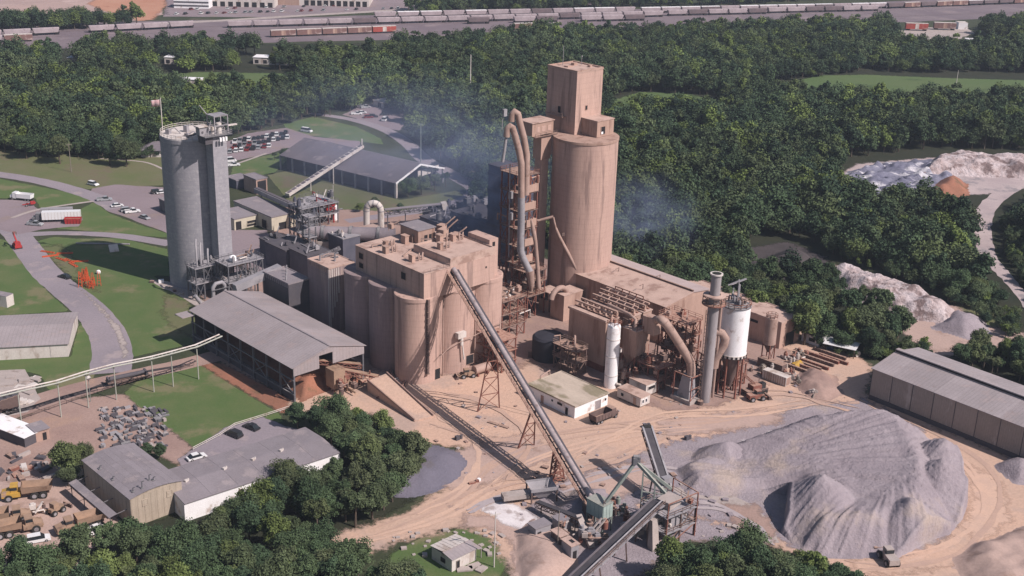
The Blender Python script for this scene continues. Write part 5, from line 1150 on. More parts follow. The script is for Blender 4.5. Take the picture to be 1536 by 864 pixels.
# ---- utility poles
def pole(px, py, h, label, arms=1, r=.16, m='wood'):
    t = thing('utility_pole', label, 'pole', P(px,py), .4)
    MB().cyl((0,0,0), r, h, 8, r*.7).build('pole', M[m], t)
    for k in range(arms): MB().beam((-1.1,0,h-.6-k*1.2),(1.1,0,h-.6-k*1.2),.14).build('crossarm', M[m], t)
    return t
pole(741,851,12.8,'thin pale utility pole beside the small shed at the bottom', 1, .14, 'whitedirty')
pole(705,150,24,'tall pale pole above the trees left of the tallest silo', 0, .35, 'whitedirty')
pole(631,243,17,'utility pole with a box beside the haul road', 1, .25, 'green')
pole(1219,513,5.5,'dark wooden pole behind the white cabin at the right', 0, .2)
pole(1434,118+10,9,'thin pale pole at the far side of the big field', 0, .2, 'whitedirty')
pole(630+77,300,12,'dark utility pole at the end of the haul road curve', 1)
pole(500,300,6,'short pole in front of the far storage shed', 0, .15, 'whitedirty')
pole(107,258,12,'thin pole on the lawn left of the grey silo', 1)

# ---- small white process building
C, A, B = site((862.5,610), 3.4, (913,591), (790,579.5))
t = flatbld('control_building', 'white walled flat roofed control building with a mossy roof in the yard', 'building', C, 12.2, 16.8, 3.4, M['white'], M['mossroof'] if 'mossroof' in M else M['tanroof'], par=.12, over=.25)
opening(t, 'f', 7.6, .1, 1.9, 2.4, name='door', m=M['greyroof'], frame=M['whitedirty']); opening(t, 'f', 11.1, 1.6, .5, .6); opening(t, 'l', 2.2, .1, 1.0, 2.1, name='door', frame=M['white']); opening(t, 'l', 4.4, 1.9, 1.7, .6); opening(t, 'l', 7.7, 1.9, .5, .5); opening(t, 'l', 11.0, .1, 1.0, 2.1, name='door', m=M['tan2'])
b = MB(); b.tube([(5,17.3,1),(5,17.3,4.1),(8.5,17.6,4.6),(8.5,17.6,1)], .25, 8); b.build('wall_pipe', M['pipe'], t)
# trailers
def trailer(name, label, near, right, left, h, m, rm):
    C, A, B = site(near, 0, right, left); t = thing(name, label, 'site cabin', C, PA)
    MB().box(0,0,.5,A,B,h).build('cabin_wall', m, t); MB().box(-.15,-.15,h+.003,A+.15,B+.15,h+.18).build('roof', rm, t)
    b = MB(); [b.box(.2,y,0,A-.2,y+.3,.497) for y in (.4,B/2,B-.8)]; b.build('skid', M['dark'], t)
    return t, A, B
tr, A, B = trailer('site_cabin', 'long pale site cabin with two small windows beside the control building', (960,613), (974.5,607), (923.5,598), 2.9, M['whitedirty'], M['tanroof'])
opening(tr, 'f', .6, 1.3, .6, .9, frame=M['white']); opening(tr, 'f', 1.9, 1.3, .6, .9, frame=M['white']); opening(tr, 'l', 5.8, 1.3, .8, .8); opening(tr, 'l', 1.5, .5, .9, 1.9, name='door', m=M['tan2'])
tr, A, B = trailer('site_cabin', 'smaller pale cabin with a dark wide window behind the long site cabin', (968,597), (986,588), (950,583), 3.6, M['whitedirty'], M['tanroof'])
opening(tr, 'f', .8, 2.0, 2.6, .9, frame=M['whitedirty'])

# ---- long tan buildings behind the filters
C, A, B = site((998,460), 12, (1035,441), (913,400))
t = thing('long_tan_building', 'long dusty tan building with a low gable roof right of the tallest silo', 'building', C, PA); A = 20; B = 42; h = 12
MB().box(0,0,0,A,B,h-.05).build('wall', M['tan2'], t)
for s in (0,1):
    for k in range(5):
        b = MB(); ya = -.3+(B+.3)*k/5; yb = -.3+(B+.3)*(k+1)/5-.05; xs = ((-.3,A*.62),(A*.62+.003,A+.3))[s]; zz = ((h,h+1.6),(h+1.6,h+.6))[s]
        b.slab([(xs[0],ya,zz[0]),(xs[1],ya,zz[1]),(xs[1],yb,zz[1]),(xs[0],yb,zz[0])], .15); b.build('roof_panel', M['tanroof' if s == 0 else 'sheet3'] if 'sheet3' in M else M['tanroof'], t)
b = MB(); b.box(A*.62-.25,0,h+1.603,A*.62+.25,B,h+2.1); b.build('ridge_duct', M['steel'], t)
b = MB(); b.add([(0,-.003,h-.06),(A,-.003,h-.06),(A,-.003,h+.45),(A*.62,-.003,h+1.45),(0,.15,h-.06),(A,.15,h-.06),(A,.15,h+.45),(A*.62,.15,h+1.45)], [(0,1,2,3),(7,6,5,4),(0,3,7,4),(1,5,6,2)]); b.build('gable', M['tan2'], t)
for (x, y) in ((4,12),(9,26),(14,14)): b = MB(); b.tube([(x,y,h+.8),(x,y,h+2.4),(x-1.5,y,h+2.2)], .12, 6); b.build('roof_pipe', M['steel'], t)
C9 = P(1168, 524); t = flatbld('rear_tan_building', 'lower dusty tan building right of the white bin', 'building', C9, 10, 40, 8.0, M['tan2'], M['tanroof'], par=.2)
opening(t, 'l', 8, 5.5, 4, .8, name='louvre'); opening(t, 'f', 3, .1, 4, 4, name='doorway')

# ---- right warehouse
C, A, B = site((1310,552), 8.9, (1375,521), (1310,552))
t = thing('long_warehouse', 'long warehouse with tan panelled shaded wall and ribbed grey roof at the right edge', 'warehouse', C, R(41.5))
A = 21.5; Ln = 66; h = 8.9
MB().box(.05,-Ln,0,A,0,h-.1).build('wall', M['tanwall2'] if 'tanwall2' in M else M['tanwall'], t)
MB().box(-.35,-Ln,0,.045,0,1.2).build('plinth', M['dkwall'], t)
for k in range(11):
    b = MB(); y1 = -k*6.0-.08; y0 = -(k+1)*6.0+.08; b.box(-.06,y0,1.25,.04,y1,h-.15); b.build('wall_panel', M['tan3'] if 'tan3' in M else M['tanwall'], t)
    MB().box(-.14,-k*6.0-.06,0,.0,-k*6.0+.06,h-.1).build('wall_seam', M['dkwall'], t)
for s in (0,1):
    for k in range(11):
        b = MB(); y1 = -k*6.0+(.4 if k == 0 else 0); y0 = -(k+1)*6.0+.05; xs = ((-.5,A/2),(A/2+.003,A+.5))[s]; zz = ((h,h+1.9),(h+1.9,h))[s]
        b.slab([(xs[0],y0,zz[0]),(xs[1],y0,zz[1]),(xs[1],y1,zz[1]),(xs[0],y1,zz[0])], .15); b.build('roof_panel', M['sheety'], t)
        sx_ = 3.0 if s == 0 else A-4.4; zt = h+1.9*(sx_/(A/2)) if s == 0 else h+1.9*((A-sx_)/(A/2))
        k_ = 1.9/(A/2)*(1 if s == 0 else -1); b = MB(); b.slab([(sx_,y0+1.8,zt+.03),(sx_+1.5,y0+1.8,zt+1.5*k_+.03),(sx_+1.5,y0+3.8,zt+1.5*k_+.03),(sx_,y0+3.8,zt+.03)], .08); b.build('skylight', M['skylight'], t)
b = MB(); b.box(A/2-.7,-Ln,h+1.4,A/2+.7,.2,h+2.7); b.build('ridge_monitor', M['sheety'], t); b = MB(); b.box(A/2-.74,-Ln,h+2.0,A/2-.705,.1,h+2.45); b.build('monitor_louvre', M['dark'], t)
for s in (0,1): 
    b = MB(); b.add([(0,.02,h-.1),(A,.02,h-.1),(A/2,.02,h+1.8),(0,.15,h-.1),(A,.15,h-.1),(A/2,.15,h+1.8)], [(2,1,0),(3,4,5),(0,3,5,2),(1,2,5,4)])
b.build('gable', M['tanwall'], t)

# ---- far open storage shed with its conveyor
rf_ = R(145.0); C = P(593.5,273.5,6.3); C.z = 0; d1 = Vector((math.cos(rf_), math.sin(rf_), 0)); a2 = P(674,252,6.3)-P(593.5,273.5,6.3)
rt = R(145-90); t = thing('storage_shed', 'long dark open storage shed with two grey roof halves across the far lawn', 'shed', C, rt)
A = 29; B = 63; h = 6.3; rh = 4.6
for s in (0,1):
    for k in range(8):
        b = MB(); ya = -.6+(B+1)*k/8; yb = -.6+(B+1)*(k+1)/8-.05; xs = ((-.6,A/2),(A/2+.003,A+.6))[s]; zz = ((h-.2,h+rh),(h+rh,h-.2))[s]
        b.slab([(xs[0],ya,zz[0]),(xs[1],ya,zz[1]),(xs[1],yb,zz[1]),(xs[0],yb,zz[0])], .2); b.build('roof_panel', M['darksheet'] if 'darksheet' in M else M['sheety'], t)
for s in (0,1):
    for k in range(10):
        y = B*k/9; x = -.3 if s == 0 else A+.3; MB().beam((x,y,0),(x,y,h-.35),.55).build('column', M['pipegrey'], t)
MB().box(2.2,1,0,2.5,B-1,h-.8).build('inner_wall', M['dkwall'], t); MB().box(A-3,1,0,A-2.7,B-1,h-.8).build('inner_wall', M['dkwall'], t)
b = MB(); b.beam((-.6,-.65,h-.35),(A/2,-.65,h+rh-.2),.3,.7); b.beam((A/2,-.65,h+rh-.2),(A+.6,-.65,h-.35),.3,.7); b.build('barge_board', M['white'], t)
MB().beam((-.1,-.4,0),(-.1,-.4,h-.3),.7).build('gable_post', M['whitedirty'], t)
for x in (A*.53,A*.75): MB().beam((x,-.3,0),(x,-.3,h+2),.4).build('gable_post', M['dkwall'], t)
MB().box(A*.53,1.5,h-1.5,A-.4,1.7,h+1).build('gable_sheet', M['whitedirty'], t)
cv = thing('roof_conveyor', 'pale inclined conveyor with dark roller openings rising to the storage shed ridge', 'conveyor', P(430,298), 0)
a = loc(cv, P(431,292,1.5)); c = loc(cv, P(543,219,12.4)); d = (c-a)
b = MB(); b.beam(a, c, 2.2, 1.1); b.build('gallery', M['whitedirty'], cv)
n = 17; up = Vector((0,0,1)); sd_ = d.normalized().cross(up).normalized()
for k in range(n):
    p_ = a.lerp(c, (k+.5)/n); b = MB(); b.beam(p_-d.normalized()*.9+up*.62, p_+d.normalized()*.9+up*.62, 1.3, .3); b.build('cover_hood', M['darksheet'] if 'darksheet' in M else M['greysteel'], cv)
b = MB(); [b.beam(a.lerp(c,k), (a.lerp(c,k).x, a.lerp(c,k).y, 0), .35) for k in (.03,.3,.6)]; b.build('leg', M['whitedirty'], cv)
b = MB(); b.beam(c+Vector((0,0,0)), c+Vector((0,0,3)), .5); b.build('head_post', M['whitedirty'], cv)

# ---- buildings of the yard behind
bh = dict(par=.1, over=.15)
C = P(408,347.5); t = flatbld('yard_store', 'cream walled flat roofed store in the middle of the rear yard', 'building', C, 10, 25, 5.3, M['cream'], M['greyroof'], **bh)
opening(t, 'l', 3.2, .1, 3.0, 3.2, name='doorway', frame=M['cream']); opening(t, 'f', 3, .1, 3, 2.6, name='doorway')
C = P(375,341) ; t = flatbld('yard_annex', 'low cream annex with a dark doorway next to the yard store', 'building', P(352,346), 10, 12, 4.2, M['cream'], M['greyroof'], **bh)
opening(t, 'f', .6, .1, 2.2, 3.0, name='doorway'); opening(t, 'f', 5.2, 1.6, 3.6, .9, frame=M['cream']); opening(t, 'f', 5.2, .5, 3.6, .7)
C = P(385,292); t = flatbld('open_hut', 'dark open fronted hut behind the yard store', 'hut', C, 5, 9, 6, M['tan2'], M['greyroof'], **bh); opening(t, 'f', .6, .2, 3.8, 5, name='doorway')
C = P(366,268); t = flatbld('low_building', 'low grey building at the edge of the upper lawn behind the grey silo', 'building', P(355,284), 7, 8, 3.5, M['bluewall'], M['greyroof'], **bh)
C = P(250,318); t = flatbld('grey_shed', 'grey shed partly hidden behind the grey silo beside parked vehicles', 'shed', P(262,326), 8, 11, 4.5, M['greysteel'], M['greyroof'], **bh)
# brick office with hipped roof left of silo
C = P(212, 236); t = thing('house', 'small brown hip roofed house left of the grey silo', 'house', C, R(8))
MB().box(0,0,0,15,9,3).build('wall', M['whitedirty'], t)
b = MB(); b.add([(-1,-1,3),(16,-1,3),(16,10,3),(-1,10,3),(5,4.5,6),(10,4.5,6)], [(0,1,5,4),(1,2,5),(2,3,4,5),(3,0,4),(3,2,1,0)]); b.build('roof', M['darksheet'] if 'darksheet' in M else M['greyroof'], t)
for u in (1.5, 6, 10): opening(t, 'f', u, 1, 1.6, 1.2, frame=M['white'])
# belt gallery above the store
cv = thing('yard_conveyor', 'long low grey belt conveyor over the yard store roofs', 'conveyor', P(400,330), 0)
a = loc(cv, P(385,285,6.5)); c = loc(cv, P(455,316,8)); b = MB(); b.beam(a, c, 2.2, 1.6); b.build('gallery', M['pipegrey'], cv); b = MB(); b.beam(a+Vector((0,0,.9)), c+Vector((0,0,.9)), 1.4, .3); b.build('cover', M['darksheet'] if 'darksheet' in M else M['dkwall'], cv)
b = MB(); [b.beam(a.lerp(c,k), (a.lerp(c,k).x, a.lerp(c,k).y, 0), .35) for k in (.1,.5,.9)]; b.build('leg', M['greysteel'], cv)
# steel towers round the kiln inlet
C = P(455,372); t = frame_tower('kiln_inlet_tower', 'tall cluttered grey steel tower at the left end of the kiln', Vector((C.x, C.y, 0)), PA, 6, 8, [5,9.5,14], M['greysteel'], px=3, deck=M['pipegrey'])
clutter(t, 0, 0, 5, 5, 7, 15.5, 30, ['pipegrey','greysteel','whitedirty','bluewall'], 21, .6, 1.8)
C = P(480,340); t = frame_tower('cooler_frame', 'low grey steel frame with pipes behind the kiln', Vector((C.x, C.y, 0)), PA, 8, 12, [4,8], M['greysteel'], px=4, deck=M['pipegrey'])
clutter(t, 0, 0, 4, 7, 11, 10.5, 26, ['pipegrey','greysteel','whitedirty','red'], 22, .6, 1.8)
C = P(465,402); t = frame_tower('stair_tower', 'slim grey stair tower in front of the kiln', Vector((C.x, C.y, 0)), PA, 2.6, 3.4, [3.5,7,10.5,14,17.5], M['greysteel'], px=3, deck=M['pipegrey'])
C = P(515,402); t = flatbld('kiln_drive_house', 'grey machine house below the kiln', 'machine house', Vector((C.x, C.y, 0)), 7, 8, 10, M['bluewall'], M['pipegrey'], **bh); clutter(t, 0, 0, 10.2, 6, 7, 10.4, 8, ['pipegrey','whitedirty'], 23)
for (i, px, py, a_, b_, h_) in ((0,430,412,11,12,8),(1,462,425,9,10,9),(2,545,395,12,9,7),(3,410,392,8,8,6)):
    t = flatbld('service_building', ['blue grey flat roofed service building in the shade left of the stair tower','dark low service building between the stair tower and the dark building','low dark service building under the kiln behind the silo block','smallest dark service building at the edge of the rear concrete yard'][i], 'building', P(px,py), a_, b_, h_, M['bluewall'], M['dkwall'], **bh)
    clutter(t, 1, 1, h_+.2, a_-1, b_-1, h_+.6, 7, ['pipegrey','greysteel','dkwall'], 30+i)
# kiln
kn = thing('rotary_kiln', 'long horizontal grey steel kiln tube behind the silo block', 'kiln', P(520,372), 0)
a = loc(kn, P(462,349,9)); c = loc(kn, P(592,352,9.8)); b = MB(); b.tube([a, c], 2.3, 28); b.build('shell', M['kiln'] if 'kiln' in M else M['pipegrey'], kn)
for k in (.18,.5,.82):
    p_ = a.lerp(c, k); dd = (c-a).normalized(); b = MB(); b.tube([p_-dd*.5, p_+dd*.5], 2.6, 28); b.build('riding_ring', M['greysteel'], kn); b = MB(); b.cbox((p_.x,p_.y,0), 4, 4.5, p_.z-2.4, .1); b.build('pier', M['conc'], kn)
C = P(560,392); t = thing('kiln_hood', 'small tan block at the right end of the kiln', 'kiln hood', C, PA); hk = hgt(560,392,350); MB().box(0,0,0,6,8,hk).build('wall', M['tan2'], t); MB().box(-.1,-.1,hk+.003,6.1,8.1,hk+.2).build('roof', M['tanroof'], t); opening(t, 'f', 2, hk-4, .7, 2, name='pipe', m=M['pipe'])
ud = thing('curved_duct', 'fat white inverted U shaped duct rising behind the kiln', 'duct', P(562,352), 0)
pts = [loc(ud, at(551,345,(562,352))), loc(ud, at(550,325,(562,352)))]
cxp = loc(ud, at(560.5,316,(562,352))); r_ = 2.55
pts = [(cxp.x-r_*1.0, cxp.y, 0), (cxp.x-r_, cxp.y, cxp.z)]+[(cxp.x-r_*math.cos(k*math.pi/10), cxp.y, cxp.z+r_*1.1*math.sin(k*math.pi/10)) for k in range(1,10)]+[(cxp.x+r_, cxp.y, cxp.z),(cxp.x+r_, cxp.y, 0)]
b = MB(); b.tube(pts, 1.15, 16); b.build('duct', M['whitedirty'], ud)
for k in range(7):
    a_ = k*math.pi/6; p_ = Vector((cxp.x-r_*math.cos(a_), cxp.y, cxp.z+r_*1.1*math.sin(a_))); q_ = Vector((math.sin(a_), 0, math.cos(a_)*1.0)); b = MB(); b.tube([p_-q_*.12, p_+q_*.12], 1.25, 16); b.build('duct_flange', M['pipegrey'], ud)
tk = thing('white_tank', 'small upright white tank behind the kiln left of the curved duct', 'tank', P(502,330), 0); MB().lathe((0,0,0), [(.95,0),(.95,5.6),(.5,6.0)], 16).build('shell', M['white'], tk)
rt_ = thing('red_machine', 'red steel machine among the grey frames behind the kiln', 'machine', P(490,336), .5); b = MB(); b.box(0,0,5,3.5,1.2,6.0); b.box(0,0,6.6,3.5,1.2,7.4); b.beam((1,.6,0),(1,.6,7.6),.4); b.beam((3,.6,0),(3,.6,7.6),.4); b.build('red_frame', M['red'], rt_); MB().cbox((1.6,.6,7.4),1.2,1,1.2).build('motor', M['greysteel'], rt_)
# smoky dark buildings on the far side
for (i, px, py, a_, b_, h_) in ((0,745,388,14,24,11),(1,690,372,12,22,6),(2,722,348,9,14,8),(3,660,345,11,10,5)):
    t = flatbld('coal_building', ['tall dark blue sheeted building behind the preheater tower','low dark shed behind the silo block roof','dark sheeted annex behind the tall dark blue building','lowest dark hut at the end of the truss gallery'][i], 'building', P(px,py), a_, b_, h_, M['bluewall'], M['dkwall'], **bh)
    clutter(t, 1, 1, h_+.2, a_-1, b_-2, h_+.8, 16, ['bluewall','greysteel','dkwall','pipegrey'], 40+i, .8, 2.4)
C = P(775,405); t = flatbld('sheeted_tower', 'tall dark blue sheeted tower with banded floors left of the preheater tower', 'tower building', Vector((C.x, C.y, 0)), 8, 15, 33, M['bluewall'], M['dkwall'], **bh)
for k, z in enumerate((6,12,18,24,29.5)): MB().box(-.25,-.2,z,-.003,15.2,z+1.0).build('floor_band', M['dkwall'], t); MB().box(-.2,-.25,z,8.2,-.003,z+1.0).build('floor_band', M['dkwall'], t)
for k in range(4):
    for j in range(4): opening(t, 'l', 1.2+3.5*j, 8+6*k, 2, 2.2, name='louvre', m=M['dkwall'])
cv = thing('truss_gallery', 'grey truss conveyor gallery running right behind the curved duct', 'conveyor', P(620,335), 0)
a = loc(cv, P(577,322,5)); c = loc(cv, P(665,313,6)); b = MB(); b.truss(a, c, 1.8, 1.8, 12, .2); b.build('truss', M['greysteel'], cv); b = MB(); b.beam(a+Vector((0,0,2)), c+Vector((0,0,2)), 2.0, .15); b.build('roof_sheet', M['greyroof'], cv); b = MB(); [b.beam(a.lerp(c,k), (a.lerp(c,k).x, a.lerp(c,k).y, 0), .35) for k in (.05,.35,.65,.95)]; b.build('leg', M['greysteel'], cv)
b = MB(); b.beam(a.lerp(c,.97)+Vector((0,0,1)), a.lerp(c,1.06)+Vector((0,0,1.3)), 2.6, 2.6); b.build('head_box', M['whitedirty'], cv)
# small huts of the junk yard, left
t = flatbld('yard_hut', 'small cream hut with a grey roof under the pipe bridge', 'hut', P(55,664), 3.2, 4.5, 2.8, M['tan2'], M['greyroof'], par=0, over=.3)
opening(t, 'f', 1.6, .1, .9, 1.9, name='door')
t = flatbld('white_roof_store', 'low store with a bright white roof at the left edge', 'building', P(38,672), 5, 14, 2.6, M['dkwall'], M['white'], rot=R(60), par=0, over=.3)
# ================================================================== FILTERS, STACK, BINS
ZF = 15.0
C, A, B = site((909,484), ZF, (935,470), (850,463))
t = thing('filter_house', 'big tan bag filter house with a dark blank left wall behind the white cylinder', 'filter house', C, PA)
MB().box(0,0,2.2,5.2,13.6,ZF).build('wall', M['tan2'], t)
MB().box(.2,.3,0,5,13.3,2.197).build('base', M['rust'], t)
MB().box(-.35,-.2,ZF+.003,1.3,13.9,ZF+.6).build('parapet_walk', M['tanroof'], t)
MB().box(1.303,-.1,ZF+.003,5.3,13.8,ZF+.3).build('roof', M['tanroof'], t)
def header_row(t, x, y0, y1, z, n, side=1):
    b = MB(); b.beam((x,y0,z+1.6),(x,y1,z+1.6),.55,.45); b.build('header', M['tan2'], t)
    b = MB(); b.beam((x,y0,z+.15),(x,y1,z+.15),.5,.3); b.build('header_base', M['rust'], t)
    for k in range(n):
        y = y0+(y1-y0)*(k+.5)/n
        b = MB(); b.cbox((x+side*.9,y,z), .9, .8, .9); b.tube([(x+side*.9,y,z+.9),(x+side*.9,y,z+1.4),(x,y,z+1.7)], .2, 6); b.beam((x,y-.9,z),(x,y-.9,z+1.6),.18); b.build('valve_box', M['tanroof' if k % 2 else 'tan2'], t)
header_row(t, 2.2, 0, 13.4, ZF+.3, 6)
header_row(t, 4.4, 0, 13.4, ZF+.3, 6)
for (i, dx, ln, lab) in ((0, 9.2, 15.5, 'second row of rusty topped filter compartments behind the filter house'), (1, 13.8, 17.0, 'rearmost row of filter compartments with the tallest pipe frame on top')):
    o = C + E1*dx - E2*1.2
    q = thing('filter_row', lab, 'filter house', o, PA)
    MB().box(0,0,4.5,3.6,ln,ZF-.4).build('wall', M['tan2'], q); MB().box(-.2,-.2,ZF-.397,3.8,ln+.2,ZF-.1).build('roof', M['tanroof'], q)
    header_row(q, .8, 0, ln, ZF-.1, 7); header_row(q, 2.9, .5, ln-.5, ZF-.1, 5, -1)
    b = MB(); [b.beam((x,y,0),(x,y,4.5),.3) for x in (.2,3.4) for y in (.2,ln*.33,ln*.66,ln-.2)]; b.build('leg', M['rust'], q)
    if i == 1:
        b = MB()
        for k in range(5): b.beam((3.2,3+k*2.6,ZF),(3.2,3+k*2.6,ZF+2.8),.2)
        b.beam((3.2,3,ZF+2.8),(3.2,13.4,ZF+2.8),.25); b.build('pipe_frame', M['rust'], q)
C2 = P(955,499,ZF); C2.z = 0
t = thing('hopper_filter', 'tan filter box with a pointed hopper on rusty legs right of the white cylinder', 'hopper', C2, PA)
hb = 7.8; A = 5.2; B = 4.6
MB().box(0,0,hb,A,B,ZF).build('box_wall', M['tan2'], t)
b = MB(); cx_, cy_ = A/2-.6, B/2-.6; b.add([(0,0,hb),(A,0,hb),(A,B,hb),(0,B,hb),(cx_-.35,cy_-.35,3),(cx_+.35,cy_-.35,3),(cx_+.35,cy_+.35,3),(cx_-.35,cy_+.35,3)], [(0,4,5,1),(1,5,6,2),(2,6,7,3),(3,7,4,0),(4,7,6,5)]); b.build('hopper_cone', M['tan2'], t)
b = MB(); [b.beam((x,y,0),(x,y,hb),.32) for x in (.1,A-.1) for y in (.1,B-.1)]; b.beam((.1,.1,0),(cx_,.1,3),.2); b.beam((A-.1,.1,0),(A-.1,B-.1,hb),.18); b.beam((.1,.1,hb),(.1,B-.1,1),.18); b.beam((.1,.1,3),(A-.1,.1,3),.22); b.beam((.1,.1,3),(.1,B-.1,3),.22); b.build('leg_frame', M['rust'], t)
MB().box(-.2,-.2,ZF+.003,A+.2,B+.2,ZF+.25).build('roof', M['tanroof'], t); b = MB(); b.rail([(-.1,-.1,ZF+.25),(A+.1,-.1,ZF+.25),(A+.1,B,ZF+.25)], 1, .1); b.build('handrail', M['rust'], t)
b = MB(); b.tube([(1,1.5,ZF+.25),(1,1.5,ZF+3),(1.4,4,ZF+3.6),(1.6,12,ZF+4)], .42, 10); b.build('top_pipe', M['pipe'], t); b = MB(); [b.box(x-.05,.02,hb,x+.05,-.06,ZF) for x in (1.3,2.6,3.9)]; b.build('stiffener', M['tanroof'], t)
clutter(t, 0, .5, ZF+.3, 4, 4, ZF+1.5, 12, ['rust','tan2','steel'], 51, .5, 1.4)
# tall white cylinder
G = P(915.5, 580); hh = hgt(915.5, 580, 487)
t = thing('white_cylinder', 'tall slim white cylinder standing at the corner of the control building', 'storage vessel', G, PA)
MB().lathe((0,0,0), [(1.75,0),(1.75,hh-.4),(1.6,hh),(.3,hh+.5)], 28).build('shell', M['white'], t)
for z in (hh*.2, hh*.5, hh*.78): b = MB(); b.lathe((0,0,z), [(1.76,0),(1.84,.03),(1.84,.2),(1.76,.23)], 28, False); b.build('band', M['whitedirty'], t)
b = MB(); b.beam((1.9,-.5,0),(1.9,-.5,hh+1),.1); b.beam((1.9,.1,0),(1.9,.1,hh+1),.1); [b.beam((1.9,-.5,k*.9),(1.9,.1,k*.9),.09) for k in range(int(hh/.9))]; b.build('ladder', M['rust'], t)
b = MB(); b.rail([(1.5,-1.3,hh+.1),(1.5,1.3,hh+.1),(-1.3,1.4,hh+.1),(-1.4,-1.3,hh+.1)], 1.0, .1, 1.2, True); b.cyl((0,0,hh+.4),.4,1.2,10); b.build('head_rail', M['rust'], t)
b = MB(); b.cbox((1.9,-.8,hh*.55), .8,.8,1.0); b.tube([(0,-1.9,1.6),(.9,-2.6,1.2),(2.4,-2.2,.4)], .35, 8); b.build('outlet', M['whitedirty'], t)
# shaded pipework in front of the filter house
C3 = P(862,566); t = frame_tower('shade_frame', 'small steel frame with looping pipes in the shade of the filter house', Vector((C3.x,C3.y,0)), PA, 4, 8, [4,7.5], M['steel'], px=3, deck=M['steel'])
clutter(t, 0, 0, 4, 3.5, 7, 8.5, 16, ['steel','pipe','rust'], 52, .5, 1.4)
b = MB(); b.tube([(1,1.5,7.5),(1,1.5,10.2),(1.6,2.2,11),(2.6,3,10.2),(2.6,3,7.5)], .3, 8); b.tube([(2,8,7.5),(2,8,9.2),(0,8.4,9.3)], .2, 8); b.build('loop_pipe', M['pipe'], t)
# rusty frame jungle between filters and stack
C4 = P(1000,612); fr_ = [(Vector((P(985,590).x,P(985,590).y,0)),6,7,[3.5,7],53,'rusty pipe packed frame behind the big sloping duct'),(Vector((P(1022,575).x,P(1022,575).y,0)),6,9,[4,8.5,13,17],54,'tallest rusty lattice frame left of the grey stack'),(Vector((P(1085,590).x,P(1085,590).y,0)),9,8,[3,6.5],55,'low rusty frame under the white bin'),(Vector((P(948,585).x,P(948,585).y,0)),5,6,[3.5],56,'low rusty frame under the hopper filter')]
for (c, a_, b_, zs, sd2, lab) in fr_:
    t = frame_tower('pipe_rack', lab, c, PA, a_, b_, zs, M['rust'], px=3, deck=M['rust'], rail=True)
    clutter(t, 0, 0, 0.5, a_, b_, zs[-1]+.6, 60, ['rust','steel','pipe','rust','tan2'], sd2, .5, 1.9)
# big duct with fan housing
GD = P(1036, 605); t = thing('sloping_duct', 'big tan round duct sloping from the filters down to the fan box', 'duct', GD, PA)
dp = (1036,600); pts = [loc(t, at(x,y,dp)) for (x,y) in ((984,480),(990,479),(997,483),(1003,491),(1018,514),(1030,533),(1035,541),(1037,550),(1037,562))]
pts[0] = loc(t, at(984,480,(1020,575))); b = MB(); b.tube(pts, 1.15, 18); b.build('duct', M['pipe'], t)
for k in (2,4,6): 
    dd = (pts[k+1]-pts[k]).normalized(); b = MB(); b.tube([pts[k]-dd*.1, pts[k]+dd*.1], 1.28, 18); b.build('duct_flange', M['pipe'], t)
q_ = loc(t, at(978,482,(1020,575))); MB().cbox((q_.x,q_.y,q_.z-3.2), 2.6, 4.2, 4.6).build('plenum', M['tan2'], t)
GB = P(1034, 608); t = thing('fan_box', 'grey steel fan housing inside a tan post frame on a concrete base', 'fan housing', GB, PA)
MB().box(-.5,-.5,0,5,6,1.2).build('base_block', M['conc'], t)
b = MB(); b.add([(.3,.6,1.2),(3.6,.6,1.2),(3.6,4.6,1.2),(.3,4.6,1.2),(.9,1.2,7.2),(3.0,1.2,7.2),(3.0,3.8,7.2),(.9,3.8,7.2)], [(0,1,5,4),(1,2,6,5),(2,3,7,6),(3,0,4,7),(4,5,6,7)]); b.build('housing', M['greysteel2'] if 'greysteel2' in M else M['pipegrey'], t)
b = MB(); b.add([(.25,.55,1.25),(.25,2.0,1.25),(.62,1.6,4.5)], [(0,1,2)]); 
b = MB(); [b.beam((x,y,1.2),(x,y,7.9),.25) for x in (-.3,4.6) for y in (-.3,5.4)]; b.beam((-.3,-.3,7.9),(4.6,-.3,7.9),.25); b.beam((4.6,-.3,7.9),(4.6,5.4,7.9),.25); b.beam((-.3,-.3,7.9),(-.3,5.4,7.9),.25); b.beam((-.3,5.4,7.9),(4.6,5.4,7.9),.25); b.beam((-.3,-.3,4.5),(4.6,-.3,4.5),.18); b.beam((4.6,-.3,4.5),(4.6,5.4,4.5),.18); b.beam((-.3,-.3,1.2),(4.6,-.3,4.5),.15); b.build('post_frame', M['rust'], t)
b = MB(); b.cyl((2.4,-1.6,.2),.8,1.0,12); b.tube([(5,2,1.5),(7.0,2,1.5)],.8,12); b.box(5.5,.2,0,8.2,3.4,1.4); b.build('motor', M['steel'], t)
# grey stack
GS2 = P(1057, 602); Hs = hgt(1057,602,412)
t = thing('exhaust_stack', 'tall round grey exhaust stack with a collar platform near its top', 'stack', GS2, PA)
MB().lathe((0,0,0), [(1.4,0),(1.4,Hs-6),(1.3,Hs-5.4),(1.3,Hs)], 28, True).build('stack_shell', M['stack'], t)
MB().lathe((0,0,Hs+.003), [(1.62,0),(1.62,.35),(1.2,.36)], 28, False).build('stack_lip', M['whitedirty'], t); MB().lathe((0,0,Hs-.4), [(1.2,0),(1.2,.45)], 24).build('stack_mouth', M['dark'], t)
MB().lathe((0,0,Hs-8.4), [(1.76,0),(3.1,.6),(3.1,.85),(1.6,.9)], 24, False).build('collar_platform', M['rust'], t); b = MB(); b.rail([(3.0*math.cos(k*.628),3.0*math.sin(k*.628),Hs-7.5) for k in range(10)], 1.8, .14, 1.5, True); b.build('collar_rail', M['steel'], t)
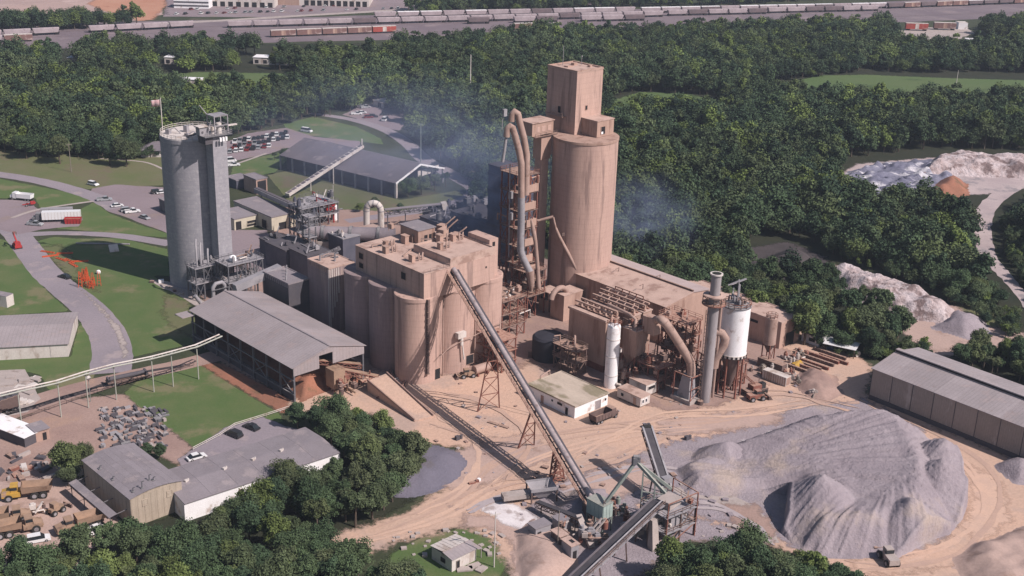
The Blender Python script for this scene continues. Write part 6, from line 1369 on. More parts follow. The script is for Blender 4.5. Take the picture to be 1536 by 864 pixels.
MB().lathe((0,0,Hs-5.9), [(1.6,0),(2.9,.4),(2.9,.6),(1.52,.7)], 24, False).build('collar_platform', M['tanroof'], t)
b = MB(); b.tube([(1.7,-1.1,1),(1.7,-1.1,Hs-9)], .35, 8); b.build('cable_pipe', M['pipe'], t)
b = MB(); b.beam((-2.4,-.4,0),(-2.4,-.4,Hs-9),.12); b.beam((-2.4,.4,0),(-2.4,.4,Hs-9),.12); [b.beam((-2.4,-.4,k),(-2.4,.4,k),.1) for k in range(1,int(Hs)-9)]; b.build('ladder', M['steel'], t)
t = thing('elbow_pipe', 'fat tan S shaped pipe between the stack and the white bin', 'pipe', P(1072,600), PA)
b = MB(); b.tube([loc(t, at(x,y,(1072,600))) for (x,y) in ((1063,498),(1074,497),(1083,500),(1088,508),(1086,517),(1079,528),(1073,539),(1071,551))], 1.1, 14); b.build('pipe', M['pipe'], t)
# white bin
GW = P(1092, 592); zt = hgt(1092,592,458); zb_ = hgt(1092,592,527)
t = thing('white_bin', 'large white round bin on legs with a railed top beside the stack', 'bin', GW, PA)
MB().lathe((0,0,zb_), [(3.55,0),(3.55,zt-zb_)], 40).build('shell', M['white'], t)
b = MB(); b.lathe((0,0,zb_-.9), [(3.3,0),(3.7,.1),(3.7,.85),(3.56,.897)], 40); b.build('skirt_ring', M['whitedirty'], t)
for k in range(20):
    a_ = k*math.pi/10; MB().cbox((3.75*math.cos(a_),3.75*math.sin(a_),zb_-.75), .12, .5, .6, a_).build('skirt_slot', M['dark'], t)
b = MB(); b.lathe((0,0,2.5), [(.5,0),(2.9,zb_-3.4)], 28, False); b.build('cone', M['steel'], t)
b = MB(); [b.beam((2.9*math.cos(a_),2.9*math.sin(a_),0),(2.9*math.cos(a_),2.9*math.sin(a_),zb_-.8),.4) for a_ in (.2,1.24,2.3,3.34,4.4,5.4)]; b.build('leg', M['rust'], t)
MB().lathe((0,0,zt+.003), [(3.75,0),(3.75,.2),(.5,1.1)], 40).build('roof', M['greysteel'], t)
b = MB(); b.rail([(3.6*math.cos(k*.45),3.6*math.sin(k*.45),zt+.2) for k in range(14)], 1.1, .12, 1.5, True); b.build('guard_rail', M['rust'], t)
clutter(t, -2, -2, zt+.6, 1.6, 1.6, zt+2.2, 10, ['greysteel','pipegrey','steel'], 61, .8, 1.5)
b = MB(); b.beam((-1.6,-1,zt+.8),(-1.6,-1,zt+7.5),.18); b.beam((1.2,1,zt+.8),(1.2,1,zt+6.5),.18); b.beam((-1.6,-1,zt+6.4),(1.2,1,zt+6.4),.3); b.beam((-1.6,-1,zt+7.4),(-4.2,.4,zt+6.4),.25); b.beam((-2.4,1.0,zt+5.9),(2.4,-.3,zt+6.8),.5,.25); b.tube([(.2,0,zt+.8),(.4,.2,zt+5.6)], .3, 8); b.build('filter_frame', M['pipegrey'], t)
# small tan silo to the right
GT = P(1150, 548); t = thing('small_tan_silo', 'small tan silo on legs right of the white bin', 'silo', GT, PA); h1 = hgt(1150,548,476); h0 = hgt(1150,548,515)
MB().lathe((0,0,h0), [(1.75,0),(1.75,h1-h0),(.6,h1-h0+.8)], 24).build('shell', M['pipe'], t); b = MB(); b.lathe((0,0,h0-2.5), [(.4,0),(1.7,2.49)], 20, False); b.build('cone', M['steel'], t); b = MB(); [b.beam((x,y,0),(x,y,h0),.25) for x in (-1.2,1.2) for y in (-1.2,1.2)]; b.beam((-1.2,-1.2,0),(1.2,-1.2,h0-.3),.15); b.beam((1.2,-1.2,0),(1.2,1.2,h0-.3),.15); b.build('leg', M['rust'], t)
b = MB(); b.rail([(1.6*math.cos(k*.7),1.6*math.sin(k*.7),h1) for k in range(9)], 1.1, .1, 1.5, True); b.build('guard_rail', M['rust'], t)
# mobile crane with raised boom in front of the tan building
def beamthing(name, lab, cat, pts, w, m, dep):
    t = thing(name, lab, cat, P(*dep), 0); b = MB(); p_ = [loc(t, at(x,y,dep)) for (x,y) in pts]
    for a_, c_ in zip(p_, p_[1:]): b.beam(a_, c_, w)
    b.build('boom', m, t); return t
t = thing('mobile_crane', 'old mobile crane with a thin lattice boom beside the small tan silo', 'crane', P(1132,590), .5)
b = MB(); b.box(-3.4,-1.3,.7,3.4,1.3,1.5); b.build('chassis', M['steel'], t); b = MB(); b.box(-1.6,-1.2,1.503,1.2,1.2,2.8); b.build('upper_body', M['rust'], t); MB().box(1.25,-1.1,1.503,2.6,.3,3.0).build('cab', M['glass'], t)
for x in (-2.5,-1.2,1.4,2.6):
    for y in (-1.3,1.3): b = MB(); b.tube([(x,y-.2,.55),(x,y+.2,.55)], .55, 14); b.build('wheel', M['black'], t)
b = MB(); b.truss((-.5,0,2.6),(-11,7.5,13),.5,.5,12,.1); b.build('boom', M['rust'], t); b = MB(); b.beam((-11,7.5,13.4),(1,0,4.4),.05); b.beam((1,0,2.8),(1,0,4.4),.12); b.build('hoist_rope', M['steel'], t)

# ================================================================== CONVEYORS AND SCREENING PLANT
G0 = P(888,765); t = thing('tube_conveyor', 'long covered tube conveyor climbing from the screening plant to the silo gallery', 'conveyor', G0, 0)
top = P(690,420,29.2); topw = SB + E1*7.6 + E2*(-5.6); topw.z = 29.3; bot = P(889,760,2.8)
a = loc(t, bot); c = loc(t, topw); d = (c-a).normalized(); sd_ = d.cross(Vector((0,0,1))).normalized(); up_ = sd_.cross(d)
off = sd_*(-.35)+up_*1.5
b = MB(); b.tube([a+up_*1.4, c+up_*.9], .68, 16); b.build('belt_cover', M['tube'], t)
n = 40
for k in range(n+1):
    p_ = a.lerp(c, k/n)+up_*(1.4-.5*k/n); b = MB(); b.tube([p_-d*.05, p_+d*.05], .72, 12); b.build('cover_hoop', M['pipegrey'], t)
b = MB(); b.truss(a+sd_*.2-up_*.9, c+sd_*.2-up_*1.2, 2.0, 1.5, 40, .2); b.build('lattice_girder', M['dkwall'], t)
b = MB(); b.beam(a+sd_*1.15+up_*1.0, c+sd_*1.15+up_*.6, .5, .35); b.build('cable_tray', M['dkwall'], t)
b = MB(); b.beam(a-sd_*1.5+up_*.6, c-sd_*1.5+up_*.2, .8, .12); b.build('walkway', M['steel'], t); b = MB(); b.rail([a-sd_*2.0+up_*.6, c-sd_*2.0+up_*.2], 1.1, .09, 3); b.build('walkway_rail', M['rust'], t)
def trestle(t, f1, f2, tp, m=M['rust'], w=.32, ties=3):
    f1 = loc(t, P(*f1)); f2 = loc(t, P(*f2)); s_ = (f2-f1)*.13; b = MB()
    a1, a2 = tp-s_, tp+s_; b.beam(f1,a1,w); b.beam(f2,a2,w)
    for k in range(1, ties+1):
        u = k/(ties+1); b.beam(f1.lerp(a1,u), f2.lerp(a2,u), w*.6)
        if k < ties+1: v = (k-1)/(ties+1); b.beam(f1.lerp(a1,v), f2.lerp(a2,u), w*.45); b.beam(f2.lerp(a2,v), f1.lerp(a1,u), w*.45)
    b.build('trestle', m, t)
def onbelt(row):
    lo, hi = 0., 1.
    for _ in range(30):
        m_ = (lo+hi)/2; w_ = topw.lerp(bot, m_)
        if prj(w_)[1] < row: lo = m_
        else: hi = m_
    return a.lerp(c, 1-lo)-up_*1.0
trestle(t, (716,618), (749,612), onbelt(512)); trestle(t, (777,673), (801,668), onbelt(612), ties=2)
trestle(t, (824,722), (842,718), onbelt(668), w=.4, ties=4); trestle(t, (829,727), (847,722), onbelt(676), w=.4, ties=4)
MB().cbox((a.x,a.y,0), 3.2, 3.0, 3.4, .6).build('tail_box', M['steel'], t)
# transfer cabin
C = P(904,779,4); C.z = 0; zc0 = topz((904,803),0,803); t = thing('transfer_cabin', 'pale teal metal clad cabin on legs at the foot of the tube conveyor', 'cabin', C, PA)
z0 = 3.6; z1 = z0+3.3
MB().box(0,0,z0,3.0,4.7,z1).build('cladding', M['teal'], t); MB().box(-.12,-.12,z1+.003,3.12,4.82,z1+.12).build('roof', M['tealroof'] if 'tealroof' in M else M['green'], t)
panels(t, 'f', 0, 3.0, z0+.05, z1-.05, 3, M['teal']); panels(t, 'l', 0, 4.7, z0+.05, z1-.05, 4, M['teal'])
b = MB(); [b.beam((x,y,0),(x,y,z0),.25) for x in (.1,2.9) for y in (.1,4.6)]; b.beam((.1,.1,0),(2.9,.1,z0),.14); b.beam((.1,.1,0),(.1,4.6,z0),.14); b.build('leg', M['green'], t)
b = MB(); b.rail([(.3,.3,z1+.12),(2.8,.3,z1+.12)],.9,.06); b.build('roof_rail', M['steel'], t)
# big belt conveyor entering from the bottom
H0 = P(985,752,8.5); Tl = P(838,890,1.6); t = thing('belt_conveyor', 'wide dark inclined belt conveyor entering from the bottom edge of the photo', 'conveyor', P(920,820), 0)
a = loc(t, Tl); c = loc(t, H0); d = (c-a).normalized(); sd_ = d.cross(Vector((0,0,1))).normalized(); up_ = sd_.cross(d)
b = MB(); b.beam(a+up_*.2, c+up_*.2, 1.5, .16); b.build('belt', M['belt'], t)
b = MB(); [b.beam(a+sd_*s_*1.0+up_*.25, c+sd_*s_*1.0+up_*.25, .3, .5) for s_ in (-1,1)]; b.build('side_frame', M['beltcover'], t)
n = 34
b = MB()
for k in range(n): p_ = a.lerp(c, (k+.5)/n); b.beam(p_-sd_*1.1-up_*.2, p_+sd_*1.1-up_*.2, .18)
b.build('idler', M['greysteel'], t)
b = MB(); b.truss(a-up_*1.5, c-up_*1.5, 1.7, 1.2, 24, .15); b.build('lattice_girder', M['steel'], t)
b = MB(); b.beam(a+sd_*1.75-up_*.1, c+sd_*1.75-up_*.1, .8, .1); b.build('walkway', M['pipegrey'], t); b = MB(); b.rail([a+sd_*2.15, c+sd_*2.15], 1.1, .08, 2.5); b.build('walkway_rail', M['steel'], t)
b = MB(); b.tube([a+sd_*1.35+up_*.9, c+sd_*1.35+up_*.9], .16, 8); b.build('dust_pipe', M['pipegrey'], t)
for u in (.35,.62,.85):
    p_ = a.lerp(c,u)-up_*1.5; b = MB(); [b.beam(p_+sd_*s_, Vector((p_.x+sd_.x*s_*1.6,p_.y+sd_.y*s_*1.6,0)), .3) for s_ in (-1,1)]; b.build('leg', M['steel'], t)
# screening tower
C = P(996,822); zz = [3.2, 7.0]
t = frame_tower('screening_tower', 'grey and rust screening tower under the head of the dark belt conveyor', Vector((C.x,C.y,0)), R(38), 8.5, 7, [3.4,7.2], M['steel'], px=4.2, deck=M['pipegrey'], col=.3)
b = MB(); b.cbox((4,3.5,7.3), 4.2, 3.4, 1.6, .2); b.build('screen_deck', M['conc'], t)
b = MB(); b.box(2.5,1,3.5,6,5,5.6); b.build('chute_box', M['pipegrey'], t)
for (x, y) in ((0,-.3),(8.5,-.3),(8.5,7)): MB().beam((x,y,0),(x,y,10.5),.22).build('tall_post', M['rust'], t)
b = MB(); b.beam((0,-.3,10.5),(8.5,-.3,10.5),.18); b.beam((8.5,-.3,10.5),(8.5,7,10.5),.18); b.beam((0,-.3,0),(8.5,-.3,3.4),.18); b.build('brace', M['rust'], t)
clutter(t, 0, 0, 3.6, 8, 6.5, 8, 26, ['steel','conc','pipegrey','rust','whitedirty'], 71, .6, 1.7)
b = MB(); b.add([(-2.5,1.5,6.5),(-.9,1.5,6.5),(-.9,3,6.5),(-2.5,3,6.5),(-3.2,0,0),(-1.4,0,0),(-1.2,1.8,0),(-3.0,1.8,0)], [(0,1,2,3),(0,4,5,1),(1,5,6,2),(2,6,7,3),(3,7,4,0)]); b.build('discharge_chute', M['conc'], t)
# A frame boom
t = thing('a_frame', 'pale green A frame of long box beams over the screening plant', 'frame', P(950,790), 0)
D = (965,792); ap = loc(t, at(954,692,D)); ft = [loc(t, at(909,753,(915,800))), loc(t, at(1007,733,(1012,790))), loc(t, at(998,740,(1000,805)))]
for k, f_ in enumerate(ft): b = MB(); b.beam(ap, f_, .55, .6); b.build('boom_beam', M['green'], t)
b = MB(); b.cbox((ap.x,ap.y,ap.z-.6), 1.6, 1.0, 1.6, .3); b.tube([ap+Vector((-.6,0,1)),ap+Vector((.6,0,1))],.5,12); b.build('head_sheave', M['greysteel'], t)
for (x, y) in ((965,708),(983,722)):
    p_ = loc(t, at(x,y,D)); MB().beam((p_.x,p_.y,0), p_, .3).build('post', M['green'], t)
b = MB(); p1 = loc(t, at(965,712,D)); p2 = loc(t, at(1000,736,D)); b.beam(p1, p2, .25); b.beam((p1.x,p1.y,p1.z-4),(p2.x,p2.y,p2.z-1),.2); b.build('tie_beam', M['green'], t)
MB().cbox((p1.x+3,p1.y,p1.z-6.5), 4.2, 3.2, .3, .4).build('platform', M['green'], t)
# stacker conveyor
S_ = P(920,675); k_ = 8.6/to_sun.z; tip = Vector((S_.x+to_sun.x*k_, S_.y+to_sun.y*k_, 8.8)); bt = P(1006,752,2.5)
tip = at(970,641,(985,712))
t = thing('stacker_conveyor', 'dark steeply angled stacker conveyor pointing away from the screening plant', 'conveyor', P(1000,745), 0)
a = loc(t, bt); c = loc(t, tip); d = (c-a).normalized(); sd_ = d.cross(Vector((0,0,1))).normalized(); up_ = sd_.cross(d)
b = MB(); b.beam(a+up_*.3, c+up_*.3, 1.5, .2); b.build('belt', M['belt'], t); b = MB(); b.beam(a+sd_*1.05+up_*.3, c+sd_*1.05+up_*.3, .4, .6); b.beam(a-sd_*1.05+up_*.3, c-sd_*1.05+up_*.3, .4, .6); b.build('side_frame', M['pipegrey'], t)
b = MB(); b.truss(a-up_*1.5, c-up_*1.2, 1.9, 1.3, 14, .18); b.build('lattice_girder', M['steel'], t)
b = MB(); pm_ = a.lerp(c,.45); [b.beam(pm_+sd_*s_-up_, Vector((pm_.x+sd_.x*s_*2,pm_.y+sd_.y*s_*2,0)), .3) for s_ in (-1,1)]; b.build('leg', M['steel'], t)
MB().tube([c+sd_*.9+up_*.3, c-sd_*.9+up_*.3], .45, 12).build('head_pulley', M['black'], t)
pm2 = a.lerp(c,.22)+up_*1.0; MB().cbox((pm2.x,pm2.y,pm2.z), 2.2, 1.4, 1.3, .5).build('drive_motor', M['pipegrey'], t)
# feeder hopper, cross conveyor and small sheds of the crushing plant
t = thing('feed_hopper', 'open grey steel feed hopper left of the tube conveyor foot', 'hopper', P(812,748), .3)
b = MB(); b.add([(-3,-2,3.4),(3,-2,3.4),(3,2,3.4),(-3,2,3.4),(-1,-.8,.8),(1,-.8,.8),(1,.8,.8),(-1,.8,.8)], [(0,4,5,1),(1,5,6,2),(2,6,7,3),(3,7,4,0)]); b.box(-3.1,-2.15,3.0,3.1,-2.0,3.8); b.box(-3.1,2.0,3.0,3.1,2.15,3.8); b.build('bin', M['pipegrey'], t); b = MB(); [b.beam((x,y,0),(x,y,3.2),.3) for x in (-2.9,2.9) for y in (-1.9,1.9)]; b.build('leg', M['steel'], t); b = MB(); b.box(-9,-1.2,1.2,-3.2,1.2,2.2); b.build('grizzly', M['conc'], t)
t = thing('cross_conveyor', 'low dark conveyor between the feed hopper and the teal cabin', 'conveyor', P(840,770), 0)
a = loc(t, P(806,752,2.4)); c = loc(t, P(870,777,4)); b = MB(); b.beam(a, c, 1.2, .25); b.build('belt', M['belt'], t); b = MB(); b.truss(a-Vector((0,0,1.2)), c-Vector((0,0,1.2)), 1.3, 1.0, 10, .14); b.build('lattice_girder', M['steel'], t); b = MB(); [b.beam(a.lerp(c,k), (a.lerp(c,k).x,a.lerp(c,k).y,0), .25) for k in (.1,.5,.9)]; b.build('leg', M['steel'], t)
t = thing('return_conveyor', 'short dusty conveyor dropping in front of the teal cabin', 'conveyor', P(880,812), 0)
a = loc(t, P(868,772,4.2)); c = loc(t, P(888,818,1)); b = MB(); b.beam(a, c, 1.3, .3); b.beam(a-Vector((0,0,.8)), c-Vector((0,0,.6)), 1.2, .5); b.build('frame', M['conc'], t); 
for (i, px, py, w, dp_, h_, lab) in ((0,803,813,6.5,2.6,3.0,'longest grey roofed plant hut at the left of the crushing plant'),(1,839,826,3.2,3.0,3.2,'middle grey plant hut in front of the low conveyor'),(2,856,842,3.2,3.2,3.4,'nearest grey plant hut with a dark roof opening'),(3,838,803,5.5,2.4,3.2,'rear low plant hut between the conveyor legs')):
    tt = thing('plant_hut', lab, 'hut', P(px,py), PA-R(8)); MB().box(0,0,0,w*.6,dp_,h_).build('wall', M['pipegrey' if i != 1 else 'steel'], tt); MB().box(-.2,-.2,h_+.003,w*.6+.2,dp_+.2,h_+.18).build('roof', M['tanroof' if i in (1,2) else 'greyroof'], tt); opening(tt, 'f', .5, .1, .9, 2.0, name='door')
    if i == 2: MB().box(.8,.8,h_+.183,1.6,2.0,h_+.24).build('roof_hatch', M['dark'], tt)
tt = pole(836,826,9.5,'thin dark post rising between the crushing plant huts',0,.13)
for (i, px, py) in ((0,895,815),(1,958,800),(2,868,805),(3,930,775)):
    t = thing('plant_machine', ['dusty crusher machinery under the teal cabin','dusty drive machinery beneath the dark belt conveyor head','dusty machinery pile between the huts and the teal cabin','dusty steelwork between the teal cabin and the A frame'][i], 'machinery', P(px,py), .4*i)
    clutter(t, -3, -3, 0, 3, 3, 2.6, 16, ['steel','conc','pipegrey','rust','green'], 80+i, .6, 1.7)
# ================================================================== VEHICLES AND SMALL THINGS
def wheels(t, xs, y, r, w=.22, rim=True):
    for x in xs:
        for s in (-1, 1):
            b = MB(); b.tube([(x,s*y-w/2,r),(x,s*y+w/2,r)], r, 14); o = b.build('wheel', M['black'], t)
            if rim: b2 = MB(); b2.tube([(x,s*(y+w/2)-.01,r),(x,s*(y+w/2)+.02,r)], r*.55, 10); b2.build('rim', M['pipegrey'], o)
def car_proto(label, paint, loc_, rot, kind='car', group=None):
    t = thing({'car':'parked_car','pickup':'pickup_truck','suv':'parked_car','van':'van'}[kind], label, {'car':'car','pickup':'pickup','suv':'car','van':'van'}[kind], loc_, rot, group)
    L, Wd, H = {'car':(4.6,1.8,1.42),'pickup':(5.6,1.95,1.8),'suv':(4.7,1.9,1.75),'van':(5.4,2.0,2.2)}[kind]
    hb = H*.55
    b = MB(); p = [(-L/2,.35),(-L/2,hb*.92),(-L/2+.1,hb),(L*.28,hb),(L/2-.15,hb*.82),(L/2,hb*.6),(L/2,.32)]
    n = len(p); vs = [(x,-Wd/2,z) for x,z in p]+[(x,Wd/2,z) for x,z in p]; b.add(vs, [tuple(range(n)), tuple(range(n,2*n))[::-1]]+[(i,n+i,n+(i+1)%n,(i+1)%n) for i in range(n)]); b.build('body', M[paint], t)
    x0, x1, x2, x3 = {'car':(-L*.42,-L*.25,L*.08,L*.26),'pickup':(-.35,-.25,.85,1.45),'suv':(-L*.48,-L*.43,L*.1,L*.27),'van':(-L*.49,-L*.46,L*.2,L*.38)}[kind]
    k = Wd/2-.08; kt = k-.14; b = MB(); b.add([(x0,-k,hb),(x3,-k,hb),(x3,k,hb),(x0,k,hb),(x1,-kt,H-.05),(x2,-kt,H-.05),(x2,kt,H-.05),(x1,kt,H-.05)], [(0,1,5,4),(1,2,6,5),(2,3,7,6),(3,0,4,7)]); b.build('windows', M['glass'], t)
    b = MB(); b.box(x1-.02,-kt-.02,H-.05,x2+.02,kt+.02,H); b.build('roof', M[paint], t)
    if kind == 'pickup': b = MB(); b.box(-L/2+.12,-Wd/2+.12,hb+.003,-.45,Wd/2-.12,hb+.02); b.build('load_bed', M['dark'], t); b = MB(); b.box(-L/2,-Wd/2,hb+.003,-.4,-Wd/2+.1,hb+.3); b.box(-L/2,Wd/2-.1,hb+.003,-.4,Wd/2,hb+.3); b.box(-L/2,-Wd/2+.1,hb+.003,-L/2+.1,Wd/2-.1,hb+.3); b.build('bed_side', M[paint], t)
    wheels(t, (-L*.31, L*.31), Wd/2-.1, .34)
    return t
PR = {}
def car(px, py, rot, paint, kind, label, group=None):
    key = (paint, kind)
    q = P(px, py)
    if key not in PR: PR[key] = car_proto(label, paint, q, rot, kind, group); return PR[key]
    src = PR[key]; c = dup(src, q, rot, label)
    if group: c['group'] = group
    elif 'group' in c: del c['group']
    return c
U1 = PA; U2 = PA+math.pi/2
car(351,654,U2+.2,'carblack','suv','larger black car beside the guard rail behind the long store')
car(377,643,U2+.2,'carblack','car','black saloon car nearest the wood behind the long store')
car(295,688,U1-.1,'carwhite','car','white car parked behind the arched workshop')
car(97,417,U2+.3,'carblack','car','dark car driving on the road below the red crane')
car(53,338,PA-.9,'carsilver','pickup','silver pickup beside the semi truck cab')
car(157,301,.3,'carsilver','pickup','grey pickup at the corner where lawn meets the left car park')
car(176,310,.5,'carwhite','car','first white car along the lawn edge of the left car park')
car(191,317,.5,'carsilver','suv','silver car between two white cars on the left car park')
car(199,319,.5,'carwhite','pickup','white pickup beside the silver car on the left car park')
car(217,328,-.6,'carsilver','car','silver car with a mast next to it nearest the grey silo')
car(140,278,-.5,'carwhite','suv','lone white car at the top corner of the left car park')
car(236,290,.6,'carblack','suv','dark car left of the grey silo shaft by the lawn')
car(243,290,.6,'carwhite','car','white car almost touching the grey silo outline')
car(345,243,.5,'carwhite','van','white van on the lawn edge right of the grey silo')
car(350,249,.4,'carwhite','pickup','white pickup below the white van on the upper lawn')
car(460,198,-.4,'carwhite','van','white van alone at the end of the upper car park')
for (i, (px, py, m_, k_)) in enumerate(((535,172,'carwhite','pickup'),(543,170,'carwhite','car'),(553,177,'carred','suv'),(560,176,'carblack','suv'),(548,162,'carsilver','pickup'),(541,160,'carsilver','car'),(578,181,'carwhite','van'),(577,173,'carblack','car'))):
    car(px, py, [.2,.1,.3,.2,.6,.5,1.3,.2][i], m_, k_, ['white pickup at the front of the small lot by the haul road','white car right of the white pickup on the small lot','dark red car in the middle of the small lot','black car right of the dark red car on the small lot','silver pickup nearest the hut on the small lot','silver car in the back row of the small lot','white van at the right edge of the small lot','black car behind the white van on the small lot'][i])
r = random.Random(3)
lots = [((352,222),(438,206),12),((352,214),(435,200),12),((345,229),(412,219),8)]
for li_, (a_, b_, n) in enumerate(lots):
    for k in range(n):
        u = (k+.2*r.random())/n; m_ = r.choice(['carblack','carblack','carwhite','carsilver','carblack','carblack','carwhite','carblack','carred'])
        car(a_[0]+(b_[0]-a_[0])*u, a_[1]+(b_[1]-a_[1])*u, PA+.9+r.uniform(-.06,.06), m_, r.choice(['car','suv','pickup']), 'parked car in the crowded rows of the upper car park right of the grey silo', 'cars parked in the upper car park')
# far commercial car park
for (x0, y0, x1, y1, n) in ((265,22,640,12,34),(280,15,540,8,18),(835,3,980,-4,10)):
    for k in range(n):
        u = (k+.5*r.random())/n
        if r.random() < .25: continue
        car(x0+(x1-x0)*u, y0+(y1-y0)*u, 1.4+r.uniform(-.1,.1), r.choice(['carwhite','carsilver','carblack','carwhite','carred']), r.choice(['car','suv']), 'distant parked car on the commercial car park beyond the rail yard', 'cars on the far commercial car park')
car(1248,522,PA+.3,'carblue','suv','blue car beside the white carport at the right')
# dump lorry, semi trailer and other road vehicles
t = thing('dump_lorry', 'white dump lorry parked on the gravel at the upper left', 'lorry', P(33,300), 2.95-math.pi+math.pi)
def lorry(t, body, cabm, L=8.5):
    b = MB(); b.box(-L/2,-1.1,.7,L/2-.3,1.1,1.0); b.build('chassis', M['dark'], t)
    b = MB(); b.box(L/2-2.6,-1.2,.75,L/2-1.1,1.2,3.0); b.box(L/2-1.097,-1.0,.75,L/2,1.0,1.9); b.build('cab', M[cabm], t); MB().box(L/2-1.15,-1.05,2.0,L/2-1.06,1.05,2.8).build('windscreen', M['glass'], t)
    b = MB(); b.add([(-L/2,-1.25,1.05),(L/2-2.8,-1.25,1.05),(L/2-2.8,1.25,1.05),(-L/2,1.25,1.05),(-L/2-.3,-1.3,2.7),(L/2-2.7,-1.3,2.7),(L/2-2.7,1.3,2.7),(-L/2-.3,1.3,2.7)], [(0,1,5,4),(1,2,6,5),(2,3,7,6),(3,0,4,7),(0,3,2,1)]); b.build('tipper_body', M[body], t)
    b = MB(); [b.box(-L/2+.8+k*1.2,-1.36,1.1,-L/2+.95+k*1.2,-1.27,2.6) for k in range(4)]; b.build('body_rib', M[body], t)
    wheels(t, (-L/2+.9,-L/2+2.1,L/2-1.0), 1.05, .5, .35)
lorry(t, 'white', 'carwhite')
t = thing('dump_lorry', 'dark dusty dump lorry on the dirt in front of the site cabin', 'lorry', P(906,630), .75); lorry(t, 'steel', 'steel', 8.2)
t = thing('semi_trailer', 'long white box trailer parked on the gravel above the lawn', 'trailer', P(93,332), .22)
MB().box(-6.6,-1.25,1.1,6.6,1.25,3.9).build('box_body', M['carwhite'], t); b = MB(); [b.box(-6.55+k*1.1,-1.30,1.15,-6.45+k*1.1,-1.255,3.85) for k in range(13)]; b.build('body_rib', M['whitedirty'], t); b = MB(); b.box(-6.4,-1.0,.8,6.4,1.0,1.097); b.build('chassis', M['dark'], t); wheels(t, (4.4,5.7), 1.05, .5, .4); MB().beam((-3.6,0,0),(-3.6,0,.9),.3).build('landing_leg', M['dark'], t)
t = thing('truck_tractor', 'dark green road tractor parked beside the white box trailer', 'lorry', P(62,332), .22+math.pi); b = MB(); b.box(-3,-1,.6,2.8,1,.95); b.build('chassis', M['dark'], t); b = MB(); b.box(-.6,-1.2,.95,1.6,1.2,3.3); b.box(1.603,-1,.95,2.9,1,2.0); b.build('cab', M['greysteel'], t); MB().box(1.58,-1.05,2.2,1.66,1.05,3.1).build('windscreen', M['glass'], t); wheels(t, (-2.2,-1.0,2.0), 1.05, .5, .4)
t = thing('flatbed_trailer', 'second grey box trailer standing behind the white box trailer', 'trailer', P(86,325), .24); MB().box(-5.5,-1.2,1.0,5.5,1.2,3.3).build('box_body', M['pipegrey'], t); wheels(t, (3.6,4.8), 1.0, .5, .4)
t = thing('waste_container', 'dark red steel waste container in front of the white trailer', 'container', P(110,335), .15); b = MB(); b.add([(-2.6,-1.1,.15),(2.6,-1.1,.15),(2.6,1.1,.15),(-2.6,1.1,.15),(-2.9,-1.25,2.1),(2.9,-1.25,2.1),(2.9,1.25,2.1),(-2.9,1.25,2.1)], [(0,1,5,4),(1,2,6,5),(2,3,7,6),(3,0,4,7),(0,3,2,1)]); b.build('bin', M['red'], t); b = MB(); [b.beam((-2.5+k,-1.22,.2),(-2.6+k*1.04,-1.32,2.1),.14) for k in range(6)]; b.build('rib', M['red'], t); MB().box(-2.6,-1.05,1.4,2.6,1.05,1.5).build('load', M['dumpbody'], t)
t = thing('boom_lift', 'red boom lift parked on the road edge at the left', 'lift', P(26,372), 2.2); b = MB(); b.box(-1.8,-1.1,.5,1.8,1.1,1.4); b.build('chassis', M['red'], t); b = MB(); b.beam((-1.2,0,1.6),(3.6,0,4.6),.45); b.beam((3.6,0,4.6),(-.5,.5,5.6),.35); b.build('boom', M['red'], t); b = MB(); b.box(-1.6,-.9,1.403,.6,.9,2.3); b.build('counterweight', M['red'], t); b = MB(); b.rail([(-1.6,.1,5.0),(-.2,.1,5.0),(-.2,1,5.0),(-1.6,1,5.0)], 1, .1, 1, True); b.build('basket', M['steel'], t); wheels(t, (-1.3,1.3), 1.1, .5, .35)
t = thing('tractor_implement', 'small red farm implement below the white dump lorry', 'implement', P(44,309), .3); b = MB(); b.beam((-2.4,0,.6),(2.4,.2,1.2),.3); b.beam((-.8,-1,.5),(-.8,1,.5),.3); b.cbox((1.2,.2,.7),1.6,1.2,1.0,.3); b.build('frame', M['red'], t); wheels(t, (-.8,), 1.1, .5, .25)
t = thing('flat_car', 'dark low rail wagon on the track under the pipe bridge', 'rail wagon', P(192,573), R(34)); b = MB(); b.box(-5.4,-1.3,1.0,5.4,1.3,1.35); b.build('deck', M['steel'], t); b = MB(); b.tube([(-4.6,0,1.9),(4.4,0,1.9)], .6, 12); b.box(-5.2,-1.2,1.353,-4.7,1.2,2.2); b.box(4.5,-1.2,1.353,5.0,1.2,2.4); b.build('load', M['dkwall'], t); wheels(t, (-4,-2.8,2.8,4), .75, .45, .15)
for k in range(4):
    t = thing('hopper_wagon', 'dark hopper wagon in the short row on the track at the left edge', 'rail wagon', P(3+k*9-8,622-k*3.0), R(34), 'hopper wagons at the left edge') if k == 0 else dup(hw0, P(3+k*9-8,622-k*3.0), R(34))
    if k == 0:
        hw0 = t; b = MB(); b.add([(-1.0,-1.3,1.0),(1.0,-1.3,1.0),(1.0,1.3,1.0),(-1.0,1.3,1.0),(-1.3,-1.5,4.0),(1.3,-1.5,4.0),(1.3,1.5,4.0),(-1.3,1.5,4.0)], [(0,1,5,4),(1,2,6,5),(2,3,7,6),(3,0,4,7),(4,5,6,7)]); b.build('body', M['steel'], t); MB().box(-1.1,-1.3,4.003,1.1,1.3,4.15).build('cover', M['dkwall'], t); wheels(t, (-.8,.8), .75, .45, .15)
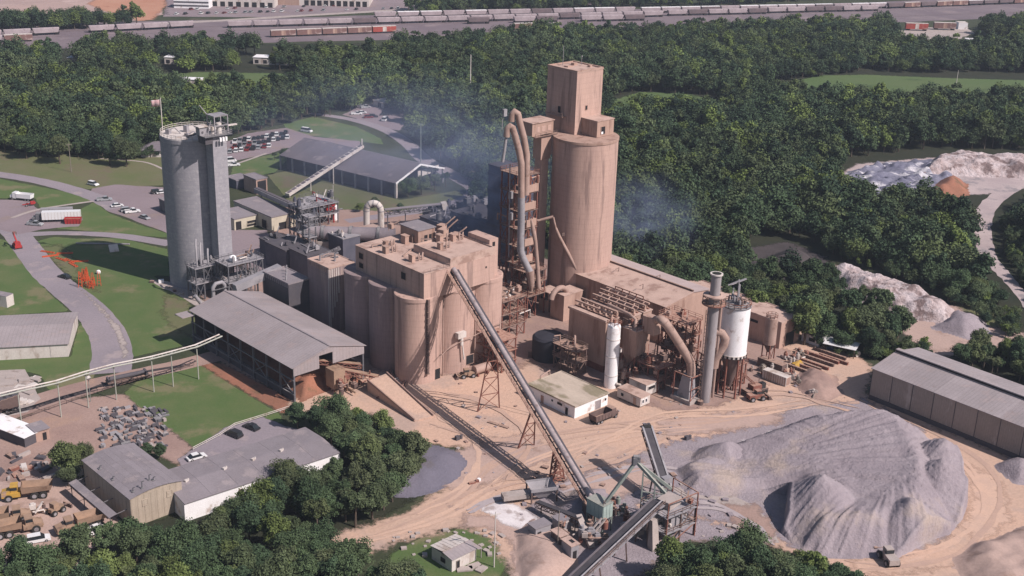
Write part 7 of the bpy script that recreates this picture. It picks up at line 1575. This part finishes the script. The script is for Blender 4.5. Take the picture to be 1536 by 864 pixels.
# articulated dump trucks
def hauler(name, label, px, py, rot, cabm='yellow', raised=0.0, kids_=3):
    t = thing(name, label, 'dump truck', P(px,py), rot)
    b = MB(); b.box(1.2,-1.3,1.0,5.0,1.3,2.0); b.add([(3.2,-1.25,2.0),(5.2,-1.1,1.2),(5.2,1.1,1.2),(3.2,1.25,2.0),(3.2,-1.15,2.5),(5.0,-1.0,2.0),(5.0,1.0,2.0),(3.2,1.15,2.5)], [(4,5,6,7),(0,1,5,4),(1,2,6,5),(2,3,7,6),(3,0,4,7)]); b.build('bonnet', M[cabm], t)
    b = MB(); b.box(1.7,-1.0,2.003,3.1,1.0,3.3); b.build('cab', M[cabm], t); MB().box(1.75,-1.03,2.5,3.15,1.03,3.15).build('cab_window', M['glass'], t); MB().box(1.6,-1.1,3.303,3.2,1.1,3.45).build('cab_roof', M[cabm], t)
    b = MB(); b.box(-4.6,-.7,.9,1.4,.7,1.4); b.build('rear_chassis', M['steel'], t)
    b = MB(); z = 1.6; b.add([(-5.0,-1.3,z+.3),(.9,-1.3,z),(.9,1.3,z),(-5.0,1.3,z+.3),(-5.4,-1.6,z+1.5),(1.0,-1.6,z+1.7),(1.0,1.6,z+1.7),(-5.4,1.6,z+1.5)], [(0,1,5,4),(1,2,6,5),(2,3,7,6),(3,0,4,7),(0,3,2,1)]); b.add([(-5.0,-1.15,z+.45),(.75,-1.15,z+.15),(.75,1.15,z+.15),(-5.0,1.15,z+.45),(-5.3,-1.45,z+1.45),(.85,-1.45,z+1.65),(.85,1.45,z+1.65),(-5.3,1.45,z+1.45)], [(4,5,1,0),(5,6,2,1),(6,7,3,2),(7,4,0,3),(0,1,2,3)]); b.build('dump_body', M['dumpbody'], t)
    wheels(t, (3.6,-1.6,-3.4), 1.25, .85, .6)
    return t
hauler('articulated_dump_truck', 'yellow nosed articulated dump truck nearest the wood at the left edge', 41,746,R(197)-.0)
hauler('articulated_dump_truck', 'tan articulated dump truck facing right with its wheels in full view', 26,800,R(28),'dumpbody')
hauler('articulated_dump_truck', 'dusty dump truck backed beside the canopy of the arched workshop', 122,794,R(215),'dumpbody')
hauler('articulated_dump_truck', 'second tan dump truck partly behind another at the left edge', 8,785,R(22),'dumpbody')
t = thing('wheel_tractor', 'small dusty tractor machine between the dump trucks', 'tractor', P(84,770), R(60)); b = MB(); b.box(-1.5,-.6,.8,1.7,.6,1.6); b.box(-.9,-.7,1.603,.4,.7,2.7); b.build('body', M['dumpbody'], t); b = MB(); b.beam((1.6,0,1.2),(3.2,0,.8),.3); b.box(3.0,-1.2,.2,3.4,1.2,1.0); b.build('blade', M['steel'], t); wheels(t, (-1,1.2), .9, .65, .4)
t = thing('water_tank_trailer', 'small dusty machine frame between the tractor and the yellow truck', 'machine', P(60,772), R(20)); clutter(t, -1.5,-1,0,1.5,1,1.5,9,['dumpbody','steel','whitedirty'],90,.6,1.3)
car(58,812,R(25),'carwhite','suv','white car half hidden by the trees below the dump trucks')
car(143,800,R(40),'carwhite','pickup','white pickup at the wood edge under the arched workshop')
# loader and other plant
def loader(label, px, py, rot, m='yellow', s=1.0):
    t = thing('wheel_loader', label, 'loader', P(px,py), rot); t.scale = (s,s,s)
    b = MB(); b.box(-3.0,-1.1,.9,-.2,1.1,2.1); b.build('engine_body', M[m], t); b = MB(); b.box(-.6,-.8,1.2,1.0,.8,3.2); b.build('cab', M[m], t); MB().box(-.65,-.83,2.2,1.05,.83,3.0).build('cab_window', M['glass'], t)
    b = MB(); b.beam((.8,-.6,1.6),(3.4,-.6,.7),.3); b.beam((.8,.6,1.6),(3.4,.6,.7),.3); b.build('lift_arm', M[m], t); b = MB(); b.add([(3.2,-1.5,.2),(4.5,-1.5,.1),(4.5,1.5,.1),(3.2,1.5,.2),(3.2,-1.5,1.3),(3.6,-1.5,1.4),(3.6,1.5,1.4),(3.2,1.5,1.3)], [(0,3,2,1),(0,4,7,3),(0,1,5,4),(3,7,6,2),(4,5,6,7)]); b.build('bucket', M['steel'], t); wheels(t, (-2.0,1.4), 1.15, .8, .55)
    return t
loader('dusty loader on the dirt at the foot of the big stockpile, bottom right', 1331,842,R(100),'conc')
loader('small loader at the wall of the silo block with its bucket down', 700,566,R(200),'dumpbody',.8)
loader('brown loader on the yard between the cabins and the stockpile', 1135,600,R(20),'rust',.9)
t = thing('tank_on_stand', 'dusty horizontal tank on a stand beside the silo block wall', 'tank', P(722,562), R(40)); b = MB(); b.tube([(-2.5,0,2.0),(2.5,0,2.0)], 1.2, 18); b.build('shell', M['pipe'], t); b = MB(); b.box(-1.8,-.9,0,-1.4,.9,1.2); b.box(1.4,-.9,0,1.8,.9,1.2); b.build('saddle', M['rust'], t)
t = thing('debris', 'small dark and white scrap lying on the dirt road bend', 'debris', P(708,726), 0); b = MB(); b.cbox((0,0,0),1.6,.7,.5,.5); b.cbox((1.2,.8,0),.8,.6,.7,.1); b.build('scrap', M['rust'], t); MB().cbox((1.5,1.2,0),.7,.6,.8,.9).build('bag', M['white'], t)
for (i, px, py) in ((0,968,642),(1,686,660),(2,1030,660)):
    t = thing('drum', ['small black drum on the dirt right of the control building','small dark heap on the dirt beside the gravel heap','small dark drum near the stockpile track'][i], 'drum', P(px,py), .3); b = MB(); b.cbox((0,0,0),1.0,.9,1.1,.3); b.cyl((1,.4,0),.4,1.0,10); b.build('drum_body', M['dkwall'], t)
for (i, px, py, L) in ((0,740,636,3),(1,756,641,2.4)):
    t = MB().cbox((0,0,0),L,.9,.35,R(-30)).build('timber', M['steel']); t.location = P(px,py); tag(t, ['longer dark timber on the ground along the control building','shorter dark timber near the corner of the control building'][i], 'timber')
# yard at the right: containers, form stacks, carport, cabin
C = P(1180,580); t = thing('container', 'long pale container at the right of the tan yard', 'container', P(1178,581), R(136)); MB().box(0,-2.4,.2,7.5,0,2.7).build('box_body', M['whitedirty'], t); MB().box(-.06,-2.2,.4,-.003,-.2,2.5).build('door', M['tan2'], t); b = MB(); [b.box(.3+k*.7,-.003,.3,.5+k*.7,.06,2.6) for k in range(10)]; b.build('side_rib', M['tan2'], t)
t = thing('container', 'dusty brown container behind the long pale container', 'container', P(1172,562), R(136)); MB().box(0,-2.4,.2,8,0,2.6).build('box_body', M['steel'], t)
t = thing('carport', 'bright white flat carport roof on posts at the right', 'carport', P(1262,530), R(-28)); b = MB(); b.slab([(-5,-2.6,2.9),(4.4,-2.6,2.9),(4.4,2.6,3.3),(-5,2.6,3.3)], .12); b.build('roof', M['carwhite'], t); b = MB(); [b.beam((x,y,0),(x,y,2.8),.15) for x in (-4.6,0,4) for y in (-2.3,2.3)]; b.build('post', M['steel'], t)
t = flatbld('white_cabin', 'white two part cabin left of the white carport', 'cabin', P(1228,521), 4, 6, 2.8, M['white'], M['whitedirty'], par=0, over=.2); opening(t, 'f', .6, .1, .9, 2, name='door'); opening(t, 'l', 1.5, 1, 2, 1)
t = thing('cable_reel', 'small round reel on the ground right of the white carport', 'reel', P(1285,535), R(30)); b = MB(); b.tube([(0,-.5,.9),(0,-.4,.9)],.9,14); b.tube([(0,-.4,.9),(0,.4,.9)],.45,12); b.tube([(0,.4,.9),(0,.5,.9)],.9,14); b.build('reel_body', M['whitedirty'], t)
fl_ = [(1205,548,11),(1214,546,12),(1222,541,12),(1232,538,11),(1245,533,10),(1250,541,9),(1198,556,10),(1216,556,8)]
for i, (px, py, L) in enumerate(fl_):
    t = thing('form_stack', ['rusty steel form nearest the yellow sheet','rusty steel form second from the yellow sheet','long rusty steel form in the middle of the form yard','rusty steel form below the white cabin','dark steel form in front of the blue car','short steel form at the right end of the form yard','low steel form below the yellow sheet','shortest rusty form on the slope'][i], 'steel form', P(px,py), R(137)); b = MB(); b.box(-L/2,-.35,.1,L/2,.35,1.0); b.build('form', M['rust' if i % 2 else 'steel'], t); b = MB(); [b.box(-L/2+.3+k*1.2,-.5,0,-L/2+.5+k*1.2,.5,.097) for k in range(int(L/1.2))]; [b.box(-L/2+.3+k*1.2,.36,.2,-L/2+.45+k*1.2,.5,.95) for k in range(int(L/1.2))]; b.build('rib', M['steel'], t)
t = thing('yellow_sheet', 'yellow tarpaulin covered stack among the steel forms', 'stack', P(1196,549), R(30)); b = MB(); b.add([(-2,-1.2,0),(2,-1.2,0),(2,1.2,0),(-2,1.2,0),(-1.7,-.9,1.1),(1.8,-.8,.8),(1.7,.9,1.2),(-1.6,.8,.9)], [(0,1,5,4),(1,2,6,5),(2,3,7,6),(3,0,4,7),(4,5,6,7)]); b.build('tarpaulin', M['yellow'], t)
for (i, px, py) in ((0,1165,553),(1,1190,540),(2,1205,532),(3,1182,560),(4,1142,560),(5,1196,575),(6,1225,590)):
    t = thing('yard_scrap', ['scrap pile left of the yellow stack','pipes and scrap above the yellow stack','scrap heap beside the white cabin','scrap between the two containers','scrap under the small tan silo','planks and scrap right of the long pale container','scrap scattered on the brown soil bank'][i], 'scrap pile', P(px,py), .5*i); clutter(t, -2.5,-2,0,2.5,2,.8,12,['steel','rust','conc','whitedirty','wood'],100+i,.5,1.3)
# orange scaffold frames
for (i, px, py, n) in ((0,132,431,9),(1,122,424,6)):
    t = thing('scaffold_stack', ['largest heap of standing orange scaffold frames on the lawn','smaller orange frames behind the largest heap'][i], 'scaffold', P(px,py), .2+i); rr = random.Random(5+i)
    for k in range(n):
        x, y = rr.uniform(-3,3), rr.uniform(-1.5,1.5); L = rr.uniform(2.5,5); b = MB(); b.beam((x,y,0),(x+.5,y+.3,L),.16); b.beam((x+1.2,y,0),(x+.9,y+.3,L),.16); [b.beam((x+.1,y,z),(x+1.15,y,z),.1) for z in (.8,1.8,2.6) if z < L]; b.build('frame', M['orange'], t)
for (i, px, py, a_) in ((0,70,379,-.3),(1,97,381,.2),(2,102,392,-.7),(3,90,390,-.6),(4,108,398,-.8),(5,120,393,.2),(6,76,385,.5)):
    t = thing('orange_frame', ['orange frame lying at the left end of the bare strip','small orange piece at the top of the bare strip','long orange beam lying along the bare strip','orange beam beside the long one','orange beam nearest the scaffold heap','orange frame right of the bare strip','short orange frame near the road edge'][i], 'scaffold', P(px,py), a_); b = MB(); b.box(-2.6,-.1,0,2.6,.1,.3); b.box(-2.6,.7,0,2.6,.9,.3); [b.box(-2.4+k*1.2,.103,.05,-2.2+k*1.2,.697,.25) for k in range(5)]; b.build('frame', M['orange'], t)
t = thing('white_tank', 'small round white ball tank on the lawn beside the orange frames', 'tank', P(148,411), 0); MB().lathe((0,0,0), [(.1,0),(.55,.2),(.7,.7),(.55,1.2),(.1,1.4)], 14).build('shell', M['white'], t)
t = thing('hatch_box', 'pale square hatch box standing in the shadow of the grey silo', 'hatch', P(171,377), .5); b = MB(); b.add([(-1.5,-1,.3),(1.5,-1,.3),(1.5,1,2.2),(-1.5,1,2.2),(-1.5,-1,.1),(1.5,-1,.1),(1.5,1,2.0),(-1.5,1,2.0)], [(0,1,2,3),(7,6,5,4),(0,4,5,1),(2,6,7,3),(0,3,7,4),(1,5,6,2)]); b.build('panel', M['whitedirty'], t); b = MB(); b.beam((-1.3,.9,0),(-1.3,.9,2),.12); b.beam((1.3,.9,0),(1.3,.9,2),.12); b.build('leg', M['steel'], t)
t = thing('pipe_length', 'long pale pipe lying in the shadow of the grey silo', 'pipe', P(155,366), .1); MB().tube([(-9,0,.3),(9,-1,.3)], .3, 8).build('pipe', M['pipegrey'], t)
t = thing('pond_box', 'white box on the concrete strip beside the grey silo foot', 'box', P(242,424), .3); MB().cbox((0,0,0),1.6,1.3,1.0).build('box_body', M['white'], t)
for i, (px, py) in enumerate(((228,424),(252,432),(262,437),(272,442))):
    t = MB().cbox((0,0,0),1.3,.9,.7,i).build('concrete_block', M['conc' if i % 2 else 'steel']); t.location = P(px,py); tag(t, 'small concrete block lying along the kerb of the grey silo path', 'block', 'blocks along the silo path')
# slabs and rubble on the left pad
rr = random.Random(9)
for i in range(16):
    px, py = 5+rr.random()*52, 566+rr.random()*40; t = MB().cbox((0,0,0), 2+2.5*rr.random(), 1+rr.random()*1.2, .25+.4*rr.random(), rr.random()*3).build('concrete_slab', M['conc' if i % 3 else 'whitedirty']); t.location = P(px,py); tag(t, 'pale concrete slab lying on the cluttered pad at the left edge', 'slab', 'slabs on the left pad')
for i in range(190):
    px = 150+rr.random()*100; py = 612+rr.random()*60
    if px > 262 or py > 690: continue
    w_ = .5+1.7*rr.random(); t = MB().cbox((0,0,0), w_, .35+.6*rr.random(), .3+.6*rr.random(), rr.choice((.6,.75,2.2,2.3))).build('scrap_block', M[rr.choice(['pipegrey','dkwall','greysteel','conc','greysteel','dkwall'])]); t.location = P(px,py); tag(t, 'block or steel part in the crowded junk yard beside the green lawn', 'scrap', 'parts lying in the junk yard')
for i in range(34):
    px = rr.random()*115; py = 678+rr.random()*42
    t = MB().cbox((0,0,0), .8+2.5*rr.random(), .5+.8*rr.random(), .3+.6*rr.random(), rr.random()*3).build('scrap_block', M[rr.choice(['conc','dkwall','steel','whitedirty','rust'])]); t.location = P(px,py); tag(t, 'scrap piece in the dirt yard below the small cream hut', 'scrap', 'scrap in the lower dirt yard')
for i in range(70):
    px = 770+rr.random()*340; py = 700+rr.random()*110; s_ = .4+.9*rr.random()
    t = MB().cbox((0,0,0), s_*1.3, s_, s_*.5, rr.random()*3).build('rubble', M[rr.choice(['conc','gravel','steel','gravel'])]); t.location = P(px,py); tag(t, 'loose rock lying on the grey ground around the screening plant', 'rock', 'rocks around the screening plant')
for i in range(46):
    px = 590+rr.random()*170; py = 795+rr.random()*40; s_ = .3+.7*rr.random()
    t = MB().cbox((0,0,0), s_*1.3, s_, s_*.5, rr.random()*3).build('stone', M['conc']); t.location = P(px,py); tag(t, 'pale stone lying on the lawn circle around the small shed', 'stone', 'stones on the lawn circle')
for i in range(150):
    px = 600+rr.random()*760; py = 575+rr.random()*140; s_ = .25+.6*rr.random()**2
    if 1040 < px and py > 625: continue
    t = MB().cbox((0,0,0), s_*1.4, s_, s_*.6, rr.random()*3).build('stone', M[rr.choice(['dirt2','conc','gravel','steel'])]); t.location = P(px,py); tag(t, 'loose stone scattered on the tan dirt yard', 'stone', 'stones scattered on the dirt yard')
# guard rail and fences
def fence(name, label, pts, h, m, step=3):
    t = thing(name, label, 'fence', P(*pts[0]), 0); q = [loc(t, P(*p)) for p in pts]
    for a_, b_ in zip(q, q[1:]):
        n = max(1, int((b_-a_).length/step))
        for k in range(n): e = a_.lerp(b_, k/n); MB().beam(e, e+Vector((0,0,h)), .12).build('post', m, t)
        b = MB(); [b.beam(a_+Vector((0,0,z)), b_+Vector((0,0,z)), .08, .14) for z in (h*.5, h*.92)]; b.build('rail', m, t)
fence('guard_rail', 'pale guard rail along the lawn behind the black cars', [(290,676),(330,655),(352,640),(400,625),(440,612)], 1.0, M['whitedirty'])
fence('track_fence', 'low dark rail along the track beside the lower lawn', [(20,634),(100,606),(180,579),(250,561),(292,549)], 1.0, M['steel'], 4)
# crushed heap of containers far back: hut beside small lot
t = flatbld('lot_hut', 'pale open hut in the trees at the back of the small lot', 'hut', P(574,163), 9, 8, 3, M['whitedirty'], M['whitedirty'], par=0, over=.4); opening(t, 'f', 1, .1, 2.5, 2.4, name='doorway'); opening(t, 'l', 1, .1, 3, 2.4, name='doorway')
# pale houses in the forest
for i, (px, py, w_, d_, h_) in enumerate(((102,97,22,8,4),(247,96,14,8,4),(380,96,28,9,4),(262,128,14,6,3.5),(157,121,8,6,4),(103,121,6,5,3.5),(560,88,8,5,4),(1450,68,9,7,4),(1505,70,6,5,3.5))):
    t = flatbld('pale_building', ['long pale low building in the forest at the far left','pair like white building in the forest above the grey silo','longest white building in the forest left of centre','pale broken roofed building near the thin field','small pale roof among trees left of the flag','smallest pale roof in the forest at the far left','small white roof in the forest below the boxcars','small white roof right of the red freight car','smallest white roof at the right edge of the forest'][i], 'building', P(px,py), w_, d_, h_, M['whitedirty'], M['white'], rot=R(-3), par=0, over=.3)
    for k in range(max(1,int(w_/6))): opening(t, 'f', 1+k*5, .6, 2.2, 2.0)
# commercial buildings beyond the rail yard
t = flatbld('striped_building', 'small white building with dark stripes beyond the rail yard', 'building', P(261,12), 26, 14, 7, M['white'], M['whitedirty'], rot=R(2), par=0); [MB().box(0,-.15,1.5+k*2.6,26,-.003,2.6+k*2.6).build('stripe', M['dkwall'], t) for k in range(2)]
t = flatbld('warehouse_far', 'long pale distribution warehouse at the top edge beyond the rail yard', 'warehouse', P(303,9), 55, 40, 8, M['whitedirty'], M['greyroof'], rot=R(2), par=0); [opening(t, 'f', 2+k*6, .2, 3.5, 3.6, name='dock_door') for k in range(9)]
t = flatbld('warehouse_far', 'tan and white warehouse with a row of dark dock doors beyond the rail yard', 'warehouse', P(410,7), 74, 40, 8, M['whitedirty'], M['greyroof'], rot=R(2), par=0); [opening(t, 'f', 24+k*5, .2, 3.4, 4, name='dock_door') for k in range(10)]; MB().box(0,-.3,0,20,-.003,7.9).build('tan_front', M['tan2'], t)

# ================================================================== FREIGHT TRAINS
def hopper_proto(label, m, loc_, rot, roofm, group):
    t = thing('hopper_car', label, 'freight car', loc_, rot, group)
    b = MB(); b.add([(-7.2,-1.3,1.6),(7.2,-1.3,1.6),(7.2,1.3,1.6),(-7.2,1.3,1.6),(-8.3,-1.6,4.4),(8.3,-1.6,4.4),(8.3,1.6,4.4),(-8.3,1.6,4.4)], [(0,1,5,4),(1,2,6,5),(2,3,7,6),(3,0,4,7),(4,5,6,7),(3,2,1,0)]); b.build('hopper_body', M[m], t)
    b = MB(); b.box(-8.2,-1.2,4.403,8.2,1.2,4.7); b.build('roof', M[roofm], t)
    b = MB(); b.box(-8.5,-.3,1.0,8.5,.3,1.55); [b.box(x-1.3,-1.1,.1,x+1.3,1.1,.95) for x in (-6.6,6.6)]; b.build('bogies', M['dark'], t)
    return t
def boxcar_proto(label, m, loc_, rot, group=None):
    t = thing('boxcar', label, 'freight car', loc_, rot, group)
    b = MB(); b.box(-8.3,-1.55,1.1,8.3,1.55,4.6); b.build('box_body', M[m], t); MB().box(-8.4,-1.6,4.603,8.4,1.6,4.8).build('roof', M['whitedirty'], t); MB().box(-1.4,-1.64,1.2,1.4,-1.553,4.3).build('door', M['tan2' if m != 'boxred' else 'whitedirty'], t)
    b = MB(); b.box(-8.5,-.3,.9,8.5,.3,1.097); [b.box(x-1.3,-1.1,.1,x+1.3,1.1,.95) for x in (-6.3,6.3)]; b.build('bogies', M['dark'], t); return t
M['boxred'] = mat('boxcar_red', (.42,.075,.06), (.30,.07,.055), .3, .8, c3=(.35,.25,.22), s3=.2, f3=.25)
M['boxbrown'] = mat('boxcar_brown', (.22,.12,.11), (.17,.10,.09), .3, .8, c3=(.4,.3,.28), s3=.2, f3=.3)
M['hopgrey'] = mat('hopper_grey', (.46,.39,.41), (.36,.30,.32), .3, .8, c3=(.22,.17,.17), s3=.2, f3=.3)
M['hopdark'] = mat('hopper_dark', (.20,.15,.16), (.15,.12,.13), .3, .8)
FP = {}
def train(px0, py0, px1, py1, kinds, lab, grp, gap=17.6):
    a_ = P(px0,py0); c_ = P(px1,py1); L = (c_-a_).length; d_ = (c_-a_).normalized(); rot = math.atan2(d_.y, d_.x); n = int(L/gap)
    for k in range(n):
        kd = kinds[k % len(kinds)] if isinstance(kinds, (list,tuple)) else kinds
        if kd is None: continue
        q = a_+d_*(gap*(k+.5))
        if kd not in FP: FP[kd] = hopper_proto(lab, kd[1], q, rot, kd[2], grp) if kd[0] == 'h' else boxcar_proto(lab, kd[1], q, rot, grp); o = FP[kd]
        else: o = dup(FP[kd], q, rot, lab)
        o['group'] = grp; o['label'] = lab
hg = ('h','hopgrey','hopgrey'); hw = ('h','hopgrey','white'); hd = ('h','hopdark','hopdark'); hx = ('h','hopdark','white'); bb = ('b','boxbrown'); br = ('b','boxred')
train(-40,58,328,39.5,[hg,hg,hg,None,hg,hg],'grey hopper car of the long train left of the dirt road crossing','hopper cars of the left train')
train(340,42,1000,25,[hg,hg,hg,hg,hg,hd,hg,hg,hg],'hopper car in the front row of the long centre train','hopper cars of the centre front train')
train(560,27.5,960,19,[hg,hw,hw,hg,hw,hg,hg,hd],'hopper car in the second row of the centre train','hopper cars of the centre rear train')
train(960,20,1340,12,[hw,hw,hw,hx,hg,hw],'white roofed hopper car in the right part of the rail yard','hopper cars of the right train')
train(1330,13,1620,2,[hd,bb,hd,bb,bb,hx,hx],'dark freight car at the right end of the rail yard','dark cars of the right train')
train(1150,20,1330,16,[hg,hg,hd,hd],'grey hopper car in front of the white roofed ones at the right','hopper cars of the right front row')
train(405,56,610,48,[bb,bb,bb,bb,br,br],'boxcar of the short front train ending before the trees','boxcars of the short front train')
train(1000,24,1150,21,[hg,hd,hg],'grey hopper car filling the gap before the white roofed ones','hopper cars of the middle gap')
train(700,36,1010,30,[hd,None,hg,hd,None,hg,hg],'low dark freight car in the near row above the forest','freight cars of the near centre row')
train(-40,66,62,61,[hg,bb],'freight car in the nearest row at the far left','freight cars of the near left row')
train(770,45,850,43,[bb,hg],'freight car in the short row above the forest right of centre','freight cars of the short centre row')
for (i, px, py, m_) in ((0,1374,46,'boxred'),(1,1416,45,'boxbrown')):
    boxcar_proto(['bright red boxcar on the siding at the upper right','brown boxcar right of the bright red boxcar'][i], m_, P(px,py), 0).scale = (1.0,1,1.2)
t = flatbld('siding_shed', 'white shed at the end of the boxcar siding at the upper right', 'shed', P(1437,44), 7, 8, 5, M['white'], M['whitedirty'], rot=0, par=0)
for z, (x0, y0, x1, y1) in enumerate(((-60,60,1600,3),(-60,52,1600,-2),(400,56,1600,16))):
    strip('rail_track', [(x0,y0),((x0+x1)/2,(y0+y1)/2-0),(x1,y1)], 2.4, M['hopdark'], .12+.02*z, .0)
# ================================================================== AIR
def volmat(name, color, dens, soft=False, scale=.05):
    m = bpy.data.materials.new(name); m.use_nodes = True; nt = m.node_tree; N = nt.nodes; L = nt.links
    N.remove(N['Principled BSDF']); v = N.new('ShaderNodeVolumePrincipled'); v.inputs['Color'].default_value = (*color, 1); v.inputs['Density'].default_value = dens; v.inputs['Anisotropy'].default_value = 0.0
    L.new(v.outputs[0], N['Material Output'].inputs['Volume'])
    if soft:
        tc_ = N.new('ShaderNodeTexCoord'); ln = N.new('ShaderNodeVectorMath'); ln.operation = 'LENGTH'; L.new(tc_.outputs['Object'], ln.inputs[0])
        mr = N.new('ShaderNodeMapRange'); mr.interpolation_type = 'SMOOTHSTEP'; mr.inputs['From Min'].default_value = 1.0; mr.inputs['From Max'].default_value = .1; L.new(ln.outputs['Value'], mr.inputs['Value'])
        no = N.new('ShaderNodeTexNoise'); no.inputs['Scale'].default_value = 2.6; no.inputs['Detail'].default_value = 5; no.inputs['Distortion'].default_value = .8; L.new(tc_.outputs['Object'], no.inputs['Vector'])
        m2 = N.new('ShaderNodeMapRange'); m2.inputs['From Min'].default_value = .35; m2.inputs['From Max'].default_value = .7; L.new(no.outputs['Fac'], m2.inputs['Value'])
        mu = N.new('ShaderNodeMath'); mu.operation = 'MULTIPLY'; L.new(mr.outputs[0], mu.inputs[0]); L.new(m2.outputs[0], mu.inputs[1])
        m3 = N.new('ShaderNodeMath'); m3.operation = 'MULTIPLY'; m3.inputs[1].default_value = dens; L.new(mu.outputs[0], m3.inputs[0]); L.new(m3.outputs[0], v.inputs['Density'])
    return m
hb = MB().box(-900,-60,-1,900,1500,143).build('haze', volmat('haze_air', (.70,.80,.97), .00010)); hb['kind'] = 'stuff'

def puff(lab, px, dep, r, dens):
    q = at(px[0], px[1], dep); me = MB(); ico = bmesh.new(); bmesh.ops.create_icosphere(ico, subdivisions=3, radius=1); m_ = bpy.data.meshes.new('smoke'); ico.to_mesh(m_); ico.free()
    m_.materials.append(volmat('smoke_%d' % len(bpy.data.materials), (.55,.66,1.0), dens, True)); o = bpy.data.objects.new('smoke', m_); COL.objects.link(o); o.location = q; o.scale = r; o['kind'] = 'stuff'; tag(o, lab, 'smoke')
puff('thin blue smoke drifting left of the preheater tower', (722,285), (722,410), (30,34,26), .035)
puff('thin blue smoke drifting in front of the forest right of the tallest silo', (962,330), (958,405), (24,20,20), .034)
puff('thin blue smoke veil across the shaded face of the tallest silo', (845,270), (845,446), (13,6,14), .07)
puff('broad faint blue haze drifting over the low roofs and far storage shed', (600,215), (600,300), (85,60,34), .010)
